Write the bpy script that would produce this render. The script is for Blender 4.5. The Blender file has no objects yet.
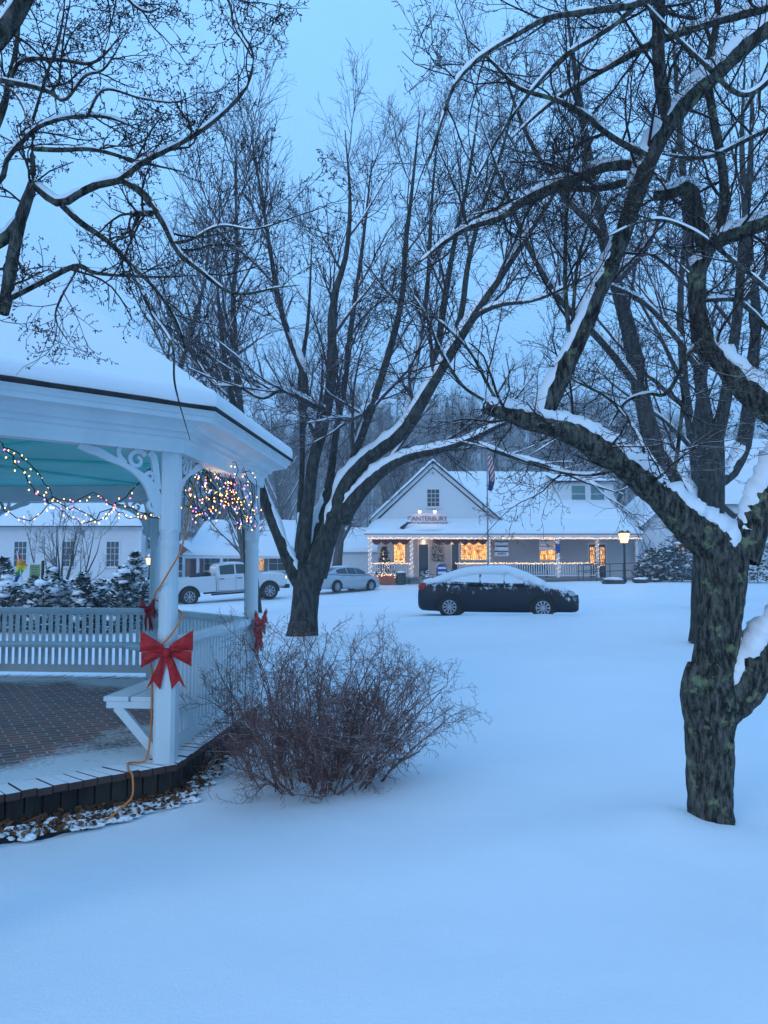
import bpy, math, random
import numpy as np
from mathutils import Vector, Matrix, noise as mnoise

SC = bpy.context.scene
COL = SC.collection
R = math.radians
TH = math.atan(54 / 770.0)
CT, ST = math.cos(TH), math.sin(TH)
EYE = 1.7


def P(px, py, Y):
    """world point on the ray of a photo pixel at depth Y"""
    a, b = (px - 384) / 770.0, (512 - py) / 770.0
    dy, dz = CT - b * ST, ST + b * CT
    t = Y / dy
    return (a * t, Y, EYE + dz * t)


def ss(a, b, x):
    t = np.clip((x - a) / (b - a), 0, 1)
    return t * t * (3 - 2 * t)


# ------------------------------------------------------------------ objects
ORG = {}


def tag(o, label=None, cat=None, group=None, kind=None):
    if label: o['label'] = label
    if cat: o['category'] = cat
    if group: o['group'] = group
    if kind: o['kind'] = kind
    return o


def thing(name, label, cat, loc=(0, 0, 0), rz=0.0, group=None):
    o = bpy.data.objects.new(name, None)
    COL.objects.link(o)
    o.location = loc
    o.rotation_euler = (0, 0, rz)
    o.empty_display_size = .1
    ORG[o.name] = tuple(loc)
    return tag(o, label, cat, group)


def link_mesh(name, me, mats, parent=None):
    for m in (mats if isinstance(mats, (list, tuple)) else [mats]):
        me.materials.append(m)
    o = bpy.data.objects.new(name, me)
    COL.objects.link(o)
    if parent is not None:
        o.parent = parent
        ORG[o.name] = ORG.get(parent.name, (0, 0, 0))
    else:
        ORG[o.name] = (0, 0, 0)
    return o


def copy_tree(o, parent=None):
    c = o.copy()
    COL.objects.link(c)
    c.parent = parent
    ORG[c.name] = ORG.get(o.name, (0, 0, 0))
    for ch in list(o.children):
        copy_tree(ch, c)
    return c


class MB:
    """collects shapes into one mesh"""

    def __init__(s):
        s.v, s.f, s.m, s.mi = [], [], [], 0

    def add(s, V, F):
        o = len(s.v)
        s.v.extend([tuple(map(float, p)) for p in V])
        s.f.extend([tuple(o + i for i in f) for f in F])
        s.m.extend([s.mi] * len(F))

    def box(s, c, d, rz=0.0, M=None):
        hx, hy, hz = d[0] / 2, d[1] / 2, d[2] / 2
        V = [Vector((x, y, z)) for z in (-hz, hz) for x, y in ((-hx, -hy), (hx, -hy), (hx, hy), (-hx, hy))]
        if M is None: M = Matrix.Rotation(rz, 3, 'Z')
        V = [M @ p + Vector(c) for p in V]
        s.add(V, [(3, 2, 1, 0), (4, 5, 6, 7), (0, 1, 5, 4), (1, 2, 6, 5), (2, 3, 7, 6), (3, 0, 4, 7)])

    def bb(s, x0, x1, y0, y1, z0, z1):
        s.box(((x0 + x1) / 2, (y0 + y1) / 2, (z0 + z1) / 2), (abs(x1 - x0), abs(y1 - y0), abs(z1 - z0)))

    def beam(s, a, b, w, h):
        a, b = Vector(a), Vector(b)
        t = (b - a)
        L = t.length
        t.normalize()
        side = t.cross(Vector((0, 0, 1)))
        if side.length < 1e-4: side = Vector((1, 0, 0))
        side.normalize()
        up = side.cross(t)
        M = Matrix((t, side, up)).transposed()
        s.box((a + b) / 2, (L, w, h), M=M)

    def prism(s, poly, off):
        """polygon of 3-D points extruded by a vector"""
        n = len(poly)
        V = list(map(Vector, poly))
        V += [p + Vector(off) for p in V]
        F = [tuple(range(n))[::-1], tuple(range(n, 2 * n))]
        F += [(i, (i + 1) % n, n + (i + 1) % n, n + i) for i in range(n)]
        s.add(V, F)

    def tube(s, pts, rad, k=6, caps=True):
        pts = [Vector(p) for p in pts]
        n = len(pts)
        if not hasattr(rad, '__len__'): rad = [rad] * n
        ref = None
        V, F = [], []
        for i in range(n):
            t = (pts[min(i + 1, n - 1)] - pts[max(i - 1, 0)]).normalized()
            if ref is None:
                ref = Vector((0, 0, 1)) if abs(t.z) < .8 else Vector((1, 0, 0))
            u = t.cross(ref)
            if u.length < 1e-3: u = t.cross(Vector((0, 1, 0)))
            u.normalize()
            w = u.cross(t)
            ref = w if abs(w.dot(t)) < .99 else ref
            for j in range(k):
                a = 2 * math.pi * j / k
                V.append(pts[i] + (u * math.cos(a) + w * math.sin(a)) * rad[i])
        for i in range(n - 1):
            for j in range(k):
                F.append((i * k + j, i * k + (j + 1) % k, (i + 1) * k + (j + 1) % k, (i + 1) * k + j))
        if caps:
            F.append(tuple(range(k))[::-1])
            F.append(tuple(range((n - 1) * k, n * k)))
        s.add(V, F)

    def lathe(s, c, prof, k=16):
        """prof: list of (radius, z); negative radius marks a square ring of that half width"""
        V, F = [], []
        for r, z in prof:
            for j in range(k):
                a = 2 * math.pi * (j + .5) / k
                ca, sa = math.cos(a), math.sin(a)
                q = r
                if r < 0:
                    q = -r / max(abs(ca), abs(sa))
                V.append((c[0] + q * ca, c[1] + q * sa, c[2] + z))
        n = len(prof)
        for i in range(n - 1):
            for j in range(k):
                F.append((i * k + j, i * k + (j + 1) % k, (i + 1) * k + (j + 1) % k, (i + 1) * k + j))
        F.append(tuple(range(k))[::-1])
        F.append(tuple(range((n - 1) * k, n * k)))
        s.add(V, F)

    def grid(s, f, nu, nv, close_u=False):
        V = [f(i / (nu - 1), j / (nv - 1)) for j in range(nv) for i in range(nu)]
        F = [(j * nu + i, j * nu + i + 1, (j + 1) * nu + i + 1, (j + 1) * nu + i) for j in range(nv - 1) for i in range(nu - 1)]
        s.add(V, F)

    def ball(s, c, r, nu=8, nv=5, sq=(1, 1, 1), nz=0.0, seed=0):
        V = []
        F = []
        for j in range(nv + 1):
            th = math.pi * j / nv
            for i in range(nu):
                ph = 2 * math.pi * i / nu
                d = Vector((math.sin(th) * math.cos(ph), math.sin(th) * math.sin(ph), math.cos(th)))
                q = r * (1 + nz * mnoise.noise(d * 1.7 + Vector((seed * 3.1, seed * 1.7, c[0])))) if nz else r
                V.append((c[0] + d.x * q * sq[0], c[1] + d.y * q * sq[1], c[2] + d.z * q * sq[2]))
        for j in range(nv):
            for i in range(nu):
                F.append((j * nu + i, (j + 1) * nu + i, (j + 1) * nu + (i + 1) % nu, j * nu + (i + 1) % nu))
        s.add(V, F)

    def build(s, name, mats, parent=None, world=True, smooth=False, bevel=0):
        o3 = ORG.get(parent.name, (0, 0, 0)) if (parent is not None and world) else (0, 0, 0)
        me = bpy.data.meshes.new(name)
        me.from_pydata([(p[0] - o3[0], p[1] - o3[1], p[2] - o3[2]) for p in s.v], [], s.f)
        me.validate()
        if len(s.f) == len(me.polygons):
            me.polygons.foreach_set('material_index', s.m)
        if smooth: me.polygons.foreach_set('use_smooth', [True] * len(me.polygons))
        me.update()
        o = link_mesh(name, me, mats, parent)
        if bevel:
            b = o.modifiers.new('bevel', 'BEVEL')
            b.width = bevel
            b.segments = 2
            b.limit_method = 'ANGLE'
        return o


# ------------------------------------------------------------------ fast tubes (trees)
class Tubes:
    def __init__(s):
        s.b = []          # (P (m,n,3), R (m,n), k, snow (m,n), mat)

    def add(s, Pm, Rm, k, snow=None, mat=0):
        Pm = np.asarray(Pm, float)
        if Pm.ndim == 2:
            Pm = Pm[None]
            Rm = np.asarray(Rm, float)[None]
            if snow is not None: snow = np.asarray(snow, float)[None]
        if snow is None: snow = np.zeros(Rm.shape)
        s.b.append((Pm, np.asarray(Rm, float), k, snow, mat))

    def build(s, name, mats, parent=None, rough=0.0, rscale=6.0):
        Vs, Qs, As, Ms, off = [], [], [], [], 0
        for Pm, Rm, k, sn, mat in s.b:
            m, n, _ = Pm.shape
            t = np.gradient(Pm, axis=1)
            t /= np.linalg.norm(t, axis=2, keepdims=True) + 1e-9
            md = t.mean(1)
            ref = np.where((np.abs(md[:, 2:3]) < .7), np.array([[0, 0, 1.]]), np.array([[1., 0.1, 0]]))
            u = np.cross(t, ref[:, None, :])
            u /= np.linalg.norm(u, axis=2, keepdims=True) + 1e-9
            w = np.cross(u, t)
            a = np.arange(k) * 2 * math.pi / k
            rad = u[:, :, None, :] * np.cos(a)[None, None, :, None] + w[:, :, None, :] * np.sin(a)[None, None, :, None]
            rr = np.repeat(Rm[:, :, None], k, 2)
            if rough and k >= 12:
                base = (Pm[:, :, None, :] + rad * Rm[:, :, None, None])
                fl = base.reshape(-1, 3)
                nz = np.array([mnoise.noise(Vector((p[0] * rscale, p[1] * rscale, p[2] * rscale * .35))) +
                               .6 * mnoise.noise(Vector((p[0] * rscale * 2.7, p[1] * rscale * 2.7, p[2] * rscale * .9))) +
                               .35 * mnoise.noise(Vector((p[0] * rscale * 7, p[1] * rscale * 7, p[2] * rscale * 2.2))) for p in fl])
                rr = rr * (1 + rough * nz.reshape(m, n, k))
            V = Pm[:, :, None, :] + rad * rr[..., None]
            idx = np.arange(m * n * k).reshape(m, n, k) + off
            q = np.stack([idx[:, :-1], np.roll(idx, -1, 2)[:, :-1], np.roll(idx, -1, 2)[:, 1:], idx[:, 1:]], -1).reshape(-1, 4)
            Vs.append(V.reshape(-1, 3))
            Qs.append(q)
            As.append(np.repeat(sn[:, :, None], k, 2).reshape(-1))
            Ms.append(np.full(len(q), mat))
            off += m * n * k
        o3 = np.array(ORG.get(parent.name, (0, 0, 0))) if parent is not None else np.zeros(3)
        return quad_mesh(name, np.concatenate(Vs) - o3, np.concatenate(Qs), mats, parent, attr=np.concatenate(As), mi=np.concatenate(Ms))


def quad_mesh(name, V, Q, mats, parent=None, attr=None, mi=None, smooth=True):
    me = bpy.data.meshes.new(name)
    me.vertices.add(len(V))
    me.vertices.foreach_set('co', np.ascontiguousarray(V, np.float32).ravel())
    n, w = Q.shape
    me.loops.add(n * w)
    me.loops.foreach_set('vertex_index', np.ascontiguousarray(Q, np.int32).ravel())
    me.polygons.add(n)
    me.polygons.foreach_set('loop_start', np.arange(0, n * w, w, dtype=np.int32))
    me.polygons.foreach_set('loop_total', np.full(n, w, np.int32))
    if smooth: me.polygons.foreach_set('use_smooth', np.ones(n, bool))
    if mi is not None: me.polygons.foreach_set('material_index', np.ascontiguousarray(mi, np.int32))
    if attr is not None:
        at = me.attributes.new('snow', 'FLOAT', 'POINT')
        at.data.foreach_set('value', np.ascontiguousarray(attr, np.float32))
    me.update(calc_edges=True)
    return link_mesh(name, me, mats, parent)


def resample(ctrl, n):
    """Catmull-Rom through control rows (any width), n even samples by arc length"""
    c = np.asarray(ctrl, float)
    c = np.vstack([2 * c[0] - c[1], c, 2 * c[-1] - c[-2]])
    out = []
    for i in range(1, len(c) - 2):
        t = np.linspace(0, 1, 12, endpoint=False)[:, None]
        p0, p1, p2, p3 = c[i - 1], c[i], c[i + 1], c[i + 2]
        out.append(.5 * (2 * p1 + (p2 - p0) * t + (2 * p0 - 5 * p1 + 4 * p2 - p3) * t * t + (3 * p1 - p0 - 3 * p2 + p3) * t ** 3))
    out.append(c[-2][None])
    q = np.vstack(out)
    s = np.concatenate([[0], np.cumsum(np.linalg.norm(np.diff(q[:, :3], axis=0), axis=1))])
    u = np.linspace(0, s[-1], n)
    return np.stack([np.interp(u, s, q[:, j]) for j in range(q.shape[1])], 1)


def traced(ctrl, n=28):
    """ctrl rows: px, py, depth, width in photo pixels -> points, radii"""
    rows = []
    for px, py, Y, w in ctrl:
        x, y, z = P(px, py, Y)
        rows.append((x, y, z, max(w * Y / 770.0 / 2, .002)))
    if ctrl[-1][3] < 4.6: rows[-1] = rows[-1][:3] + (rows[-1][3] * .4,)
    q = resample(rows, n)
    return q[:, :3], np.maximum(q[:, 3], .0015)


def paths(S, D, L, r0, r1, n, wander, trop, rng, curl=0.0):
    m = len(S)
    D = D / (np.linalg.norm(D, axis=1, keepdims=True) + 1e-9)
    out = np.zeros((m, n, 3))
    out[:, 0] = S
    step = (L / (n - 1))[:, None]
    for i in range(1, n):
        D = D + rng.normal(0, wander, (m, 3)) + np.array([0, 0, trop])
        D /= np.linalg.norm(D, axis=1, keepdims=True) + 1e-9
        out[:, i] = out[:, i - 1] + D * step
    t = np.linspace(0, 1, n)[None]
    return out, r0[:, None] * (1 - t) + r1[:, None] * t


def spawn(Pm, Rm, c, t0, t1, a0, a1, rng, up=0.0, rr=(.45, .7), rmax=1.0):
    """c children per branch -> start, dir, parent radius, t"""
    m, n, _ = Pm.shape
    par = np.repeat(np.arange(m), c)
    t = t0 + (t1 - t0) * ((np.tile(np.arange(c), m) + rng.random(m * c)) / c)
    f = t * (n - 1)
    i = np.clip(f.astype(int), 0, n - 2)
    fr = (f - i)[:, None]
    S = Pm[par, i] * (1 - fr) + Pm[par, i + 1] * fr
    T = Pm[par, i + 1] - Pm[par, i]
    T /= np.linalg.norm(T, axis=1, keepdims=True) + 1e-9
    rnd = rng.normal(0, 1, (m * c, 3))
    rnd -= (rnd * T).sum(1, keepdims=True) * T
    rnd /= np.linalg.norm(rnd, axis=1, keepdims=True) + 1e-9
    a = np.radians(a0 + (a1 - a0) * rng.random(m * c))[:, None]
    D = T * np.cos(a) + rnd * np.sin(a) + np.array([0, 0, up])
    rp = Rm[par, i] * (1 - fr[:, 0]) + Rm[par, i + 1] * fr[:, 0]
    r = np.minimum(rp * (rr[0] + (rr[1] - rr[0]) * rng.random(m * c)), rmax)
    return S, D, r, t, par


def twig_snow(Pm, Rm, rng, amt=1.0):
    """how much of the upper side of each branch carries snow"""
    t = np.gradient(Pm, axis=1)
    t /= np.linalg.norm(t, axis=2, keepdims=True) + 1e-9
    h = np.sqrt(t[..., 0] ** 2 + t[..., 1] ** 2)
    ph = rng.random((Pm.shape[0], 1)) * 6.28
    s = np.linspace(0, 1, Pm.shape[1])[None]
    n = .5 + .5 * np.sin(s * 9 + ph) * np.sin(s * 23 + 2 * ph)
    return amt * ss(.25, .75, h) * (.35 + .65 * n)


def snow_caps(T, Pm, Rm, rng, minr=.008, thick=1.0, lo=.12, hi=.5, cover=.55, thin=None):
    """snow lying on the upper side of limbs, as its own tubes"""
    m, n, _ = Pm.shape
    nn = n * 2
    for b in range(m):
        if Rm[b].max() < minr: continue
        cover_, thick_ = cover, thick
        if thin and Rm[b].max() < thin: cover_, thick_ = .3, thick * .6
        q = resample(np.concatenate([Pm[b], Rm[b][:, None]], 1), nn)
        p, r = q[:, :3], q[:, 3]
        t = np.gradient(p, axis=0)
        t /= np.linalg.norm(t, axis=1, keepdims=True) + 1e-9
        h = np.sqrt(t[:, 0] ** 2 + t[:, 1] ** 2)
        seed = rng.random() * 50
        L = np.concatenate([[0], np.cumsum(np.linalg.norm(np.diff(p, axis=0), axis=1))])
        k = .06 + r.mean() * 2.5
        nz = np.array([mnoise.noise(Vector((s / k * .5, seed, 1))) + .5 * mnoise.noise(Vector((s / k * 1.3, seed, 7))) for s in L])
        a = ss(lo, hi, h) * ss(-cover_, -cover_ + .35, nz) * ss(minr * .5, minr, r)
        a[0] *= .3
        a[-1] *= .3
        a = np.convolve(np.pad(a, 1, mode='edge'), [.25, .5, .25], 'valid')
        s = np.cross(t, np.array([0, 0, 1.]))
        s /= np.linalg.norm(s, axis=1, keepdims=True) + 1e-9
        w = np.cross(s, t)
        hw = r * (.5 + .45 * a) * (1 + .12 * nz)
        th = np.minimum(.75 * r + .012, .075) * thick_ * (1 + .45 * nz)
        th = np.maximum(th * a, 0)
        T.append((p, s, w, r, hw * np.sqrt(np.clip(a * 3, 0, 1)), th, a))


def build_caps(name, caps, mat, parent, k=10):
    Vs, Qs, off = [], [], 0
    for p, s, w, r, hw, th, a in caps:
        n = len(p)
        ang = np.linspace(0, 2 * math.pi, k, endpoint=False)
        c, sn = np.cos(ang), np.sin(ang)
        base = p + w * (r * (.55 * a - .1 * (1 - a)))[:, None]
        up = np.where(sn > 0, 1.0, .35)
        hgt = (.35 * r * a + th)
        V = base[:, None, :] + s[:, None, :] * (hw[:, None] * c[None])[..., None] + w[:, None, :] * (hgt[:, None] * (sn * up)[None])[..., None]
        if r.max() > .022:
            fl = V.reshape(-1, 3)
            nz = np.array([mnoise.noise(Vector((q_[0] * 14, q_[1] * 14, q_[2] * 14))) + .6 * mnoise.noise(Vector((q_[0] * 40, q_[1] * 40, q_[2] * 40))) for q_ in fl]).reshape(n, k)
            V = V + (V - base[:, None, :]) * (nz * .36)[..., None]
        V[0] = base[0]
        V[-1] = base[-1]
        idx = np.arange(n * k).reshape(n, k) + off
        Qs.append(np.stack([idx[:-1], np.roll(idx, -1, 1)[:-1], np.roll(idx, -1, 1)[1:], idx[1:]], -1).reshape(-1, 4))
        Vs.append(V.reshape(-1, 3))
        off += n * k
    o3 = np.array(ORG.get(parent.name, (0, 0, 0)))
    return quad_mesh(name, np.concatenate(Vs) - o3, np.concatenate(Qs), mat, parent)


# ------------------------------------------------------------------ materials
def nodes_of(name):
    m = bpy.data.materials.new(name)
    m.use_nodes = True
    nt = m.node_tree
    return m, nt, nt.nodes['Principled BSDF'], nt.nodes.new, nt.links.new


def mat(name, c, rough=.6, c2=None, scale=4.0, detail=4.0, bump=0.0, bscale=30.0, metal=0.0, stretch=(1, 1, 1), lo=.35, hi=.65, spec=.4, emit=None, es=0.0, alpha=None):
    m, nt, b, N, Lk = nodes_of(name)
    b.inputs['Roughness'].default_value = rough
    b.inputs['Metallic'].default_value = metal
    b.inputs['Specular IOR Level'].default_value = spec
    b.inputs['Base Color'].default_value = (*c, 1)
    tc = N('ShaderNodeTexCoord')
    mp = N('ShaderNodeMapping')
    mp.inputs['Scale'].default_value = stretch
    Lk(tc.outputs['Object'], mp.inputs[0])
    if c2 is not None:
        n = N('ShaderNodeTexNoise')
        n.inputs['Scale'].default_value = scale
        n.inputs['Detail'].default_value = detail
        Lk(mp.outputs[0], n.inputs['Vector'])
        r = N('ShaderNodeValToRGB')
        r.color_ramp.elements[0].position, r.color_ramp.elements[1].position = lo, hi
        r.color_ramp.elements[0].color, r.color_ramp.elements[1].color = (*c, 1), (*c2, 1)
        Lk(n.outputs[0], r.inputs[0])
        Lk(r.outputs[0], b.inputs['Base Color'])
    if bump:
        n2 = N('ShaderNodeTexNoise')
        n2.inputs['Scale'].default_value = bscale
        n2.inputs['Detail'].default_value = 5
        Lk(mp.outputs[0], n2.inputs['Vector'])
        bp = N('ShaderNodeBump')
        bp.inputs['Strength'].default_value = min(bump, 1)
        bp.inputs['Distance'].default_value = .02
        Lk(n2.outputs[0], bp.inputs['Height'])
        Lk(bp.outputs[0], b.inputs['Normal'])
    if emit:
        b.inputs['Emission Color'].default_value = (*emit, 1)
        b.inputs['Emission Strength'].default_value = es
    return m


def math_node(N, Lk, op, a, b=None, clamp=False):
    n = N('ShaderNodeMath')
    n.operation = op
    n.use_clamp = clamp
    for i, v in enumerate((a, b)):
        if v is None: continue
        if isinstance(v, (int, float)): n.inputs[i].default_value = v
        else: Lk(v, n.inputs[i])
    return n.outputs[0]


SNOWC = (.84, .85, .87)


def bark(name, c, c2, lichen=None, lich=.62, snow=True, bump=.8, vs=9.0, dist=.02):
    """bark with vertical fissures, lichen patches and snow caught on the upper side"""
    m, nt, b, N, Lk = nodes_of(name)
    b.inputs['Roughness'].default_value = .85
    b.inputs['Specular IOR Level'].default_value = .2
    tc = N('ShaderNodeTexCoord')
    mp = N('ShaderNodeMapping')
    mp.inputs['Scale'].default_value = (1, 1, .28)
    Lk(tc.outputs['Object'], mp.inputs[0])
    n = N('ShaderNodeTexNoise')
    n.inputs['Scale'].default_value = vs * 3
    n.inputs['Detail'].default_value = 6
    n.inputs['Roughness'].default_value = .7
    Lk(mp.outputs[0], n.inputs['Vector'])
    r = N('ShaderNodeValToRGB')
    r.color_ramp.elements[0].position, r.color_ramp.elements[1].position = .41, .62
    r.color_ramp.elements[0].color, r.color_ramp.elements[1].color = (*c, 1), (*c2, 1)
    Lk(n.outputs[0], r.inputs[0])
    col = r.outputs[0]
    if lichen:
        n3 = N('ShaderNodeTexNoise')
        n3.inputs['Scale'].default_value = vs * .9
        n3.inputs['Detail'].default_value = 7
        n3.inputs['Roughness'].default_value = .65
        Lk(tc.outputs['Object'], n3.inputs['Vector'])
        f = math_node(N, Lk, 'MULTIPLY', math_node(N, Lk, 'SUBTRACT', n3.outputs[0], lich), 14.0, True)
        f = math_node(N, Lk, 'MULTIPLY', f, .75)
        mx = N('ShaderNodeMix')
        mx.data_type = 'RGBA'
        Lk(f, mx.inputs[0])
        Lk(col, mx.inputs[6])
        mx.inputs[7].default_value = (*lichen, 1)
        col = mx.outputs[2]
    n2 = N('ShaderNodeTexNoise')
    n2.inputs['Scale'].default_value = vs * 5
    n2.inputs['Detail'].default_value = 6
    Lk(mp.outputs[0], n2.inputs['Vector'])
    bp = N('ShaderNodeBump')
    bp.inputs['Strength'].default_value = bump
    bp.inputs['Distance'].default_value = dist
    Lk(n2.outputs[0], bp.inputs['Height'])
    Lk(bp.outputs[0], b.inputs['Normal'])
    if snow:
        at = N('ShaderNodeAttribute')
        at.attribute_name = 'snow'
        g = N('ShaderNodeNewGeometry')
        sx = N('ShaderNodeSeparateXYZ')
        Lk(g.outputs['Normal'], sx.inputs[0])
        ns = N('ShaderNodeTexNoise')
        ns.inputs['Scale'].default_value = vs * 2
        ns.inputs['Detail'].default_value = 3
        Lk(tc.outputs['Object'], ns.inputs['Vector'])
        v = math_node(N, Lk, 'ADD', sx.outputs[2], math_node(N, Lk, 'MULTIPLY', math_node(N, Lk, 'SUBTRACT', ns.outputs[0], .5), .7))
        v = math_node(N, Lk, 'SUBTRACT', v, math_node(N, Lk, 'SUBTRACT', 1.0, at.outputs['Fac']))
        v = math_node(N, Lk, 'MULTIPLY', v, 5.0, True)
        mx = N('ShaderNodeMix')
        mx.data_type = 'RGBA'
        Lk(v, mx.inputs[0])
        Lk(col, mx.inputs[6])
        mx.inputs[7].default_value = (*SNOWC, 1)
        col = mx.outputs[2]
    Lk(col, b.inputs['Base Color'])
    return m


def snowy(name, c, thr=.35, rough=.7, c2=None, ns=6.0, amp=.9, hard=6.0, scale=9.0):
    """surface with snow lying on faces that look up"""
    m, nt, b, N, Lk = nodes_of(name)
    b.inputs['Roughness'].default_value = rough
    b.inputs['Specular IOR Level'].default_value = .25
    tc = N('ShaderNodeTexCoord')
    g = N('ShaderNodeNewGeometry')
    sx = N('ShaderNodeSeparateXYZ')
    Lk(g.outputs['Normal'], sx.inputs[0])
    n = N('ShaderNodeTexNoise')
    n.inputs['Scale'].default_value = ns
    n.inputs['Detail'].default_value = 5
    Lk(tc.outputs['Object'], n.inputs['Vector'])
    v = math_node(N, Lk, 'ADD', sx.outputs[2], math_node(N, Lk, 'MULTIPLY', math_node(N, Lk, 'SUBTRACT', n.outputs[0], .5), amp))
    v = math_node(N, Lk, 'MULTIPLY', math_node(N, Lk, 'SUBTRACT', v, thr), hard, True)
    n4 = N('ShaderNodeTexNoise')
    n4.inputs['Scale'].default_value = scale
    Lk(tc.outputs['Object'], n4.inputs['Vector'])
    m0 = N('ShaderNodeMix')
    m0.data_type = 'RGBA'
    Lk(n4.outputs[0], m0.inputs[0])
    m0.inputs[6].default_value = (*c, 1)
    m0.inputs[7].default_value = (*(c2 or c), 1)
    mx = N('ShaderNodeMix')
    mx.data_type = 'RGBA'
    Lk(v, mx.inputs[0])
    Lk(m0.outputs[2], mx.inputs[6])
    mx.inputs[7].default_value = (*SNOWC, 1)
    Lk(mx.outputs[2], b.inputs['Base Color'])
    return m


def snow_mat(name, bump=.25, s1=9.0, s2=90.0, dist=.02, c=SNOWC):
    m, nt, b, N, Lk = nodes_of(name)
    b.inputs['Base Color'].default_value = (*c, 1)
    b.inputs['Roughness'].default_value = .55
    b.inputs['Specular IOR Level'].default_value = .25
    tc = N('ShaderNodeTexCoord')
    a = N('ShaderNodeTexNoise')
    a.inputs['Scale'].default_value = s1
    a.inputs['Detail'].default_value = 5
    Lk(tc.outputs['Object'], a.inputs['Vector'])
    a2 = N('ShaderNodeTexNoise')
    a2.inputs['Scale'].default_value = s2
    a2.inputs['Detail'].default_value = 3
    Lk(tc.outputs['Object'], a2.inputs['Vector'])
    v = math_node(N, Lk, 'ADD', a.outputs[0], math_node(N, Lk, 'MULTIPLY', a2.outputs[0], .25))
    bp = N('ShaderNodeBump')
    bp.inputs['Strength'].default_value = bump
    bp.inputs['Distance'].default_value = dist
    Lk(v, bp.inputs['Height'])
    Lk(bp.outputs[0], b.inputs['Normal'])
    return m


M = {}
M['snow'] = snow_mat('fresh_snow', .38, 3.0, 70, .03)
M['lumpsnow'] = snow_mat('lumpy_snow', .5, 14, 120, .012)
M['roofsnow'] = snow_mat('roof_snow', .35, 1.2, 14, .06)
M['white'] = mat('white_paint', (.65, .72, .74), .5, (.56, .64, .67), 3.0, 6, .15, 60, stretch=(1, 1, .25))
M['white2'] = mat('white_clapboard_paint', (.72, .73, .74), .55, (.64, .65, .67), 1.4, 5)
M['teal'] = mat('ceiling_paint', (.13, .74, .68), .5, (.11, .66, .62), 2.0)
M['shingle'] = mat('dark_shingle', (.015, .014, .015), .9, (.035, .032, .03), 12)
M['darkwood'] = mat('dark_skirt_wood', (.018, .015, .013), .9, (.055, .043, .032), 5.0, 6, .6, 30, stretch=(1, 1, .2))
M['red'] = mat('red_ribbon', (.55, .010, .012), .5, (.36, .006, .008), 22, 4, .7, 26)
M['cord'] = mat('orange_cord', (.62, .20, .05), .5)
M['wire'] = mat('green_wire', (.012, .02, .014), .6)
M['glass'] = mat('dark_window_glass', (.02, .03, .035), .08, spec=.8)
M['black'] = mat('black_metal', (.012, .012, .013), .45)
M['rubber'] = mat('tyre_rubber', (.014, .014, .015), .8)
M['trimgrey'] = mat('weathered_grey_trim', (.22, .23, .24), .7)
# ------------------------------------------------------------------ world, sun, camera
w = bpy.data.worlds.new('World')
SC.world = w
w.use_nodes = True
nt = w.node_tree
bg = nt.nodes['Background']
sky = nt.nodes.new('ShaderNodeTexSky')
sky.sky_type = 'NISHITA'
sky.sun_disc = False
SUN_E, SUN_A = R(26), R(215)
sky.sun_elevation = SUN_E
sky.sun_rotation = SUN_A
sky.air_density, sky.dust_density, sky.ozone_density = 1.4, 1.0, 3.0
# overcast layer: a cold blue cloud deck mixed over the clear-sky model
tcw = nt.nodes.new('ShaderNodeTexCoord')
sxw = nt.nodes.new('ShaderNodeSeparateXYZ')
nt.links.new(tcw.outputs['Generated'], sxw.inputs[0])
rmp = nt.nodes.new('ShaderNodeValToRGB')
e = rmp.color_ramp.elements
e[0].position, e[0].color = .0, (2.8, 6.25, 11.5, 1)
e[1].position, e[1].color = .75, (2.65, 6.3, 12.0, 1)
nt.links.new(sxw.outputs[2], rmp.inputs[0])
nzw = nt.nodes.new('ShaderNodeTexNoise')
nzw.inputs['Scale'].default_value = 2.2
nzw.inputs['Detail'].default_value = 4
nt.links.new(tcw.outputs['Generated'], nzw.inputs['Vector'])
mrw = nt.nodes.new('ShaderNodeMapRange')
mrw.inputs[1].default_value, mrw.inputs[2].default_value = .3, .7
mrw.inputs[3].default_value, mrw.inputs[4].default_value = .95, 1.05
nt.links.new(nzw.outputs[0], mrw.inputs[0])
mw = nt.nodes.new('ShaderNodeVectorMath')
mw.operation = 'SCALE'
nt.links.new(rmp.outputs[0], mw.inputs[0])
nt.links.new(mrw.outputs[0], mw.inputs['Scale'])
mxw = nt.nodes.new('ShaderNodeMix')
mxw.data_type = 'RGBA'
mxw.inputs[0].default_value = .94
nt.links.new(sky.outputs[0], mxw.inputs[6])
nt.links.new(mw.outputs[0], mxw.inputs[7])
nt.links.new(mxw.outputs[2], bg.inputs['Color'])
bg.inputs['Strength'].default_value = .1

sl = bpy.data.lights.new('sun', 'SUN')
sl.energy = .5
sl.angle = R(25)
sl.color = (1.0, .97, .93)
so = bpy.data.objects.new('sun', sl)
COL.objects.link(so)
sd = Vector((math.sin(SUN_A) * math.cos(SUN_E), math.cos(SUN_A) * math.cos(SUN_E), math.sin(SUN_E)))
so.rotation_euler = sd.to_track_quat('Z', 'Y').to_euler()
so.location = (0, -10, 30)

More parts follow.
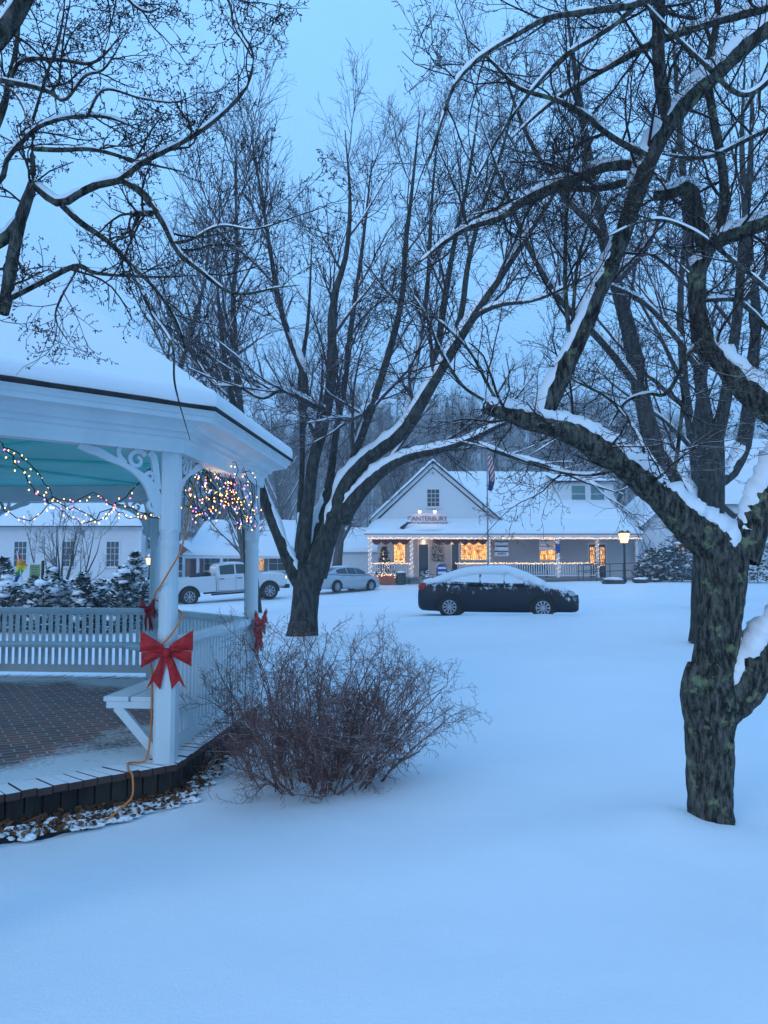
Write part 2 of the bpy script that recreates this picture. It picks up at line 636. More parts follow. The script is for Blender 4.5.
cd = bpy.data.cameras.new('camera')
co = bpy.data.objects.new('camera', cd)
COL.objects.link(co)
co.location = (0, 0, EYE)
co.rotation_euler = (math.pi / 2 + TH, 0, 0)
cd.sensor_fit = 'VERTICAL'
cd.sensor_height = 36
cd.lens = 770 / 1024 * 36
cd.clip_end = 3000
SC.camera = co
vs = SC.view_settings
vs.view_transform = 'Standard'
vs.look = 'None'
vs.exposure = .36
vs.gamma = 1
vs.use_curve_mapping = False
SC.cycles.use_denoising = True
try:
    SC.cycles.denoiser = 'OPENIMAGEDENOISE'
except Exception:
    pass
SC.cycles.max_bounces = 6
SC.cycles.diffuse_bounces = 3
SC.cycles.sample_clamp_indirect = 4

# ------------------------------------------------------------------ terrain
GP = [(0, 0, 0), (-3, 4, 0), (3, 3, 0), (2.2, 5.2, 0), (-1, 6, -.04), (-1.2, 8.5, -.14), (.5, 7, -.02), (4, 8, .05), (0, 11, .02), (-1.8, 16.6, .06),
      (3, 15, .12), (9, 14, .2), (2, 21, .26), (5, 21, .26), (4, 23, .2), (10, 23, .33), (-9.8, 38.2, -.2), (-6.2, 40, .06), (-8, 35, -.12), (-3, 43, .1), (-1, 46, .32),
      (0, 49, .6), (6, 49, .64), (16, 48, .8), (14, 43, .82), (25, 40, .8), (-22, 22, 0), (-25, 56, .55), (-18, 55, .5), (-15, 62, .8), (0, 60, .7), (20, 60, .9),
      (-40, 40, .3), (40, 30, .6), (30, 15, .3), (-12, 8, 0), (-20, 10, 0), (-8, 20, -.05), (-10, 30, -.12), (0, 100, 2), (-70, 100, 2), (70, 100, 2.5),
      (0, -12, 0), (-20, -8, 0), (20, -8, .1), (5, 33, .35), (0, 33, .15), (-80, 60, .6), (80, 60, 1), (0, 130, 4), (-120, 130, 4), (120, 130, 4)]
GP = np.array(GP, float)
TX, TY = P(711, 822, 5.15)[0], 5.15          # near apple tree
MX, MY = P(302, 640, 16.6)[0], 16.6          # maple


def gz(x, y):
    x, y = np.asarray(x, float), np.asarray(y, float)
    d2 = (x[..., None] - GP[:, 0]) ** 2 + (y[..., None] - GP[:, 1]) ** 2
    dist = np.sqrt(x * x + y * y)[..., None]
    wt = 1 / (d2 + .6 + (dist * .07) ** 2) ** 1.6
    z = (wt * GP[:, 2]).sum(-1) / wt.sum(-1)
    z = z + .055 * np.exp(-((x - TX + .30) / .34) ** 2 - ((y - TY + .02) / .40) ** 2) - .02 * np.exp(-((x - TX - .27) / .22) ** 2 - ((y - TY + .05) / .3) ** 2)
    z = z + .16 * np.exp(-((x - MX) / .9) ** 2 - ((y - MY) / .9) ** 2)
    z = z + .11 * np.exp(-((y - 21.0 - .1 * x) / .8) ** 2) * ss(-1, 1.5, x) * (1 - ss(7.5, 10, x))
    z = z + .018 * np.sin(x * 1.1 + .6 * y) * np.sin(y * .8 - .3 * x + 1) + .012 * np.sin(x * 2.3 - y * 1.4) * np.sin(y * 1.9)
    rut = np.exp(-((y - 27.2 - .03 * x) / .22) ** 2) + np.exp(-((y - 28.9 - .03 * x) / .22) ** 2) + np.exp(-((y - 32.2 - .05 * x) / .25) ** 2) + np.exp(-((y - 34.0 - .05 * x) / .25) ** 2)
    z = z - .06 * rut * (.7 + .3 * np.sin(x * .9)) * (1 - .6 * np.exp(-((x - 4) / 3.) ** 2 - ((y - 23) / 3) ** 2))
    z = z + .035 * np.sin(y * 3.1 + .5 * np.sin(x * .3)) * ss(24, 25.5, y) * (1 - ss(34, 37, y)) * (.5 + .5 * np.sin(x * .23 + y * .4))
    # drift line across the foreground
    z = z + .036 * np.exp(-((y - 4.55 - .22 * x - .12 * np.sin(1.3 * x)) / .5) ** 2)
    return z


def g1(x, y):
    return float(gz(np.array([x]), np.array([y]))[0])


def spacing(a, b, fine0, fine1, f, grow):
    out = list(np.arange(fine0, fine1, f))
    s, v = f, fine1
    while v < b:
        out.append(v)
        s *= grow
        v += s
    out.append(b)
    s, v = f, fine0
    low = []
    while v > a:
        s *= grow
        v -= s
        low.append(max(v, a))
    return np.array(sorted(set(low + out)))


xs = spacing(-260, 260, -4.5, 5.5, .055, 1.045)
ys = spacing(-60, 330, 1.0, 9.5, .055, 1.04)
ys = np.array(sorted([v for v in ys if not 20 < v < 38] + list(np.arange(20, 38, .13))))
gx, gy = np.meshgrid(xs, ys)
zz = gz(gx, gy)
nzl = np.array([mnoise.noise(Vector((a * .9, b * .9, 3))) * .022 + mnoise.noise(Vector((a * 2.6, b * 2.6, 5))) * .006 + mnoise.noise(Vector((a * 9, b * 9, 5))) * .0015 for a, b in zip(gx.ravel(), gy.ravel())]).reshape(gx.shape)
zz = zz + nzl
idx = np.arange(gx.size).reshape(gx.shape)
Q = np.stack([idx[:-1, :-1], idx[:-1, 1:], idx[1:, 1:], idx[1:, :-1]], -1).reshape(-1, 4)
g = quad_mesh('snow_ground', np.stack([gx.ravel(), gy.ravel(), zz.ravel()], 1), Q, M['snow'])
tag(g, kind='structure')
# ------------------------------------------------------------------ gazebo
DZ = .21                                     # deck height
p1 = Vector((-1.67, 6.0))
p2 = Vector((-1.46, 8.52))
ed = p2 - p1
SIDE = ed.length
mid = (p1 + p2) / 2
nrm = Vector((-ed.y, ed.x)).normalized()     # towards the centre
GC = mid + nrm * SIDE * (1 + math.sqrt(2)) / 2
RO = (p1 - GC).length
A1 = math.atan2(p1.y - GC.y, p1.x - GC.x)


def oct(i, r, z):
    """corner i (0 = near post, 1 = next to the right ...) of an octagon of circumradius r"""
    a = A1 + i * math.pi / 4
    return (GC.x + r * math.cos(a), GC.y + r * math.sin(a), z)


gaz = thing('gazebo', 'white octagonal gazebo with scrollwork brackets, bench and thick snow on its roof', 'gazebo', (GC.x, GC.y, DZ))

# brick floor: a disc inside the border
m, nt, b, N, Lk = nodes_of('snow_dusted_brick_floor')
tc = N('ShaderNodeTexCoord')
mp = N('ShaderNodeMapping')
mp.inputs['Rotation'].default_value = (0, 0, R(-32))
Lk(tc.outputs['Object'], mp.inputs[0])
br = N('ShaderNodeTexBrick')
br.inputs['Scale'].default_value = 1
br.inputs['Brick Width'].default_value = .215
br.inputs['Row Height'].default_value = .105
br.inputs['Mortar Size'].default_value = .009
br.inputs['Mortar Smooth'].default_value = .4
br.inputs['Color1'].default_value = (.33, .10, .06, 1)
br.inputs['Color2'].default_value = (.12, .05, .042, 1)
br.inputs['Mortar'].default_value = (.34, .37, .37, 1)
Lk(mp.outputs[0], br.inputs['Vector'])
vl = N('ShaderNodeVectorMath')
vl.operation = 'LENGTH'
Lk(tc.outputs['Object'], vl.inputs[0])
n1 = N('ShaderNodeTexNoise')
n1.inputs['Scale'].default_value = 1.3
n1.inputs['Detail'].default_value = 6
n1.inputs['Roughness'].default_value = .65
Lk(tc.outputs['Object'], n1.inputs['Vector'])
n2 = N('ShaderNodeTexNoise')
n2.inputs['Scale'].default_value = 26
n2.inputs['Detail'].default_value = 4
Lk(tc.outputs['Object'], n2.inputs['Vector'])
f = math_node(N, Lk, 'ADD', vl.outputs['Value'], math_node(N, Lk, 'MULTIPLY', math_node(N, Lk, 'SUBTRACT', n1.outputs[0], .5), 1.7))
f = math_node(N, Lk, 'ADD', f, math_node(N, Lk, 'MULTIPLY', math_node(N, Lk, 'SUBTRACT', n2.outputs[0], .5), .7))
f = math_node(N, Lk, 'MULTIPLY', math_node(N, Lk, 'SUBTRACT', f, RO - 1.02), 2.2, True)
f = math_node(N, Lk, 'MULTIPLY', f, .93)
mx = N('ShaderNodeMix')
mx.data_type = 'RGBA'
Lk(f, mx.inputs[0])
Lk(br.outputs[0], mx.inputs[6])
mx.inputs[7].default_value = (*SNOWC, 1)
Lk(mx.outputs[2], b.inputs['Base Color'])
b.inputs['Roughness'].default_value = .6
bp = N('ShaderNodeBump')
bp.inputs['Strength'].default_value = .5
bp.inputs['Distance'].default_value = .01
Lk(br.outputs['Fac'], bp.inputs['Height'])
bp.invert = True
Lk(bp.outputs[0], b.inputs['Normal'])
M['brickfloor'] = m
q = MB()
q.prism([oct(i, RO - .17, DZ) for i in range(8)], (0, 0, -.08))
q.build('floor', M['brickfloor'], gaz)
# border of header bricks, each dusted with snow
M['border'] = snowy('snow_dusted_border_brick', (.06, .035, .03), .35, .7, (.11, .06, .05), 7, 1.5, 3.0)
q = MB()
for i in range(8):
    n = 26
    for k in range(n):
        t0, t1 = (k + .045) / n, (k + .955) / n
        a0, a1 = Vector(oct(i, RO + .13, DZ)), Vector(oct(i + 1, RO + .13, DZ))
        b0, b1 = Vector(oct(i, RO - .165, DZ)), Vector(oct(i + 1, RO - .165, DZ))
        dz = random.Random(i * 40 + k).uniform(-.004, .006)
        o = Vector((0, 0, dz))
        q.prism([a0.lerp(a1, t0) + o, a0.lerp(a1, t1) + o, b0.lerp(b1, t1) + o, b0.lerp(b1, t0) + o], (0, 0, -.05))
q.build('floor_border', M['border'], gaz)
q = MB()                                       # dark board skirt
rs = random.Random(4)
for i in range(8):
    a, bq = Vector(oct(i, RO + .07, 0)), Vector(oct(i + 1, RO + .07, 0))
    n = 22
    for k in range(n):
        c0, c1 = a.lerp(bq, (k + .06) / n), a.lerp(bq, (k + .94) / n)
        mm = (c0 + c1) / 2
        z0 = -.42
        zt = DZ - .053
        tck = rs.uniform(.014, .03)
        q.beam((c0.x, c0.y, (z0 + zt) / 2), (c1.x, c1.y, (z0 + zt) / 2), tck, zt - z0)
q.prism([oct(i, RO + .03, -.42) for i in range(8)], (0, 0, .54))
q.build('skirt', M['darkwood'], gaz)

# posts
post_prof = [(-.082, 0), (-.082, .80), (.080, .83), (.083, .86), (.068, .88), (.077, .93), (.079, .97), (.073, 1.02), (.073, 1.3), (.071, 1.62), (.076, 1.64), (.076, 1.67), (.071, 1.69),
             (.072, 1.74), (-.072, 1.77), (-.072, 2.50)]
BZ = DZ + 2.50                                 # underside of the beam


def ribbon(q, pts, wd, o, ax, th):
    """flat cut-out strip: pts in (u, v) plane of the bracket, o origin, ax horizontal axis"""
    nn = ax.cross(Vector((0, 0, 1)))
    pts = [Vector((a, b_)) for a, b_ in resample(pts, 22)]
    L, Rr = [], []
    n = len(pts)
    for i, p_ in enumerate(pts):
        t = (pts[min(i + 1, n - 1)] - pts[max(i - 1, 0)]).normalized()
        s = Vector((-t.y, t.x))
        w_ = wd(i / (n - 1)) / 2
        L.append(p_ + s * w_)
        Rr.append(p_ - s * w_)
    for i in range(n - 1):
        quad = [L[i], L[i + 1], Rr[i + 1], Rr[i]]
        V = [o + ax * c.x + Vector((0, 0, c.y)) - nn * th / 2 for c in quad]
        V2 = [v + nn * th for v in V]
        fs = [(3, 2, 1, 0), (4, 5, 6, 7), (0, 1, 5, 4), (2, 3, 7, 6)]
        if i == 0: fs.append((0, 4, 7, 3))
        if i == n - 2: fs.append((1, 2, 6, 5))
        q.add(V + V2, fs)


def spiral(cx, cy, r0, r1, a0, turns):
    return [(cx + (r0 + (r1 - r0) * k / 14) * math.cos(a0 + turns * 6.283 * k / 14), cy + (r0 + (r1 - r0) * k / 14) * math.sin(a0 + turns * 6.283 * k / 14)) for k in range(15)]


def bracket_mesh(o, ax):
    q = MB()
    ribbon(q, [(.01, -.50), (.045, -.38), (.10, -.27), (.19, -.19), (.31, -.125), (.42, -.085), (.50, -.05), (.57, -.035), (.64, -.012)], lambda t: .085 - .05 * t + .02 * math.sin(9 * t), o, ax, .036)
    ribbon(q, [(.03, -.30), (.05, -.18), (.07, -.06), (.11, -.015)], lambda t: .05, o, ax, .034)
    ribbon(q, spiral(.205, -.085, .075, .02, 2.6, -1.15), lambda t: .036 - .012 * t, o, ax, .034)
    ribbon(q, spiral(.10, -.205, .045, .014, -1.2, 1.1), lambda t: .03 - .01 * t, o, ax, .034)
    ribbon(q, [(.30, -.12), (.34, -.07), (.35, -.02), (.33, -.005)], lambda t: .045 - .02 * t, o, ax, .034)
    ribbon(q, [(.02, -.45), (.08, -.46), (.105, -.42), (.09, -.385)], lambda t: .035 - .015 * t, o, ax, .034)
    return q


for i in range(8):
    q = MB()
    q.lathe(oct(i, RO, DZ + .001), post_prof, 16)
    po = q.build('post', M['white'], gaz)
    for s in (1, -1):
        a = Vector(oct(i, RO, BZ - .122))
        d = (Vector(oct(i + s, RO, BZ - .122)) - a).normalized()
        bracket_mesh(a + d * .075, d).build('bracket', M['white'], po)

# eave beam with stepped mouldings (cross-section swept round the octagon)
prof = [(-.10, BZ - .05), (-.06, BZ - .05), (-.06, BZ - .125), (.085, BZ - .125), (.085, BZ - .135), (.115, BZ - .135), (.115, BZ - .06), (.125, BZ - .03), (.155, BZ - .02), (.155, BZ + .01), (.20, BZ + .02), (.20, BZ + .045),
        (.245, BZ + .07), (.30, BZ + .08), (.355, BZ + .084), (.365, BZ + .115), (.385, BZ + .125), (.385, BZ + .155), (.40, BZ + .165), (-.10, BZ + .165)]
q = MB()
n = len(prof)
k8 = 1 / math.cos(math.pi / 8)
V = [oct(i, RO + r * k8, z) for i in range(8) for r, z in prof]
F = [(i * n + j, i * n + (j + 1) % n, ((i + 1) % 8) * n + (j + 1) % n, ((i + 1) % 8) * n + j) for i in range(8) for j in range(n)]
q.add(V, F)
q.build('eave_moulding', M['white'], gaz)
q = MB()
q.prism([oct(i, RO - .105, BZ + .08) for i in range(8)], (0, 0, .02))
for i in range(8):
    q.beam(oct(i, RO - .12, BZ + .065), oct(i, .1, BZ + .065), .05, .026)
for k in range(34):                            # board joints
    u = -RO + .2 + k * .19
q.build('ceiling', M['teal'], gaz)

RZ = BZ + .168
RR = RO + .42 * k8
PKZ = RZ + 2.42
q = MB()
V = [oct(i, RR, RZ) for i in range(8)] + [oct(i, RR, RZ + .022) for i in range(8)] + [(GC.x, GC.y, PKZ)]
F = [tuple(range(8))[::-1]] + [(i, (i + 1) % 8, 8 + (i + 1) % 8, 8 + i) for i in range(8)] + [(8 + i, 8 + (i + 1) % 8, 16) for i in range(8)]
q.add(V, F)
roof = q.build('roof', M['shingle'], gaz)
# snow blanket
q = MB()
NR, NA = 40, 96


def snow_roof(u, v):
    a = u * 2 * math.pi
    sec = ((a % (math.pi / 4)) - math.pi / 8)
    rad8 = math.cos(math.pi / 8) / math.cos(sec)
    rr_ = RR * rad8
    edge = -.02 + .02 * mnoise.noise(Vector((math.cos(a) * 9, math.sin(a) * 9, 0)))
    t = v
    if t < .12:                                # rounded lip
        s = t / .12
        r_ = rr_ + edge - .07 * (1 - math.sin(s * math.pi / 2)) * 0 + .02 * math.sin(s * math.pi)
        z = RZ + .025 + .15 * math.sin(s * math.pi / 2)
        r_ -= .06 * (1 - math.cos(s * math.pi / 2))
    else:
        s = (t - .12) / .88
        r_ = (rr_ + edge - .06) * (1 - s)
        z = RZ + .175 + (PKZ - RZ + .02) * s
        z += .025 * mnoise.noise(Vector((r_ * math.cos(a) * 1.3, r_ * math.sin(a) * 1.3, 1))) * min(1, s * 8)
    a += A1
    return (GC.x + r_ * math.cos(a), GC.y + r_ * math.sin(a), z)


q.grid(snow_roof, NA + 1, NR)
q.build('snow_blanket', M['roofsnow'], roof, smooth=True)

# railings and the bench round the inside (the front-left side stays open)
for i in range(0, 7):
    a, bq = Vector(oct(i, RO, DZ)), Vector(oct(i + 1, RO, DZ))
    d = (bq - a).normalized()
    a2, b2 = a + d * .085, bq - d * .085
    inw = (Vector((GC.x, GC.y, DZ)) - (a + bq) / 2).normalized()
    rl = MB()
    z = Vector((0, 0, 1))
    rl.beam(a2 + z * .893, b2 + z * .893, .11, .06)
    rl.beam(a2 + z * .855, b2 + z * .855, .045, .045)
    rail = rl.build('rail', M['white'], gaz, bevel=.006)
    rl = MB()
    rl.beam(a2 + z * .11, b2 + z * .11, .05, .10)
    rl.build('bottom_rail', M['white'], gaz)
    ba = MB()
    nb = 25
    for k in range(nb):
        c = a2.lerp(b2, (k + .5) / nb)
        ba.beam(c + z * .16 - d * .029, c + z * .16 + d * .029, .026, .0001)
        ba.v = ba.v[:-8]; ba.f = ba.f[:-6]; ba.m = ba.m[:-6]
        M3 = Matrix((d, inw, z)).transposed()
        ba.box(c + z * .4965, (.047, .026, .674), M=M3)
    ba.build('balusters', M['white'], gaz)
    # bench
    be = MB()
    so_, si_ = RO - .10, RO - .55
    A0, A1_, B0, B1 = Vector(oct(i, so_, DZ + .44)), Vector(oct(i, si_, DZ + .44)), Vector(oct(i + 1, so_, DZ + .44)), Vector(oct(i + 1, si_, DZ + .44))
    if i == 0:                                  # square open end beside the near post
        A0 = a + d * .02 + inw * .095 + z * .44
        A1_ = A0 + inw * .42
    if i == 6:
        B0 = bq - d * .02 + inw * .095 + z * .44
        B1 = B0 + inw * .42
    e_ = .004
    be.prism([A0 + d * e_, B0 - d * e_, B0.lerp(B1, .48) - d * e_, A0.lerp(A1_, .48) + d * e_], (0, 0, .04))
    be.prism([A0.lerp(A1_, .52) + d * e_, B0.lerp(B1, .52) - d * e_, B1 - d * e_, A1_ + d * e_], (0, 0, .04))
    bench = be.build('bench_seat', M['white'], gaz, bevel=.006)
    for t in ((.02, .5) if i == 0 else (.98,) if i == 6 else ()):
        br_ = MB()
        o = a.lerp(bq, t) + inw * .07
        br_.beam(o + inw * .02 + z * .05, o + inw * .34 + z * .40, .04, .07)
        br_.beam(o + inw * .01 + z * .415, o + inw * .42 + z * .415, .045, .05)
        br_.build('brace', M['white'], bench)

# ------------------------------------------------------------------ bows on the posts
def sheet(q, out, cen, bulge, thick, o, ax, fr):
    """puffy ribbon lobe: fan outline in the (u,v) plane around a spine"""
    nu, nv = 9, 7

    def f(sgn):
        def g_(u, v):
            p_ = out(u, v)
            d = math.sin(math.pi * min(max(v, 0), 1)) * math.sin(math.pi * (.15 + .85 * u) * .95) * bulge + .010 * math.sin(7 * u + 9 * v)
            return o + ax * p_[0] + Vector((0, 0, p_[1])) + fr * (cen + sgn * (d + thick))
        return g_
    q.grid(f(1), nu, nv)
    q.grid(f(-.35), nu, nv)


def bow(label, i, zc, facing, scale=1.0, group='red bows on the gazebo posts'):
    po = Vector(oct(i, RO, zc))
    fr = Vector((math.cos(facing), math.sin(facing), 0))
    ax = Vector((-fr.y, fr.x, 0))
    o = po + fr * .088
    t = thing('ribbon_bow', label, 'bow', tuple(o), 0, group)
    k = scale
    for s in (1, -1):
        q = MB()
        sheet(q, lambda u, v: (s * k * (.02 + .20 * u), k * (.03 + .09 * u + (v - .5) * (.05 + .13 * u) - .02 * u * u)), .02, .030 * k, .004, o, ax, fr)
        q.build('loop', M['red'], t, smooth=True)
        q = MB()
        sheet(q, lambda u, v: (s * k * (.02 + .19 * u), k * (.0 - .06 * u + (v - .5) * (.04 + .09 * u))), .008, .022 * k, .004, o, ax, fr)
        q.build('loop', M['red'], t, smooth=True)
        q = MB()

        def tail(u, v):
            lv = .27 + (-.035 + .07 * abs(v - .5) * 2) * 1
            return (s * k * (.012 + .095 * u + (v - .5) * (.05 + .07 * u)), k * (-.01 - lv * u))
        sheet(q, tail, .004, .014 * k, .003, o, ax, fr)
        q.build('tail', M['red'], t, smooth=True)
    q = MB()
    q.ball(tuple(o + fr * .03), .038 * k, 10, 6, (1, 1, 1.15))
    q.build('knot', M['red'], t, smooth=True)


bow('large red ribbon bow on the nearest white gazebo post, facing the lawn', 0, DZ + .835, R(-78), .88)
bow('red bow on the slim gazebo post right of the big front post, seen edge-on', 1, DZ + .84, R(-8), .95)
bow('red bow half hidden behind the left side of the big front gazebo post', 2, DZ + .90, R(225), .9)
bow('dark red bow at the left picture edge above the back bench', 3, DZ + .80, R(-55), .9)

# ------------------------------------------------------------------ light strings in the gazebo
BCOL = {'warm': (1.0, .50, .13), 'pink': (1.0, .12, .35), 'violet': (.45, .15, 1.0), 'blue': (.15, .3, 1.0), 'amber': (1.0, .42, .08)}
BM = {k: mat('bulb_' + k, (.3, .3, .3), .4, emit=v, es=3.8) for k, v in BCOL.items()}
BM['warmfar'] = mat('bulb_warm_outdoor', (.3, .3, .3), .4, emit=(1.0, .55, .2), es=3.8)
BALL = {}


def bulb_mesh(kind, r):
    key = (kind, r)
    if key not in BALL:
        q = MB()
        q.ball((0, 0, 0), r, 6, 4, (1, 1, 1.5))
        me = bpy.data.meshes.new('bulb')
        me.from_pydata(q.v, [], q.f)
        me.materials.append(BM[kind])
        BALL[key] = me
    return BALL[key]


def light_string(name, label, pts, nb, rng, kinds=('warm',) * 8 + ('pink', 'violet', 'amber'), rb=.008, rw=.0045, cat='string lights', group=None, jit=.02, wires=1, mass=0, smooth=True, wiremat=None):
    pts = [Vector(p_) for p_ in pts]
    base = pts[0]
    t = thing(name, label, cat, tuple(base), 0, group)
    n = max(12, int(nb * 1.2))
    fine = [Vector(p_) for p_ in resample([tuple(p_) for p_ in pts], n)] if smooth else pts
    q = MB()
    for w_ in range(wires):
        ph = rng.random() * 9
        q.tube([p_ + Vector((math.sin(i * 1.7 + ph), math.cos(i * 1.1 + ph), math.sin(i * 2.3 + ph))) * jit * .4 * (1 if wires == 1 else 1.5) for i, p_ in enumerate(fine)], rw, 4)
    q.build('cord', wiremat or M['wire'], t, smooth=True)
    segs = [(fine[i + 1] - fine[i]).length for i in range(len(fine) - 1)]
    tot = sum(segs)
    extra = MB()
    for k in range(nb):
        d = tot * (k + .5) / nb
        i = 0
        while i < len(segs) - 1 and d > segs[i]:
            d -= segs[i]
            i += 1
        p_ = fine[i].lerp(fine[i + 1], d / max(segs[i], 1e-6)) + Vector((rng.uniform(-1, 1), rng.uniform(-1, 1), rng.uniform(-1.2, .6))) * jit
        o = bpy.data.objects.new('bulb', bulb_mesh(rng.choice(kinds), rb))
        COL.objects.link(o)
        o.parent = t
        o.location = p_ - base
        o.rotation_euler = (rng.uniform(-1, 1), rng.uniform(-1, 1), 0)
    return t


rg = random.Random(8)
YA = lambda px: 5.3 + px * .004
c1_ = [P(-40, 405, 4.95), P(-12, 428, 5.05), P(10, 455, 5.3), P(25, 475, 5.5), P(36, 492, 5.7), P(55, 506, 5.9), P(84, 523, 6.2), P(104, 512, 6.3), P(125, 497, 6.4), P(142, 480, 6.4), P(158, 460, 6.3)]
light_string('string_lights', 'bulb string sagging in a long swag below the front edge of the gazebo ceiling', c1_, 42, rg, rb=.0056, group='string lights in the gazebo', jit=.03)
c2_ = [P(-5, 500, 6.8), P(8, 512, 6.9), P(24, 520, 7.0), P(40, 515, 7.1), P(52, 498, 7.2), P(72, 502, 7.3), P(95, 493, 7.4), P(108, 503, 7.4), P(125, 516, 7.4), P(140, 518, 7.4), P(158, 507, 7.2)]
light_string('string_lights', 'pale bulb string looping low across the gazebo behind the long front swag', c2_, 36, rg, rb=.0058, group='string lights in the gazebo', jit=.035, kinds=('warm',) * 6 + ('pink', 'pink', 'amber'))
c3_ = [P(5, 446, 5.9), P(28, 462, 6.0), P(45, 483, 6.1), P(60, 505, 6.2), P(80, 510, 6.3), P(100, 520, 6.3), P(118, 505, 6.4), P(135, 510, 6.4), P(160, 520, 6.3)]
light_string('string_lights', 'thin bulb string twisted around the long front swag of the gazebo', c3_, 28, rg, rb=.0052, group='string lights in the gazebo', jit=.03)
# the tangled bunch hung up between the two right-hand posts
for kk, (lab, ox, oz) in enumerate([('tangled bunch of lit bulbs hooked up next to the front gazebo post', 198, 482), ('bright knotted bunch of lit bulbs, middle of the cluster between two gazebo posts', 219, 486), ('loop of lit bulbs hanging beside the slim gazebo post', 240, 488)]):
    pts = []
    rr = random.Random(50 + kk)
    for k in range(34):
        a = k * 1.45
        amp = 13 + 3 * rr.random()
        pts.append(P(ox + amp * math.sin(a) + rr.uniform(-4, 4) + (k - 13) * .2, oz + 2 + (30 if kk != 1 else 22) * math.cos(a * .93) + rr.uniform(-5, 5) + (6 if kk != 1 else -6), 6.9 + .4 * kk + rr.uniform(-.15, .15)))
    light_string('string_lights', lab, pts, 76, rr, rb=.0058, rw=.004, wires=1, group='bunched lights between gazebo posts', jit=.06, kinds=('warm',) * 7 + ('violet', 'violet', 'blue', 'pink', 'amber'))
pl = bpy.data.lights.new('bunch_glow', 'POINT')
pl.energy = 2.0
pl.color = (1, .68, .4)
pl.shadow_soft_size = .2
po = bpy.data.objects.new('bunch_glow', pl)
COL.objects.link(po)
po.location = P(219, 487, 7.2)

# extension cord down the post and over the floor edge
q = MB()
z0 = g1(*P(120, 812, 5.0)[:2])
cp = [P(196, 478, 6.6), P(190, 505, 6.4), P(186, 530, 6.05), P(180, 552, 5.88), P(170, 570, 5.87), P(163, 582, 5.9)]
cp += [(-1.78, 6.0, 1.45), (-1.70, 6.10, 1.40), (-1.575, 6.05, 1.33), (-1.572, 5.93, 1.26), (-1.64, 5.90, 1.15), (-1.77, 5.92, 1.02), (-1.785, 6.0, .85), (-1.79, 6.02, .5), (-1.80, 5.98, DZ + .05)]
cp += [(-1.83, 5.93, DZ + .012), P(140, 751, 5.97), P(137, 756, 5.85)]
cp = cp[:-2] + [(-1.92, 5.92, DZ + .012), (-1.86, 5.72, DZ + .014), (-1.80, 5.60, DZ + .02)]
ee = Vector((-1.79, 5.55, DZ + .0))
cp += [(-1.775, 5.56, DZ - .01), (-1.75, 5.47, .10), (-1.80, 5.38, .05), (-1.86, 5.30, z0 + .04), (-1.90, 5.22, z0 + .03)]
q.tube([tuple(p_) for p_ in resample(cp, 110)], .0075, 6)
ec = q.build('extension_cord', M['cord'], smooth=True)
tag(ec, 'orange extension cord winding down the front gazebo post and over the floor edge', 'cord')

# leaf litter along the foot of the gazebo
rs = np.random.default_rng(3)
M['soil'] = mat('dark_leaf_mould', (.02, .013, .009), .95, (.05, .032, .02), 14, 6, .8, 40)
M['leaf'] = mat('dead_leaf', (.16, .055, .018), .8, (.07, .03, .015), 3.0)
M['leaf2'] = mat('brown_leaf', (.09, .045, .022), .8, (.20, .09, .03), 3.0)
q = MB()
e0, e1 = Vector(oct(-1, RO + .05, 0)), Vector(oct(0, RO + .05, 0))
e2 = Vector(oct(1, RO + .05, 0))
path = [e0.lerp(e1, t) for t in np.linspace(.12, 1, 60)] + [e1.lerp(e2, t) for t in np.linspace(.03, .8, 36)]
wid = []
for i, p_ in enumerate(path):
    if i < 60: o = Vector((e1.y - e0.y, -(e1.x - e0.x), 0)).normalized() * -1
    else: o = Vector((e2.y - e1.y, -(e2.x - e1.x), 0)).normalized()
    out = (p_ - Vector((GC.x, GC.y, 0))).normalized()
    wd_ = (.40 - .14 * max(0, (i - 35) / 25.) if i < 60 else .24 - .14 * (i - 60) / 36)
    wd_ += .06 * mnoise.noise(Vector((i * .33, 2, 0))) + .035 * mnoise.noise(Vector((i * .9, 5, 0)))
    wid.append((p_, out, wd_))
V, F = [], []
for i, (p_, out, wd_) in enumerate(wid):
    for j in range(5):
        c = p_ + out * (wd_ * j / 4)
        z = g1(c.x, c.y) + (.035 - .02 * j / 4 if j < 4 else -.02) + .012 * mnoise.noise(Vector((c.x * 8, c.y * 8, 0)))
        V.append((c.x, c.y, z))
for i in range(len(wid) - 1):
    for j in range(4):
        F.append((i * 5 + j, (i + 1) * 5 + j, (i + 1) * 5 + j + 1, i * 5 + j + 1))
q.add(V, F)
rl = random.Random(12)
for k in range(2200):
    i = rl.randrange(len(wid))
    p_, out, wd_ = wid[i]
    c = p_ + out * (wd_ * rl.random() ** 1.2 * 1.05) + Vector((rl.uniform(-.03, .03), rl.uniform(-.03, .03), 0))
    z = g1(c.x, c.y) + .03 + rl.random() * .03
    s = rl.uniform(.010, .025)
    Mr = Matrix.Rotation(rl.uniform(0, 6.28), 3, 'Z') @ Matrix.Rotation(rl.gauss(0, .6), 3, 'X') @ Matrix.Rotation(rl.gauss(0, .5), 3, 'Y')
    q.mi = 1 if rl.random() < .5 else 2
    lv = [Vector(v) * s for v in ((-1.2, 0, .15), (-.4, -.6, 0), (.5, -.5, .1), (1.2, 0, .25), (.5, .55, .12), (-.4, .6, .05))]
    q.add([Mr @ v + Vector((c.x, c.y, z)) for v in lv], [(0, 1, 2, 3), (0, 3, 4, 5)])
q.mi = 3
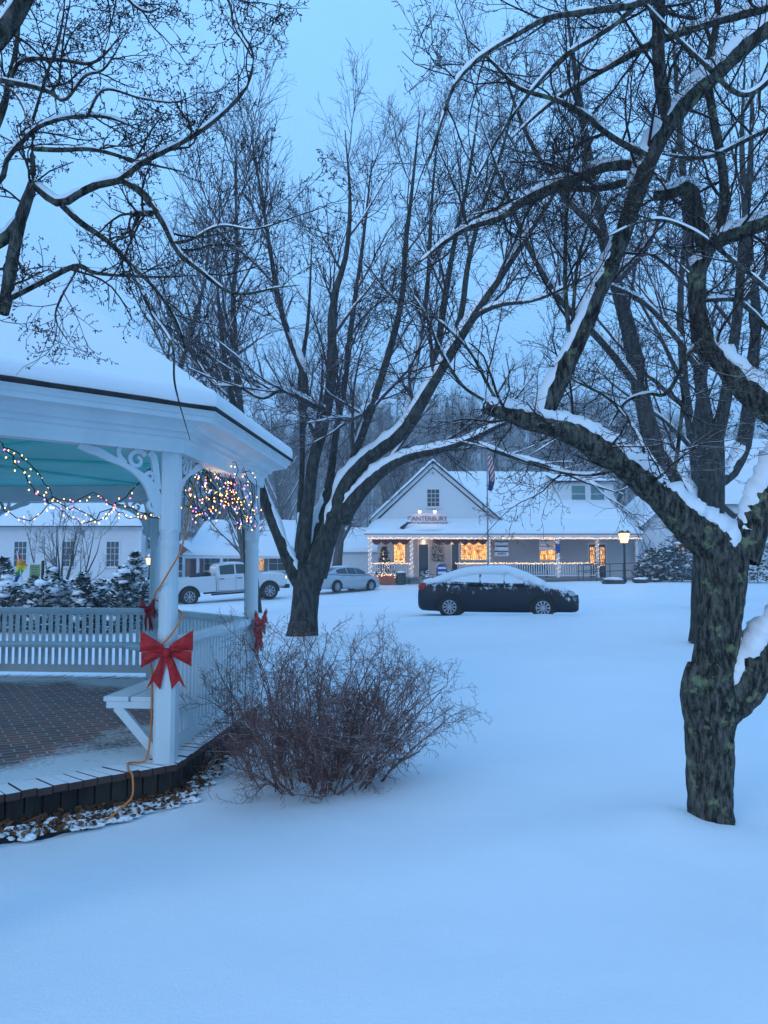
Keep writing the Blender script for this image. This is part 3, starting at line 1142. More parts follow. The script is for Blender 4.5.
for k in range(330):                            # crumbs of snow between the leaves
    i = rl.randrange(len(wid))
    p_, out, wd_ = wid[i]
    c = p_ + out * (wd_ * (.35 + .7 * rl.random()))
    z = g1(c.x, c.y) + .03
    q.ball((c.x, c.y, z), rl.uniform(.010, .042), 8, 5, (1.4, 1, .5), .6, k)
ll = q.build('leaf_litter', [M['soil'], M['leaf'], M['leaf2'], M['lumpsnow']])
tag(ll, 'wet brown leaves with crumbs of snow along the foot of the gazebo', 'leaves', kind='stuff')
# ------------------------------------------------------------------ trees
M['apple_bark'] = bark('apple_bark', (.011, .011, .009), (.14, .132, .11), (.23, .28, .14), .57, vs=11, bump=1, dist=.05)
M['apple_twig'] = bark('apple_twig', (.022, .015, .013), (.055, .036, .030), None, vs=14, bump=.3)
M['maple_bark'] = bark('maple_bark', (.018, .017, .016), (.078, .076, .066), (.20, .22, .11), .66, vs=5, dist=.04)
M['maple_twig'] = bark('maple_twig', (.042, .030, .036), (.105, .072, .076), None, vs=5, bump=.2)
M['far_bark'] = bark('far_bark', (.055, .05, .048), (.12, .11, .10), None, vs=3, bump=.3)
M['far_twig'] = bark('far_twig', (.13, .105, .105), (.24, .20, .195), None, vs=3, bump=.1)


def group_limbs(limbs):
    """list of (pts, rad) all with the same count -> arrays"""
    return np.stack([p for p, r in limbs]), np.stack([r for p, r in limbs])


def crown(T, Pm, Rm, spec, rng, caps=None, capmin=.010, amt=.8, clear=True):
    """grow branch levels on limbs. spec rows: dict(c,t0,t1,a0,a1,L,n,k,wander,trop,up,rr,tip,shrink)"""
    for s in spec:
        S, D, r, t, par = spawn(Pm, Rm, s['c'], s.get('t0', .15), s.get('t1', 1.0), s['a0'], s['a1'], rng, s.get('up', 0), s.get('rr', (.45, .7)), s.get('rmax', 9))
        keep = S[:, 2] > s.get('zmin', -9)
        if clear:
            keep &= (S[:, 1] > .75) | (np.abs(S[:, 0]) > 1.3)
        S, D, r, t, par = S[keep], D[keep], r[keep], t[keep], par[keep]
        L = s['L'] * rng.uniform(.5, 1.3, len(S)) * (1 - s.get('shrink', .4) * t)
        r = np.maximum(r, s.get('rmin', .0012))
        Pm, Rm = paths(S, D, L, r, np.maximum(r * s.get('tip', .35), .0009), s['n'], s['wander'], s['trop'], rng)
        T.add(Pm, Rm, s['k'], twig_snow(Pm, Rm, rng, s.get('snow', amt)), s.get('m', 1))
        if caps is not None and s.get('cap'):
            snow_caps(caps, Pm, Rm, rng, capmin, s['cap'], cover=.45)
    return Pm, Rm


def make_tree(name, label, loc, limbs, spec, mats, seed, rough=.06, rscale=6, kmain=14, capthick=1.0, group=None, knots=None, cat='tree', nlimb=1.0, snowlimb=.55, lo=.12, hi=.5, thin=None, cover=.95):
    rng = np.random.default_rng(seed)
    t = thing(name, label, cat, loc, 0, group)
    tr = Tubes()
    caps = []
    for p, r in limbs:
        k = kmain if r.max() > .03 * (kmain / 14) else 8
        if r.max() > .05 and kmain >= 24:
            qq = resample(np.concatenate([p, r[:, None]], 1), 150)
            tr.add(qq[:, :3], qq[:, 3], 64, twig_snow(qq[None, :, :3], qq[None, :, 3], rng, snowlimb)[0])
            snow_caps(caps, p[None], r[None], rng, .004, capthick, lo, hi, cover, thin)
            continue
        tr.add(p, r, max(k, 12) if rough and r.max() > .02 else k, twig_snow(p[None], r[None], rng, snowlimb)[0])
        snow_caps(caps, p[None], r[None], rng, .004, capthick, lo, hi, cover, thin)
    for p, r, s in (knots or []):
        tr.add(p, r, 12, np.zeros(len(r)))
    tr.build('trunk', mats, t, rough, rscale)
    T = Tubes()
    n = len(limbs[0][0])
    grp = [l for l in limbs[1:]]
    Pm, Rm = group_limbs(grp)
    crown(T, Pm, Rm, spec, rng, caps)
    T.build('crown', mats, t)
    if caps:
        build_caps('snow', caps, M['lumpsnow'], t)
    return t


# ---------------- near apple tree on the right (about 5 m away)
Y0 = 5.15
A = [
    # trunk
    [(712, 838, Y0, 56), (711, 815, Y0, 50), (710, 770, Y0, 48), (709, 730, Y0, 52), (711, 700, Y0, 62), (714, 670, Y0, 50), (718, 630, Y0, 47), (723, 590, Y0, 50), (723, 560, Y0, 52), (716, 540, Y0, 40)],
    # long left limb
    [(724, 575, Y0, 46), (716, 548, Y0, 52), (694, 528, Y0 - .03, 48), (664, 500, Y0 - .08, 40), (634, 474, Y0 - .12, 35), (602, 450, Y0 - .16, 33), (567, 431, Y0 - .20, 31), (532, 421, Y0 - .24, 27), (502, 412, Y0 - .27, 22), (484, 407, Y0 - .29, 17)],
    # limb rising from it
    [(540, 424, Y0 - .22, 20), (550, 402, Y0 - .22, 23), (562, 376, Y0 - .24, 22), (577, 343, Y0 - .27, 21), (594, 303, Y0 - .3, 20), (611, 264, Y0 - .33, 20), (626, 225, Y0 - .36, 21), (638, 188, Y0 - .4, 22), (652, 153, Y0 - .43, 23), (670, 122, Y0 - .46, 21), (692, 97, Y0 - .5, 20), (720, 70, Y0 - .55, 20), (748, 44, Y0 - .6, 19), (780, 18, Y0 - .65, 18), (830, -40, Y0 - .7, 15)],
    # upright from it
    [(660, 138, Y0 - .44, 12), (665, 112, Y0 - .47, 14), (660, 75, Y0 - .5, 13), (658, 33, Y0 - .55, 12), (660, -20, Y0 - .6, 10), (655, -70, Y0 - .65, 8)],
    # arm to the upper left
    [(652, 158, Y0 - .43, 8), (627, 146, Y0 - .52, 7), (606, 133, Y0 - .6, 6.5), (585, 115, Y0 - .66, 6), (556, 100, Y0 - .75, 5), (519, 88, Y0 - .85, 4.2), (494, 64, Y0 - .95, 3.4), (466, 38, Y0 - 1.05, 2.4)],
    [(646, 164, Y0 - .42, 10), (606, 167, Y0 - .3, 11), (573, 180, Y0 - .15, 10.5), (544, 191, Y0 - .05, 10), (523, 201, Y0, 9), (502, 217, Y0 + .1, 7), (469, 228, Y0 + .2, 5.5), (448, 240, Y0 + .28, 4.5), (420, 262, Y0 + .35, 3)],
    [(636, 180, Y0 - .40, 7), (610, 186, Y0 - .2, 8), (590, 189, Y0 - .05, 7.5), (560, 188, Y0 + .1, 6.5), (535, 200, Y0 + .2, 5), (508, 207, Y0 + .3, 4), (470, 215, Y0 + .4, 2.6)],
    # limb coming from overhead
    [(760, -70, Y0 - 1.1, 10), (690, -22, Y0 - 1.15, 8.5), (640, 3, Y0 - 1.2, 7.5), (606, 9, Y0 - 1.25, 6.8), (570, 14, Y0 - 1.3, 6.2), (545, 19, Y0 - 1.32, 5.8), (520, 33, Y0 - 1.38, 5.2), (494, 48, Y0 - 1.42, 4.8), (472, 64, Y0 - 1.45, 4.3), (455, 84, Y0 - 1.5, 3.8), (445, 110, Y0 - 1.52, 3.6), (436, 140, Y0 - 1.55, 2.8), (424, 175, Y0 - 1.58, 2)],
    [(820, -5, Y0 - .2, 10), (768, 8, Y0 - .2, 9), (723, 20, Y0 - .2, 8), (680, 33, Y0 - .2, 8), (650, 45, Y0 - .2, 7.5), (618, 62, Y0 - .15, 6), (580, 84, Y0 - .1, 4.6), (545, 108, Y0, 3.5), (510, 140, Y0 + .1, 2.4)],
    [(820, 100, Y0 - .5, 5.5), (768, 129, Y0 - .45, 5), (740, 143, Y0 - .42, 5), (715, 155, Y0 - .4, 4.6), (690, 158, Y0 - .4, 4.2), (662, 154, Y0 - .42, 4)],
    # suckers
    [(569, 332, Y0 - .26, 5), (566, 300, Y0 - .28, 4.8), (565, 262, Y0 - .32, 4.2), (567, 200, Y0 - .38, 3.4), (570, 130, Y0 - .45, 2.2)],
    [(572, 336, Y0 - .26, 4.5), (574, 300, Y0 - .3, 4), (578, 262, Y0 - .35, 3.4), (588, 225, Y0 - .4, 2.6), (600, 190, Y0 - .45, 1.8)],
    [(672, 484, Y0 - .08, 4), (677, 455, Y0 - .1, 4.2), (681, 420, Y0 - .12, 3.8), (684, 385, Y0 - .15, 3), (682, 340, Y0 - .18, 2)],
    # second limb group entering from the right, joined to a stem outside the frame
    [(742, 560, Y0 + .02, 40), (752, 530, Y0 + .02, 38), (768, 495, Y0, 36), (792, 455, Y0 - .05, 34), (822, 415, Y0 - .1, 30), (860, 350, Y0 - .15, 26), (900, 260, Y0 - .2, 20)],
    [(850, 440, Y0 - .12, 30), (800, 425, Y0 - .1, 34), (768, 407, Y0 - .08, 34), (742, 385, Y0 - .06, 28), (720, 360, Y0 - .04, 24), (706, 340, Y0 - .02, 22), (697, 308, Y0, 21), (698, 272, Y0 + .02, 20), (704, 250, Y0 + .03, 20), (698, 220, Y0 + .04, 18), (690, 188, Y0 + .05, 17), (674, 192, Y0 + .05, 15), (655, 196, Y0 + .05, 13)],
    [(702, 250, Y0 + .03, 15), (720, 240, Y0, 15), (742, 231, Y0 - .04, 16), (768, 221, Y0 - .08, 17), (800, 205, Y0 - .12, 17), (860, 170, Y0 - .2, 16)],
    [(712, 245, Y0 + .02, 10), (722, 215, Y0, 11), (724, 185, Y0 - .02, 10), (720, 152, Y0 - .04, 9.5), (712, 110, Y0 - .08, 9), (708, 70, Y0 - .1, 8), (716, 25, Y0 - .15, 6.5), (722, -30, Y0 - .2, 4.5)],
    [(705, 345, Y0, 7), (690, 352, Y0 + .1, 4), (668, 392, Y0 + .15, 4), (648, 394, Y0 + .2, 3.5), (626, 402, Y0 + .25, 3), (608, 428, Y0 + .3, 2)],
    [(706, 300, Y0, 5), (735, 300, Y0 + .1, 5), (752, 312, Y0 + .15, 5), (770, 330, Y0 + .2, 5), (800, 345, Y0 + .2, 5)],
    # heavy low limb to the right
    [(718, 715, Y0, 40), (733, 700, Y0 - .02, 46), (748, 682, Y0 - .05, 46), (768, 655, Y0 - .1, 46), (795, 622, Y0 - .15, 44), (840, 560, Y0 - .22, 38), (880, 470, Y0 - .3, 30)],
    # trunk burl and stub
    [(703, 712, Y0 - .02, 40), (696, 694, Y0 - .05, 30), (693, 676, Y0 - .06, 20), (692, 662, Y0 - .06, 9)],
    # twig in front of the fork
    [(500, 405, Y0 - .27, 4), (488, 385, Y0 - .3, 3.5), (470, 352, Y0 - .34, 3), (440, 322, Y0 - .4, 2.6), (405, 300, Y0 - .45, 1.8)],
    [(484, 400, Y0 - .29, 3.6), (462, 385, Y0 - .3, 3.4), (440, 350, Y0 - .34, 3), (428, 320, Y0 - .4, 2.4), (410, 290, Y0 - .45, 1.8)],
    [(620, 470, Y0 - .15, 3.5), (585, 475, Y0 - .1, 3.0), (545, 468, Y0, 2.8), (500, 452, Y0 + .1, 2.3), (455, 440, Y0 + .2, 1.6)],
    [(650, 490, Y0 - .1, 3.2), (640, 440, Y0 + .1, 3.0), (610, 400, Y0 + .3, 2.8), (575, 380, Y0 + .5, 2.2), (540, 350, Y0 + .7, 1.6)],
    [(768, 290, Y0 - .6, 5), (735, 262, Y0 - .65, 4.4), (690, 230, Y0 - .7, 4), (650, 220, Y0 - .75, 3), (600, 240, Y0 - .8, 2)],
    [(790, 60, Y0 - 1, 7), (745, 95, Y0 - 1, 5.5), (700, 60, Y0 - 1.05, 4.5), (650, 10, Y0 - 1.1, 3.5), (610, -40, Y0 - 1.1, 3)],
    [(700, -60, Y0 - .9, 7), (620, 20, Y0 - .95, 5.5), (560, 60, Y0 - 1.0, 4.5), (510, 120, Y0 - 1.05, 3.2), (470, 190, Y0 - 1.1, 2)],
]
A = [[(a, b, c, w * (.88 if i == 0 else .76 if i == 1 else .85 if i in (2, 13, 14, 19) else 1)) for a, b, c, w in row] for i, row in enumerate(A)]
LA = [traced(c, 46) for c in A]
spec_apple = [
    dict(c=9, t0=.12, a0=25, a1=80, L=.85, n=9, k=5, wander=.17, trop=.015, up=.12, rr=(.35, .6), rmax=.011, rmin=.0035, tip=.35, snow=.6, m=1, zmin=2.1),
    dict(c=6, t0=.12, a0=25, a1=75, L=.42, n=7, k=4, wander=.2, trop=.012, up=.05, rr=(.5, .75), rmin=.0022, tip=.45, snow=.38, m=1),
    dict(c=5, t0=.1, a0=30, a1=80, L=.17, n=5, k=3, wander=.22, trop=.01, rr=(.55, .8), rmin=.0016, tip=.6, snow=.4, m=1),
    dict(c=3, t0=.2, a0=35, a1=85, L=.032, n=3, k=3, wander=.2, trop=.02, rr=(.8, 1.1), rmin=.0015, tip=1.5, snow=.35, m=1),
]
make_tree('apple_tree', 'gnarled lichen-spotted apple tree with thick snow on its limbs at the right', (TX, TY, 0), LA, spec_apple, [M['apple_bark'], M['apple_twig']], 5, rough=.13, rscale=7, kmain=24, capthick=.95, thin=.030)

# ---------------- apple tree reaching in from the upper left
Y1 = 3.3
B = [
    [(-185, 1150, Y1 - .1, 90), (-182, 900, Y1 - .1, 80), (-178, 640, Y1 - .1, 76), (-160, 420, Y1 - .08, 74), (-120, 300, Y1 - .05, 60), (-90, 230, Y1, 50)],
    [(-100, 250, Y1, 40), (-60, 262, Y1, 22), (-20, 250, Y1, 15), (8, 236, Y1, 13), (19, 222, Y1, 12.5), (26, 203, Y1, 11.5), (32, 186, Y1, 9), (33, 168, Y1, 5.5), (32, 150, Y1, 5), (33, 136, Y1, 4.5), (26, 112, Y1 + .05, 4), (14, 92, Y1 + .1, 3.4), (-5, 82, Y1 + .1, 3)],
    [(20, 222, Y1, 12), (14, 250, Y1 - .02, 12), (9, 280, Y1 - .04, 12.5), (6, 300, Y1 - .05, 12), (4, 314, Y1 - .06, 10)],
    [(31, 182, Y1, 7), (48, 197, Y1, 9), (62, 203, Y1, 9), (80, 193, Y1, 8), (100, 184, Y1, 8), (120, 180, Y1, 7.5), (140, 164, Y1, 6), (165, 151, Y1, 5.4), (195, 135, Y1 + .04, 5), (220, 116, Y1 + .06, 4.5), (240, 96, Y1 + .08, 3.6), (250, 78, Y1 + .1, 3), (253, 52, Y1 + .1, 2.4), (240, 30, Y1 + .1, 1.8), (232, 0, Y1 + .1, 1.5)],
    [(121, 180, Y1, 6.5), (140, 191, Y1, 8), (154, 208, Y1, 8), (165, 225, Y1, 7.5), (172, 240, Y1, 7), (182, 256, Y1, 6), (202, 272, Y1 + .02, 4.6), (225, 290, Y1 + .04, 3.6), (245, 294, Y1 + .05, 3), (275, 288, Y1 + .06, 2.2), (300, 285, Y1 + .06, 1.6)],
    [(62, 205, Y1, 7), (80, 222, Y1 + .04, 6.5), (110, 243, Y1 + .1, 5.5), (130, 264, Y1 + .15, 4.6), (158, 292, Y1 + .2, 3.6), (180, 330, Y1 + .25, 2.6), (190, 380, Y1 + .3, 1.6)],
    [(8, 299, Y1 - .05, 7), (40, 283, Y1, 6), (76, 266, Y1, 5.6), (92, 272, Y1, 4.4), (115, 275, Y1, 3.6), (160, 277, Y1, 2.6), (200, 275, Y1, 1.6)],
    [(34, 149, Y1, 5), (60, 150, Y1, 5), (85, 149, Y1 + .02, 4.6), (105, 152, Y1 + .04, 4), (140, 162, Y1 + .06, 3.2), (190, 173, Y1 + .1, 2)],
    [(-80, 225, Y1, 24), (-40, 205, Y1, 12), (0, 180, Y1, 6), (8, 158, Y1, 5), (32, 132, Y1, 4.6), (50, 122, Y1, 4.2), (80, 116, Y1 + .05, 3.8), (110, 118, Y1 + .08, 3), (140, 130, Y1 + .1, 1.8)],
    [(-90, 190, Y1 - .3, 34), (-60, 120, Y1 - .3, 26), (-20, 60, Y1 - .3, 21), (5, 30, Y1 - .3, 19), (24, 0, Y1 - .3, 17), (40, -40, Y1 - .3, 14)],
    [(-40, 200, Y1 + .2, 12), (0, 118, Y1 + .2, 7), (8, 85, Y1 + .2, 6), (16, 50, Y1 + .2, 5), (19, 15, Y1 + .2, 4), (24, -30, Y1 + .2, 3)],
    [(-30, 72, Y1 + .1, 8), (0, 80, Y1 + .1, 6), (30, 86, Y1 + .1, 5.5), (50, 92, Y1 + .1, 5), (65, 100, Y1 + .1, 3.6), (85, 76, Y1 + .1, 3), (105, 68, Y1 + .1, 2.4), (128, 30, Y1 + .1, 1.6)],
    [(-20, 160, Y1 + .15, 7), (5, 100, Y1 + .15, 4.5), (20, 62, Y1 + .15, 4.2), (60, 60, Y1 + .15, 4), (95, 62, Y1 + .15, 3), (125, 30, Y1 + .15, 1.8)],
    [(30, 130, Y1 + .05, 3.2), (45, 80, Y1, 3), (60, 35, Y1, 2.6), (66, -10, Y1, 2)],
    [(86, 118, Y1 + .05, 3.2), (104, 90, Y1 + .05, 2.8), (140, 98, Y1 + .05, 2.2), (175, 102, Y1 + .05, 1.6), (205, 90, Y1 + .1, 1.3)],
    [(152, 213, Y1 - .01, 7.5), (142, 213, Y1 - .04, 7), (133, 214, Y1 - .06, 6.5)],
    [(173, 243, Y1, 4), (190, 240, Y1 - .05, 3.2), (220, 226, Y1 - .1, 2.6), (256, 229, Y1 - .1, 2), (300, 215, Y1 - .1, 1.5), (330, 205, Y1 - .1, 1.2)],
    [(78, 267, Y1, 3), (60, 300, Y1 - .05, 2.4), (56, 320, Y1 - .1, 1.8), (70, 345, Y1 - .12, 1.3)],
    [(130, 264, Y1 + .15, 3.5), (150, 310, Y1 + .1, 3), (172, 345, Y1 + .05, 2.4), (175, 385, Y1, 2), (190, 440, Y1, 1.4)],
    [(-80, 100, Y1 - .5, 14), (-20, 20, Y1 - .5, 8), (40, -30, Y1 - .5, 6), (120, -70, Y1 - .5, 5)],
    [(60, -60, Y1 - .4, 5), (110, -20, Y1 - .4, 4), (135, 6, Y1 - .4, 3.2), (150, 12, Y1 - .4, 2.4), (162, 6, Y1 - .4, 1.5)],
    [(150, -80, Y1 - .3, 5), (200, -40, Y1 - .3, 4), (228, 0, Y1 - .3, 2.8), (234, 25, Y1 - .3, 2.2), (250, 55, Y1 - .3, 1.4)],
]
LB = [traced(c, 34) for c in B]
spec_appleL = [
    dict(c=7, zmin=2.72, t0=.3, a0=25, a1=75, L=.42, n=8, k=5, wander=.2, trop=.012, up=.06, rr=(.4, .65), rmax=.006, rmin=.0022, tip=.4, snow=.3, m=1),
    dict(c=5, zmin=2.6, t0=.12, a0=25, a1=75, L=.20, n=6, k=4, wander=.22, trop=.01, rr=(.5, .75), rmin=.0016, tip=.5, snow=.4, m=1),
    dict(c=4, t0=.12, a0=35, a1=85, L=.075, n=4, k=3, wander=.25, trop=.01, rr=(.6, .85), rmin=.0013, tip=.7, snow=.3, m=1),
    dict(c=3, t0=.3, a0=35, a1=85, L=.016, n=3, k=4, wander=.15, trop=.02, rr=(.9, 1.2), rmin=.0014, tip=1.9, snow=.3, m=1),
]
bx = P(-185, 1000, Y1 - .1)
make_tree('apple_tree', 'knobbly spur-covered apple branches reaching in over the gazebo roof at upper left', (bx[0], bx[1], 0), LB, spec_appleL, [M['apple_bark'], M['apple_twig']], 11, rough=.08, rscale=12, kmain=14, capthick=.5, thin=.018, cover=.5)

# ---------------- the maple in the middle (about 17 m away)
Y2 = 16.6
C = [
    [(300, 652, Y2, 44), (302, 636, Y2, 36), (304, 615, Y2, 31), (306, 595, Y2, 30), (309, 578, Y2, 33), (312, 565, Y2, 36)],
    [(300, 585, Y2, 16), (293, 572, Y2 - .1, 15), (281, 543, Y2 - .2, 13), (270, 515, Y2 - .3, 12), (263, 495, Y2 - .4, 11), (254, 468, Y2 - .5, 10), (240, 430, Y2 - .6, 8), (228, 380, Y2 - .8, 6), (220, 320, Y2 - 1, 4), (215, 250, Y2 - 1, 2)],
    [(301, 568, Y2, 18), (304, 530, Y2, 17), (309, 495, Y2, 14), (313, 465, Y2 - .1, 13), (319, 440, Y2 - .1, 13), (326, 415, Y2 - .2, 12), (332, 370, Y2 - .3, 11), (332, 325, Y2 - .4, 10), (336, 290, Y2 - .4, 8), (346, 255, Y2 - .5, 6), (350, 200, Y2 - .6, 4), (345, 130, Y2 - .7, 2.5)],
    [(318, 440, Y2, 9), (306, 405, Y2 + .2, 8.5), (304, 375, Y2 + .3, 8), (292, 345, Y2 + .4, 7), (280, 305, Y2 + .5, 6), (272, 262, Y2 + .6, 5), (262, 200, Y2 + .7, 3.6), (250, 130, Y2 + .8, 2)],
    [(306, 555, Y2 + .1, 14), (318, 520, Y2 + .4, 12), (330, 480, Y2 + .6, 9), (335, 440, Y2 + .8, 8), (345, 380, Y2 + 1, 7), (352, 320, Y2 + 1.2, 6), (362, 250, Y2 + 1.4, 4), (372, 160, Y2 + 1.6, 2.4)],
    [(314, 575, Y2, 30), (324, 545, Y2, 24), (336, 512, Y2, 20), (348, 484, Y2, 15), (356, 452, Y2 - .1, 10), (374, 400, Y2 - .2, 8.5), (394, 335, Y2 - .3, 7.5), (403, 290, Y2 - .4, 6.5), (405, 250, Y2 - .5, 5.5), (412, 190, Y2 - .6, 4), (420, 110, Y2 - .7, 2.4)],
    [(338, 510, Y2, 20), (348, 480, Y2 - .2, 18), (368, 458, Y2 - .3, 16), (402, 432, Y2 - .6, 15), (428, 392, Y2 - .9, 13), (450, 355, Y2 - 1.2, 11), (474, 316, Y2 - 1.5, 9), (500, 278, Y2 - 1.8, 7.5), (530, 232, Y2 - 2.1, 5.5), (562, 180, Y2 - 2.4, 4), (595, 110, Y2 - 2.7, 2.4)],
    [(342, 520, Y2, 20), (352, 503, Y2 - .2, 18), (368, 484, Y2 - .4, 15), (388, 467, Y2 - .6, 12), (412, 456, Y2 - .9, 10), (440, 450, Y2 - 1.2, 8), (470, 440, Y2 - 1.5, 6.5), (500, 425, Y2 - 1.8, 5), (540, 410, Y2 - 2.1, 3.6), (580, 385, Y2 - 2.4, 2)],
    [(428, 392, Y2 - .9, 9), (436, 360, Y2 - .8, 8.5), (441, 325, Y2 - .8, 8), (447, 285, Y2 - .8, 7), (455, 240, Y2 - .8, 5.5), (468, 180, Y2 - .8, 4), (480, 100, Y2 - .8, 2.2)],
    [(450, 355, Y2 - 1.2, 8), (462, 310, Y2 - 1.1, 7), (468, 265, Y2 - 1.1, 6), (482, 210, Y2 - 1.1, 4.6), (505, 140, Y2 - 1.1, 3), (520, 70, Y2 - 1.1, 2)],
    [(300, 548, Y2, 9), (299, 520, Y2 + .3, 7), (302, 470, Y2 + .6, 6), (302, 420, Y2 + .8, 6), (300, 380, Y2 + 1, 5), (308, 320, Y2 + 1.2, 4), (312, 240, Y2 + 1.4, 2.5)],
    [(330, 410, Y2 - .2, 6), (318, 408, Y2 - .4, 7), (300, 398, Y2 - .6, 6), (282, 390, Y2 - .8, 5), (262, 398, Y2 - 1, 4), (240, 388, Y2 - 1.2, 3), (215, 385, Y2 - 1.4, 2)],
    [(376, 398, Y2 - .2, 5), (360, 415, Y2 - .3, 5), (345, 420, Y2 - .5, 4), (336, 416, Y2 - .6, 3)],
    [(474, 316, Y2 - 1.5, 6), (500, 305, Y2 - 1.8, 5), (535, 300, Y2 - 2.1, 4), (570, 285, Y2 - 2.4, 3), (610, 262, Y2 - 2.7, 2)],
    [(403, 432, Y2 - .6, 6), (420, 340, Y2 + .3, 6), (428, 280, Y2 + .7, 5), (432, 200, Y2 + 1, 3.5), (440, 110, Y2 + 1.2, 2)],
    [(470, 440, Y2 - 1.5, 4), (505, 455, Y2 - 1.8, 3.6), (545, 465, Y2 - 2.1, 3.2), (585, 482, Y2 - 2.4, 2.6), (625, 495, Y2 - 2.7, 1.6)],
]
C = [[(a, b, c, w * .9) for a, b, c, w in row] for row in C]
LC = [traced(c, 32) for c in C]
spec_maple = [
    dict(c=8, t0=.25, a0=22, a1=58, L=2.7, n=9, k=5, wander=.08, trop=.032, up=.15, rr=(.4, .6), rmax=.045, rmin=.014, tip=.3, snow=.62, m=1, cap=.9, shrink=.45),
    dict(c=7, t0=.1, a0=20, a1=54, L=1.2, n=7, k=4, wander=.085, trop=.035, up=.1, rr=(.45, .65), rmin=.0065, tip=.45, snow=.5, m=1, shrink=.4),
    dict(c=5, t0=.1, a0=18, a1=48, L=.6, n=5, k=3, wander=.08, trop=.035, rr=(.55, .75), rmin=.0045, tip=.55, snow=.35, m=1),
    dict(c=3, t0=.15, a0=20, a1=50, L=.27, n=4, k=3, wander=.09, trop=.03, rr=(.6, .85), rmin=.0034, tip=.7, snow=.25, m=1),
]
make_tree('maple_tree', 'big bare maple with forked snow-lined limbs behind the leafless bush', (MX, MY, 0), LC, spec_maple, [M['maple_bark'], M['maple_twig']], 21, rough=.09, rscale=3.0, kmain=18, capthick=1.5, cat='tree')

# ---------------- trees behind the near apple tree
Y3 = 15.5
D_ = [
    [(706, 642, Y3, 38), (706, 625, Y3, 34), (706, 590, Y3, 32), (708, 550, Y3, 32), (710, 510, Y3, 30), (712, 470, Y3, 28), (712, 440, Y3, 26)],
    [(712, 452, Y3, 20), (706, 415, Y3, 15), (699, 370, Y3 + .1, 13), (695, 320, Y3 + .2, 12), (690, 260, Y3 + .3, 10), (684, 190, Y3 + .4, 8), (678, 110, Y3 + .4, 6), (672, 20, Y3 + .4, 4)],
    [(712, 450, Y3, 20), (722, 415, Y3 - .1, 15), (730, 370, Y3 - .2, 13), (738, 310, Y3 - .3, 11), (742, 250, Y3 - .4, 9), (750, 170, Y3 - .5, 7), (752, 80, Y3 - .6, 5)],
    [(709, 545, Y3, 24), (690, 500, Y3 + .2, 20), (668, 462, Y3 + .4, 19), (652, 437, Y3 + .5, 19), (641, 390, Y3 + .6, 18), (628, 328, Y3 + .7, 17), (616, 283, Y3 + .8, 15), (603, 237, Y3 + .9, 13), (595, 195, Y3 + 1, 11), (586, 140, Y3 + 1.1, 9), (575, 70, Y3 + 1.2, 6), (565, 0, Y3 + 1.3, 4)],
    [(712, 480, Y3, 20), (728, 475, Y3 + .3, 18), (742, 450, Y3 + .5, 17), (748, 415, Y3 + .6, 16), (752, 370, Y3 + .7, 14), (756, 310, Y3 + .8, 11), (748, 240, Y3 + .9, 9), (742, 150, Y3 + 1, 6), (745, 60, Y3 + 1, 4)],
    [(641, 390, Y3 + .6, 8), (600, 340, Y3 + .3, 8), (560, 300, Y3, 7), (530, 250, Y3 - .3, 6), (505, 190, Y3 - .5, 4), (480, 120, Y3 - .7, 2.4)],
    [(603, 237, Y3 + .9, 8), (560, 190, Y3 + .8, 7), (525, 130, Y3 + .7, 5), (500, 60, Y3 + .6, 3)],
    [(616, 283, Y3 + .8, 8), (650, 240, Y3 + .9, 7), (668, 180, Y3 + 1, 5), (690, 90, Y3 + 1.1, 3)],
    [(699, 370, Y3, 7), (670, 330, Y3 - .2, 6), (640, 300, Y3 - .4, 5), (600, 280, Y3 - .6, 3)],
    [(738, 310, Y3 - .3, 8), (770, 260, Y3 - .4, 7), (810, 190, Y3 - .5, 5)],
]
D_ = [[(a, b, c, w * .88) for a, b, c, w in row] for row in D_]
LD = [traced(c, 30) for c in D_]
dx = P(706, 640, Y3)
make_tree('shade_tree', 'tall bare tree with several straight trunks just behind the lichened apple tree', (dx[0], dx[1], 0), LD, [dict(s_, c=max(2, s_['c'] - 2)) for s_ in spec_maple], [M['maple_bark'], M['maple_twig']], 31, rough=.08, rscale=3.5, kmain=16, capthick=1.3)


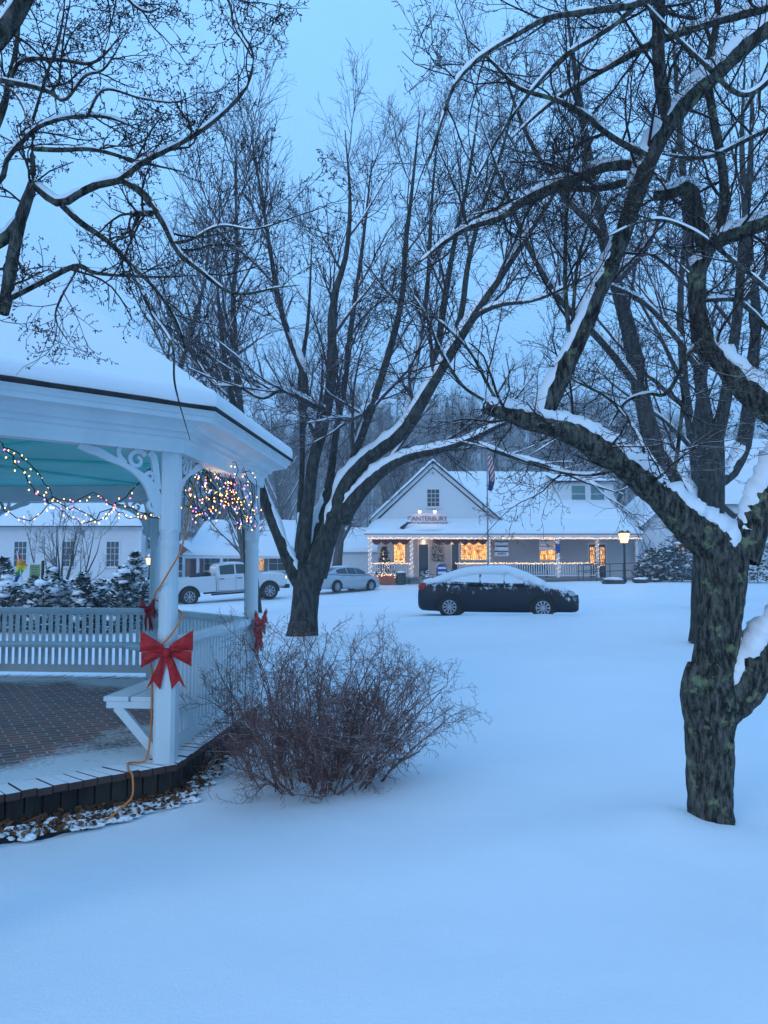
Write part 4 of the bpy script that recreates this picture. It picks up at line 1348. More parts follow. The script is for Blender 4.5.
# ---------------- generic bare trees farther off, each with its own crown
def bare_tree(name, label, x, y, h, r, seed, group=None, stems=1, spread=.5, twig=1.0, mats=None, leanx=0, fine=.011, fork=.2, cat='tree', lv=(6, 5, 4), snow=.6):
    rng = np.random.default_rng(seed)
    z = g1(x, y) - .1
    t = thing(name, label, cat, (x, y, z), 0, group)
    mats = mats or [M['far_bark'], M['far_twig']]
    S0 = np.array([[x, y, z]] * stems) + rng.normal(0, r * .8 * (stems > 1), (stems, 3)) * [1, 1, 0]
    D0 = np.stack([rng.normal(leanx, .04 + spread * .35 * (stems > 1), stems), rng.normal(0, .04 + spread * .35 * (stems > 1), stems), np.ones(stems)], 1)
    P0, R0 = paths(S0, D0, np.full(stems, h * .85), np.full(stems, r), np.full(stems, r * .12), 14, .05, .03, rng)
    tr = Tubes()
    R0 = R0 * (1 + .35 * np.exp(-np.linspace(0, 14, 14))[None])
    tr.add(P0, R0, 9, twig_snow(P0, R0, rng, .5))
    T = Tubes()
    S, D, rr_, tt, par = spawn(P0, R0, max(3, int(16 / stems)), fork, .95, 22, 55, rng, .25, (.45, .65))
    L = h * .5 * spread * 1.4 * rng.uniform(.7, 1.25, len(S)) * (1 - .55 * tt)
    P1, R1 = paths(S, D, L, rr_, rr_ * .2, 10, .08, .06, rng)
    tr.add(P1, R1, 6, twig_snow(P1, R1, rng, snow))
    caps = []
    snow_caps(caps, P1, R1, rng, .02, .9)
    tr.build('trunk', mats, t)
    crown(T, P1, R1, [
        dict(c=lv[0], t0=.12, a0=22, a1=55, L=h * .17, n=7, k=4, wander=.09, trop=.05, up=.12, rr=(.4, .6), rmin=fine * 1.7, tip=.4, snow=snow, m=1),
        dict(c=lv[1], t0=.1, a0=25, a1=58, L=h * .08 * twig, n=5, k=3, wander=.1, trop=.04, up=.05, rr=(.5, .7), rmin=fine * 1.15, tip=.5, snow=snow * .6, m=1),
        dict(c=lv[2], t0=.1, a0=25, a1=60, L=h * .04 * twig, n=4, k=3, wander=.1, trop=.03, rr=(.6, .8), rmin=fine * .8, tip=.6, snow=snow * .5, m=1),
    ], rng)
    T.build('crown', mats, t)
    if caps: build_caps('snow', caps, M['lumpsnow'], t, 8)
    return t


def at(px, Y):
    return P(px, 560, Y)[0]


BG = 'bare trees behind the green'
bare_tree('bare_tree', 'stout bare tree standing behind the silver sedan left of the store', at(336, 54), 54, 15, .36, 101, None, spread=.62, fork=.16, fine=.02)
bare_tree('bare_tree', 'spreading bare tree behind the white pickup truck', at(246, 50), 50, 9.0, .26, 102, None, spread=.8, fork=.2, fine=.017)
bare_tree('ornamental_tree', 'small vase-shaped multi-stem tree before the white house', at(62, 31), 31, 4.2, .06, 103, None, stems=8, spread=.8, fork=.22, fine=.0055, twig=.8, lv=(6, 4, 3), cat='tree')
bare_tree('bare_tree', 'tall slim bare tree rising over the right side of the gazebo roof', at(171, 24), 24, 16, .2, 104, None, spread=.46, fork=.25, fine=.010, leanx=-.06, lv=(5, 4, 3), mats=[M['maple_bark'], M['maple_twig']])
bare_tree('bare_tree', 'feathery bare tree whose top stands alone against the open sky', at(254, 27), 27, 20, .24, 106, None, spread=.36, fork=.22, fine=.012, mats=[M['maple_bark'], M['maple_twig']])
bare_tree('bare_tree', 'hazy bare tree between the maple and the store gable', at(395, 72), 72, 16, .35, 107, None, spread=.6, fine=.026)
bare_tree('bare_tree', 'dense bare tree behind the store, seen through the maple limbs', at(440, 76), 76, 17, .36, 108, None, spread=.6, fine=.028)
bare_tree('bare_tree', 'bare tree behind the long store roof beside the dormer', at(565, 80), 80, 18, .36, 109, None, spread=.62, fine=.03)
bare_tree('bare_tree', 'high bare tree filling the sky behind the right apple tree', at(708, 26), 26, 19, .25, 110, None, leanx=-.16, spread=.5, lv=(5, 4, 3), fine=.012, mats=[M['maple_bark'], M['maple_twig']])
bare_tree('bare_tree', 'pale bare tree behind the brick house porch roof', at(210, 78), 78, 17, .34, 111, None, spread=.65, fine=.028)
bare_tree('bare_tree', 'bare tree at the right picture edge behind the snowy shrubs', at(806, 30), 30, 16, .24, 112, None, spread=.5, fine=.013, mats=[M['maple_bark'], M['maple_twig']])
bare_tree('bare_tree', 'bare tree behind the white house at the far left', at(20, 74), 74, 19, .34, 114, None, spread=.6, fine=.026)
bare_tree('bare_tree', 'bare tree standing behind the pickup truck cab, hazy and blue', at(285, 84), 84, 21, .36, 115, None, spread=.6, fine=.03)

# ---------------- the leafless bush in front of the gazebo
M['bush_twig'] = bark('bush_twig', (.12, .056, .05), (.26, .14, .118), None, vs=16, bump=.2)
rng = np.random.default_rng(77)
bxx, byy = -.55, 6.38
bu = thing('bare_bush', 'leafless reddish-brown bush with tangled twigs beside the gazebo', 'bush', (bxx, byy, g1(bxx, byy)))
ns = 74
an = rng.uniform(0, 6.283, ns)
rad = np.sqrt(rng.random(ns)) * .52
S0 = np.stack([bxx + rad * np.cos(an), byy + rad * np.sin(an) * .8, np.full(ns, g1(bxx, byy) - .03)], 1)
lean = .06 + .66 * rng.random(ns) + .35 * rad
an2 = an + rng.normal(0, .45, ns)
D0 = np.stack([np.cos(an2) * lean, np.sin(an2) * lean * .8, np.ones(ns)], 1)
L0 = rng.uniform(.72, 1.3, ns)
P0, R0 = paths(S0, D0, L0, rng.uniform(.005, .013, ns), np.full(ns, .003), 12, .13, .004, rng)
T = Tubes()
T.add(P0, R0, 6, twig_snow(P0, R0, rng, .5))
T.build('stem', [M['bush_twig']], bu)
T = Tubes()
Pm, Rm = crown(T, P0, R0, [
    dict(c=6, t0=.06, a0=22, a1=60, L=.42, n=8, k=4, wander=.14, trop=.02, up=.05, rr=(.5, .7), rmin=.0028, tip=.5, snow=.35, m=0),
    dict(c=6, t0=.1, a0=30, a1=75, L=.25, n=6, k=3, wander=.17, trop=.02, rr=(.55, .8), rmin=.0019, tip=.6, snow=.38, m=0),
    dict(c=6, t0=.15, a0=35, a1=80, L=.075, n=4, k=3, wander=.18, trop=.02, rr=(.7, .9), rmin=.0015, tip=.8, snow=.3, m=0),
], rng)
T.build('twigs', [M['bush_twig']], bu)
# ------------------------------------------------------------------ buildings
def clap(name, c, c2, pitch=.115):
    """painted clapboard: bump steps along height"""
    m, nt, b, N, Lk = nodes_of(name)
    tc = N('ShaderNodeTexCoord')
    sx = N('ShaderNodeSeparateXYZ')
    Lk(tc.outputs['Object'], sx.inputs[0])
    f = math_node(N, Lk, 'FRACT', math_node(N, Lk, 'MULTIPLY', sx.outputs[2], 1 / pitch))
    r = N('ShaderNodeValToRGB')
    e = r.color_ramp.elements
    e[0].position, e[0].color = 0, (1, 1, 1, 1)
    e[1].position, e[1].color = .9, (.15, .15, .15, 1)
    e2 = e.new(.97)
    e2.color = (0, 0, 0, 1)
    Lk(f, r.inputs[0])
    bp = N('ShaderNodeBump')
    bp.inputs['Strength'].default_value = 1
    bp.inputs['Distance'].default_value = .03
    Lk(r.outputs[0], bp.inputs['Height'])
    Lk(bp.outputs[0], b.inputs['Normal'])
    n = N('ShaderNodeTexNoise')
    n.inputs['Scale'].default_value = .8
    n.inputs['Detail'].default_value = 6
    Lk(tc.outputs['Object'], n.inputs['Vector'])
    mx = N('ShaderNodeMix')
    mx.data_type = 'RGBA'
    Lk(n.outputs[0], mx.inputs[0])
    mx.inputs[6].default_value = (*c, 1)
    mx.inputs[7].default_value = (*c2, 1)
    Lk(mx.outputs[2], b.inputs['Base Color'])
    b.inputs['Roughness'].default_value = .6
    return m


M['clap_white'] = clap('white_clapboard', (.74, .75, .76), (.64, .65, .67))
M['clap_blue'] = clap('pale_clapboard', (.72, .74, .76), (.66, .68, .70))
M['clap_grey'] = clap('grey_clapboard', (.60, .61, .64), (.54, .55, .58), .13)
M['brick'] = mat('dull_brick', (.30, .14, .13), .8, (.38, .19, .17), 3, 6)
M['sage'] = mat('sage_wall', (.20, .23, .20), .8, (.24, .27, .24), 2)
M['litglass'] = None


def lit_glass(name, c, es, c2, sc=3.0):
    m, nt, b, N, Lk = nodes_of(name)
    tc = N('ShaderNodeTexCoord')
    mpx = N('ShaderNodeMapping')
    mpx.inputs['Rotation'].default_value = (R(90), 0, 0)
    Lk(tc.outputs['Object'], mpx.inputs[0])
    v = N('ShaderNodeTexBrick')
    v.inputs['Scale'].default_value = 1
    v.inputs['Brick Width'].default_value = .13
    v.inputs['Row Height'].default_value = .31
    v.inputs['Mortar Size'].default_value = .022
    v.inputs['Color1'].default_value = (.95, .75, .45, 1)
    v.inputs['Color2'].default_value = (.28, .05, .03, 1)
    v.inputs['Mortar'].default_value = (.06, .03, .015, 1)
    Lk(mpx.outputs[0], v.inputs['Vector'])
    n = N('ShaderNodeTexNoise')
    n.inputs['Scale'].default_value = sc * .9
    n.inputs['Detail'].default_value = 4
    Lk(tc.outputs['Object'], n.inputs['Vector'])
    r = N('ShaderNodeValToRGB')
    e = r.color_ramp.elements
    e[0].position, e[0].color = .38, (*c2, 1)
    e[1].position, e[1].color = .66, (*c, 1)
    mx = N('ShaderNodeMix')
    mx.data_type = 'RGBA'
    mx.inputs[0].default_value = .55
    Lk(n.outputs[0], r.inputs[0])
    Lk(r.outputs[0], mx.inputs[6])
    hs = N('ShaderNodeHueSaturation')
    hs.inputs['Saturation'].default_value = 1.0
    hs.inputs['Value'].default_value = 1.0
    Lk(v.outputs['Color'], hs.inputs['Color'])
    Lk(hs.outputs[0], mx.inputs[7])
    mm = N('ShaderNodeMix')
    mm.data_type = 'RGBA'
    mm.blend_type = 'MULTIPLY'
    mm.inputs[0].default_value = 1
    Lk(mx.outputs[2], mm.inputs[6])
    mm.inputs[7].default_value = (*c, 1)
    Lk(mm.outputs[2], b.inputs['Emission Color'])
    b.inputs['Emission Strength'].default_value = es
    b.inputs['Base Color'].default_value = (.03, .025, .02, 1)
    b.inputs['Roughness'].default_value = .15
    return m


M['lit'] = lit_glass('lit_shop_window', (1.0, .70, .32), 2.2, (.10, .03, .01), 4.5)
M['lit2'] = lit_glass('lit_door_glass', (1.0, .72, .38), 1.5, (.12, .05, .02), 6)
M['lamp'] = mat('lamp_glass', (.5, .4, .25), .4, emit=(1.0, .52, .15), es=2.3)
M['flood'] = mat('flood_lamp_face', (.5, .45, .4), .4, emit=(1.0, .72, .42), es=5)
M['garland'] = snowy('evergreen_garland', (.015, .04, .018), .6, .8, (.03, .06, .03), 12)
M['redcloth'] = mat('red_swag', (.24, .02, .03), .7, (.16, .012, .02), 5)
M['sign'] = mat('sign_board_white', (.66, .67, .68), .5)
M['signmauve'] = mat('sign_board_mauve', (.66, .58, .62), .6)
M['ink'] = mat('sign_lettering_dark', (.03, .03, .05), .5)
M['inkbrown'] = mat('sign_lettering_maroon', (.045, .008, .010), .5)
M['blue'] = mat('blue_paint', (.02, .05, .22), .5)
M['planter'] = mat('terracotta_planter', (.34, .10, .05), .8, (.26, .075, .04), 4)
M['binw'] = mat('green_bin', (.02, .05, .035), .6)
M['doorblue'] = mat('dark_door', (.015, .02, .04), .5)
M['windowteal'] = mat('pale_curtain_glass', (.12, .22, .22), .2, (.09, .17, .17), 1.0)
M['metalgrey'] = mat('galvanised_pipe', (.10, .11, .12), .45, metal=.6)


def window(par, cx, cz, y, w, h, nx=2, nz=2, glass='glass', frame='white2', fw=.09, sill=True):
    """window on a wall whose face is at y (looking to -y): frame, panes with muntins"""
    q = MB()
    d = .05
    q.bb(cx - w / 2 - fw, cx - w / 2, y - d, y + .02, cz - h / 2 - fw, cz + h / 2 + fw)
    q.bb(cx + w / 2, cx + w / 2 + fw, y - d, y + .02, cz - h / 2 - fw, cz + h / 2 + fw)
    q.bb(cx - w / 2, cx + w / 2, y - d, y + .02, cz + h / 2, cz + h / 2 + fw)
    q.bb(cx - w / 2, cx + w / 2, y - d, y + .02, cz - h / 2 - fw, cz - h / 2)
    for k in range(1, nx):
        x = cx - w / 2 + w * k / nx
        q.bb(x - .015, x + .015, y - .025, y - .006, cz - h / 2, cz + h / 2)
    for k in range(1, nz):
        z = cz - h / 2 + h * k / nz
        q.bb(cx - w / 2, cx + w / 2, y - .028, y - .009, z - .018, z + .018)
    if sill: q.bb(cx - w / 2 - fw - .04, cx + w / 2 + fw + .04, y - d - .06, y - d + .01, cz - h / 2 - fw - .05, cz - h / 2 - fw - .002)
    f = q.build('window', M[frame], par)
    q = MB()
    q.bb(cx - w / 2, cx + w / 2, y - .004, y + .03, cz - h / 2, cz + h / 2)
    q.build('pane', M[glass], f)
    return f


def slab(q, a, b_, c, d, th):
    """sloping slab from four corners (CCW from below), thickness th upward"""
    q.prism([a, b_, c, d], (0, 0, th))


def roof_snow(q, A, B, C, D, th, n=26, m=14, seed=0, lip=.06):
    """snow blanket on a roof slope: A,B along the eave, D,C along the ridge; rounded at the eave"""
    A, B, C, D = map(Vector, (A, B, C, D))

    def f(u, v):
        e = A.lerp(B, u)
        r = D.lerp(C, u)
        s = min(v * 1.0, 1)
        t = th * math.sin(min(1, v / .06) * math.pi / 2) if v < .06 else th
        p_ = e.lerp(r, s)
        if v < .06: p_ = p_ + (e - r).normalized() * lip * math.sin(math.pi * min(1, v / .06)) * .8
        ed_ = min(1, min(u, 1 - u) / .02)
        nz = .16 * th * mnoise.noise(Vector((p_.x * .7 + seed, p_.y * .7, p_.z))) + .1 * th * mnoise.noise(Vector((p_.x * 2.2 + seed, p_.y * 2.2, p_.z)))
        return p_ + Vector((0, 0, (t + nz * min(1, v / .1)) * (ed_ if ed_ > 0 else 0)))
    vs = [0, .01, .025, .045, .06] + list(np.linspace(.09, 1, m))
    V = [f(i / (n - 1), v) for v in vs for i in range(n)]
    F = [(j * n + i, j * n + i + 1, (j + 1) * n + i + 1, (j + 1) * n + i) for j in range(len(vs) - 1) for i in range(n - 1)]
    q.add(V, F)


def text(name, body, size, loc, mt, par, world=True, depth=.012, sx=1.0):
    cu = bpy.data.curves.new(name, 'FONT')
    cu.body = body
    cu.size = size
    cu.align_x = 'CENTER'
    cu.align_y = 'CENTER'
    cu.extrude = depth
    o = bpy.data.objects.new(name, cu)
    COL.objects.link(o)
    cu.materials.append(mt)
    o3 = ORG.get(par.name, (0, 0, 0))
    o.parent = par
    o.location = (loc[0] - o3[0], loc[1] - o3[1], loc[2] - o3[2])
    o.rotation_euler = (math.pi / 2, 0, 0)
    bpy.context.view_layer.update()
    me = bpy.data.meshes.new_from_object(o)
    o2 = bpy.data.objects.new(name, me)
    COL.objects.link(o2)
    o2.parent = par
    o2.location, o2.rotation_euler = o.location, o.rotation_euler
    bpy.data.objects.remove(o)
    return o2


# ---------------- the country store, porch front at Y = 50
YF, YW = 50.0, 52.2
sx_ = lambda px, Y=YF: P(px, 560, Y)[0]
sz_ = lambda py, Y=YF: P(400, py, Y)[2]
FZ = .95
EZ = 3.72
xL, xR = sx_(369), sx_(638)
store = thing('country_store', 'white gabled country store with a long porch outlined in warm lights', 'store', ((xL + xR) / 2, YW, .6))
xe0, xe1 = sx_(364), sx_(643)
gx0, gx1 = sx_(373, YW), sx_(499, YW)
gxa = (gx0 + gx1) / 2 - .2
gz0 = 4.72
gza = sz_(464, YW)
# walls
q = MB()
q.bb(gx0 + .3, sx_(640, YW), YW, YW + .2, .3, 4.7)
q.bb(gx0 + .3, gx0 + .5, YW + .2, YW + 12, .3, 4.7)
q.build('porch_wall', M['clap_grey'], store)
q = MB()
q.prism([(gx0 + .25, YW - .05, gz0), (gx1 - .25, YW - .05, gz0), (gxa, YW - .05, gza - .28)], (0, .2, 0))
q.build('gable', M['clap_blue'], store)
q = MB()
q.beam((gx0 - .1, YW - .12, gz0 - .02), (gxa, YW - .12, gza - .06), .24, .20)
q.beam((gxa, YW - .12, gza - .06), (gx1 + .1, YW - .12, gz0 - .02), .24, .20)
q.build('rake_board', M['white2'], store)
q = MB()
for s, xa in ((-1, gx0 - .27), (1, gx1 + .26)):
    pts = [(xa, YW - .42, gz0 - .05), (gxa, YW - .42, gza + .12), (gxa, YW + 12, gza + .12), (xa, YW + 12, gz0 - .05)]
    q.prism(pts if s == 1 else pts[::-1], (0, 0, .07))
rf = q.build('roof', M['shingle'], store)
q = MB()
for xa in (gx0 - .27, gx1 + .27):
    roof_snow(q, (xa, YW - .44, gz0 + .02), (xa, YW + 12, gz0 + .02), (gxa, YW + 12, gza + .19), (gxa, YW - .44, gza + .19), .22, 30, 12, 3)
q.build('snow_blanket', M['roofsnow'], rf, smooth=True)
window(store, sx_(433.5, YW), sz_(498, YW), YW - .05, .80, 1.15, 3, 4, 'glass')
q = MB()
q.bb(sx_(432.2, YW), sx_(434, YW), YW - .12, YW - .04, sz_(474, YW), sz_(472.4, YW))
q.build('vent', M['trimgrey'], store)

# long wing with the big snowy slope down to the porch eave
rz_, ry_ = 8.6, 58.6
wx0, wx1 = gxa + 1.0, xe1 - .2
q = MB()
slab(q, (gxa + 2.6, YW - .2, gz0 - .1), (wx1, YW - .2, gz0 - .1), (wx1, ry_, rz_), (gxa + 2.6, ry_, rz_), .08)
slab(q, (gx1 - .6, ry_, rz_), (wx1, ry_, rz_), (wx1, ry_ + 6.5, 4.7), (gx1 - .6, ry_ + 6.5, 4.7), .08)
rf2 = q.build('roof', M['shingle'], store)
q = MB()
roof_snow(q, (gxa + .4, YW + .3, gz0 + .25), (wx1 + .05, YW - .25, gz0 - .05), (wx1 + .05, ry_, rz_ + .06), (gxa + .4, ry_, rz_ + .06), .26, 50, 16, 8)
q.build('snow_blanket', M['roofsnow'], rf2, smooth=True)
# porch roof
q = MB()
slab(q, (xe0, YF - .3, EZ), (xe1, YF - .3, EZ), (xe1, YW + .02, gz0 - .12), (xe0 + .5, YW + .02, gz0 - .12), .07)
rf3 = q.build('porch_roof', M['shingle'], store)
q = MB()
roof_snow(q, (xe0 - .03, YF - .36, EZ + .06), (xe1 + .03, YF - .36, EZ + .06), (xe1 + .03, YW + .1, gz0 - .03), (xe0 + .45, YW - .04, gz0 - .03), .24, 60, 8, 15)
# drift on the small cover below the sign
q.ball((sx_(427), YF + .35, EZ + .34), 1.0, 20, 10, (1.8, .75, .20), .12, 4)
q.build('snow_blanket', M['roofsnow'], rf3, smooth=True)
q = MB()
q.bb(xe0 + .15, xe1 - .1, YF - .26, YF - .1, EZ - .30, EZ - .015)
q.bb(xe0 + .12, xe1 - .07, YF - .31, YF - .262, EZ - .13, EZ + .005)
q.build('porch_fascia', M['white2'], store)
q = MB()
q.bb(xL, xR, YF, YW - .02, FZ - .12, FZ)
q.build('porch_floor', M['trimgrey'], store)
q = MB()
q.bb(xL + .05, sx_(409), YF + .06, YF + .12, .2, FZ - .14)
q.bb(sx_(430), xR, YF + .06, YF + .12, .2, FZ - .14)
q.build('porch_skirt', mat('porch_skirt_grey', (.2, .19, .17), .8), store)
q = MB()
q.bb(sx_(410), sx_(430), YF - .35, YF - .01, .35, FZ - .32)
q.bb(sx_(410), sx_(430), YF - .01, YF + .05, .35, FZ - .15)
q.build('step', M['trimgrey'], store)
POSTS = [370, 411.5, 489, 558, 597.5, 637]
for px in POSTS:
    x = sx_(px)
    q = MB()
    q.bb(x - .085, x + .085, YF - .06, YF + .11, FZ, EZ - .28)
    q.bb(x - .11, x + .11, YF - .085, YF + .135, FZ + .002, FZ + .16)
    q.bb(x - .11, x + .11, YF - .085, YF + .135, EZ - .42, EZ - .302)
    q.build('porch_post', M['white2'], store)


def rail(px0, px1, nm=1):
    x0, x1 = sx_(px0) + .1, sx_(px1) - .1
    q = MB()
    q.bb(x0, x1, YF - .02, YF + .07, FZ + .86, FZ + .93)
    q.bb(x0, x1, YF, YF + .05, FZ + .10, FZ + .17)
    n = int((x1 - x0) / .15)
    for k in range(n):
        x = x0 + (x1 - x0) * (k + .5) / n
        q.bb(x - .026, x + .026, YF + .005, YF + .045, FZ + .17, FZ + .86)
    q.build('porch_railing', M['white2'], store)


rail(370, 411.5)
rail(455, 489)
rail(489, 558)
rail(558, 597.5)

# doors and windows behind the porch
wz = lambda py: sz_(py, YW)


def door(px0, px1, lab=None, glass='lit2', gsp=(.35, .92), dm='doorblue'):
    x0, x1 = sx_(px0, YW), sx_(px1, YW)
    q = MB()
    q.bb(x0 - .1, x0, YW - .06, YW + .01, FZ, FZ + 2.2)
    q.bb(x1, x1 + .1, YW - .06, YW + .01, FZ, FZ + 2.2)
    q.bb(x0 - .1, x1 + .1, YW - .06, YW + .01, FZ + 2.2, FZ + 2.32)
    q.build('door_frame', M['white2'], store)
    q = MB()
    q.bb(x0, x1, YW - .03, YW + .02, FZ + .005, FZ + 2.2)
    d = q.build('door', M[dm], store)
    w_ = x1 - x0
    q = MB()
    q.bb(x0 + .14 * w_, x1 - .14 * w_, YW - .036, YW - .031, FZ + 2.2 * gsp[0], FZ + 2.2 * gsp[1])
    q.build('pane', M[glass], d)
    q = MB()
    q.ball((x1 - .09, YW - .06, FZ + 1.0), .035, 8, 5)
    q.build('handle', M['metalgrey'], d)


door(419, 428, glass='glass', gsp=(.3, .93))
door(452, 458.5, glass='glass', gsp=(.4, .93))
door(589, 595.6, glass='lit2')
door(599, 605.5, glass='lit2')
window(store, sx_(399.5, YW), wz(550), YW, 9 / 14.75, 21 / 14.75, 1, 2, 'lit')
window(store, sx_(474, YW), wz(547), YW, 24 / 14.75, 23 / 14.75, 3, 2, 'lit')
window(store, sx_(547.5, YW), wz(548), YW, 15 / 14.75, 24 / 14.75, 2, 2, 'lit')
# dormer
dy = 54.4
dx0, dx1 = sx_(561, dy), sx_(615, dy)
dz0, dz1 = sz_(512, dy), sz_(482, dy)
q = MB()
q.bb(dx0, dx1, dy, dy + 3.5, dz0 - .6, dz1)
dm = q.build('dormer', M['clap_white'], store)
for px in (579.5, 598.5):
    q = MB()
    cx, cz = sx_(px, dy), sz_(494, dy)
    q.bb(cx - .48, cx + .48, dy - .025, dy - .002, cz - .60, cz + .60)
    q.build('window', M['windowteal'], dm)
    q = MB()
    for a_, b_ in ((-.56, -.48), (.48, .56)):
        q.bb(cx + a_, cx + b_, dy - .05, dy - .003, cz - .68, cz + .68)
    q.bb(cx - .48, cx + .48, dy - .05, dy - .003, cz + .60, cz + .68)
    q.bb(cx - .48, cx + .48, dy - .05, dy - .003, cz - .68, cz - .60)
    q.bb(cx - .48, cx + .48, dy - .046, dy - .026, cz - .02, cz + .02)
    q.build('window_frame', M['white2'], dm)
q = MB()
slab(q, (dx0 - .25, dy - .3, dz1), (dx1 + .25, dy - .3, dz1), (dx1 + .25, dy + 3.6, dz1 + .9), (dx0 - .25, dy + 3.6, dz1 + .9), .06)
q.build('dormer_roof', M['shingle'], dm)
q = MB()
roof_snow(q, (dx0 - .27, dy - .33, dz1 + .06), (dx1 + .27, dy - .33, dz1 + .06), (dx1 + .27, dy + 3.6, dz1 + .96), (dx0 - .27, dy + 3.6, dz1 + .96), .25, 16, 8, 2)
q.build('dormer_snow', M['roofsnow'], dm, smooth=True)
q = MB()
q.beam((sx_(617, 53.6), 53.3, sz_(504, 53.6)), (sx_(631.5, 53.6), 54.6, sz_(485, 53.6) + .2), .12, .28)
q.build('dormer_rake', M['shingle'], dm)
# front-facing end wing on the right
ey = 51.6
ex0, ex1 = sx_(643.5, ey), sx_(745, ey)
exa = (ex0 + ex1) / 2
ez0 = sz_(526, ey)
eza = ez0 + (exa - ex0) * .92
q = MB()
q.prism([(ex0 + .1, ey, .3), (ex1 - .1, ey, .3), (ex1 - .1, ey, ez0 - .1), (exa, ey, eza - .2), (ex0 + .1, ey, ez0 - .1)], (0, .2, 0))
q.bb(ex0 + .1, ex0 + .3, ey + .2, ey + 9, .3, ez0 - .1)
q.build('wing_wall', M['clap_white'], store)
q = MB()
q.bb(ex0 - .35, ex0 + .098, ey + .02, ey + .12, .4, ez0 - .25)
q.bb(ex0 + 2.05, ex0 + 2.2, ey - .03, ey - .002, .4, ez0 + 1.6)
q.build('corner_board', M['white2'], store)
q = MB()
for xa in (ex0 - .25, ex1 + .25):
    pts = [(xa, ey - .4, ez0 - .16), (exa, ey - .4, eza), (exa, ey + 10, eza), (xa, ey + 10, ez0 - .16)]
    q.prism(pts if xa > exa else pts[::-1], (0, 0, .07))
rf4 = q.build('roof', M['shingle'], store)
q = MB()
for xa in (ex0 - .28, ex1 + .28):
    roof_snow(q, (xa, ey - .42, ez0 - .1), (xa, ey + 10, ez0 - .1), (exa, ey + 10, eza + .07), (exa, ey - .42, eza + .07), .24, 20, 12, 5)
q.build('snow_blanket', M['roofsnow'], rf4, smooth=True)
window(store, sx_(683, ey), sz_(537, ey), ey, .85, 1.9, 1, 2, 'lit2')

# sign above the porch
sgy = YF + 1.0
t = thing('store_sign', 'arched white store sign with two lit lamps on the porch roof', 'sign', (sx_(421, sgy), sgy, 4.4))
cx = sx_(427.5, sgy)
zb_, zt_ = sz_(531, sgy), sz_(514, sgy)
q = MB()
hw = 19.5 / 15.1
q.prism([(cx - hw, sgy, zb_), (cx + hw, sgy, zb_), (cx + hw, sgy, zt_ - .1)] + [(cx + hw * math.cos(a), sgy, zt_ - .1 + .16 * math.sin(a)) for a in np.linspace(.1, math.pi - .1, 13)] + [(cx - hw, sgy, zt_ - .1)], (0, .07, 0))
q.build('board', M['signmauve'], t)
text('lettering', 'CANTERBURY', .42, (cx, sgy - .012, sz_(518.8, sgy)), M['inkbrown'], t, sx=.86)
text('lettering', 'COUNTRY STORE', .34, (cx, sgy - .012, sz_(524.2, sgy)), M['inkbrown'], t, sx=.84)
for px in (419.5, 434.5):
    x = sx_(px, sgy)
    q = MB()
    q.tube([(x, sgy + .03, zt_ + .02), (x, sgy - .1, zt_ + .25), (x, sgy - .38, zt_ + .3), (x, sgy - .45, zt_ + .2)], .02, 6)
    a_ = q.build('lamp_arm', M['black'], t)
    q = MB()
    q.ball((x, sgy - .46, zt_ + .12), .10, 10, 6)
    q.build('lamp_bulb', M['flood'], a_)
    L = bpy.data.lights.new('sign_lamp', 'POINT')
    L.energy = 2
    L.color = (1, .74, .45)
    L.shadow_soft_size = .08
    o = bpy.data.objects.new('sign_lamp', L)
    COL.objects.link(o)
    o.location = (x, sgy - .6, zt_ - .02)
# dark gooseneck with a cap of snow
q = MB()
x, z = sx_(404.5), sz_(527)
q.tube([(x - .18, YF - .15, z - .12), (x, YF, z + .08), (x + .22, YF + .2, z + .26), (x + .42, YF + .4, z + .3)], [.16, .11, .07, .05], 8)
t = q.build('lamp_hood', M['black'], smooth=True)
tag(t, 'dark bent lamp hood on the porch roof left of the store sign', 'lamp')
q = MB()
q.ball((x + .22, YF + .2, z + .40), .16, 8, 5, (1.5, 1, .6), .2)
q.build('snow', M['lumpsnow'], t, smooth=True)


def sign_board(name, label, px0, px1, py0, py1, y, word=None, group=None, ms='sign', wc='ink'):
    x0, x1, z1, z0 = sx_(px0, y), sx_(px1, y), sz_(py0, y), sz_(py1, y)
    t = thing(name, label, 'sign', ((x0 + x1) / 2, y, z0), 0, group)
    q = MB()
    q.bb(x0, x1, y, y + .04, z0, z1)
    q.build('board', M[ms], t)
    if word:
        text('lettering', word, (z1 - z0) * .95, ((x0 + x1) / 2, y - .01, (z0 + z1) / 2), M[wc], t)
    q = MB()
    q.bb(x0 + .05, x1 - .05, y + .02, y + .05, z1, z1 + .06)
    q.build('hanger', M['black'], t)
    return t


G = 'small white boards hung on the store porch'
sb = [(537.5, 540.5, 'top'), (542, 545, 'second'), (547, 550.5, 'third')]
for k, (a_, b_, nm_) in enumerate(sb):
    sign_board('hanging_sign', 'white hanging board, %s of the stack right of the big lit shop window' % nm_, 495, 508.5, a_, b_, YF + .35, None, G)
sign_board('hanging_sign', 'white OPEN board at the bottom of the hanging stack on the porch', 495, 508.5, 552.2, 556, YF + .35, 'OPEN', G)
sign_board('wall_sign', 'long pale board high on the grey porch wall', 512.5, 535, 535.5, 539.6, YW - .08)
for k, (a_, b_, nm_) in enumerate([(535.5, 538.5, 'top'), (541, 545, 'middle'), (546.5, 549.8, 'lowest')]):
    sign_board('hanging_sign', 'white hanging board, %s of three in front of the right-hand lit window' % nm_, 539.5, 555, a_, b_, YF + .5, None, G)
x, z = sx_(558.3, YF - .2), sz_(548.5, YF - .2)
q = MB()
q.bb(x - .14, x + .14, YF - .16, YF - .12, z - .3, z + .3)
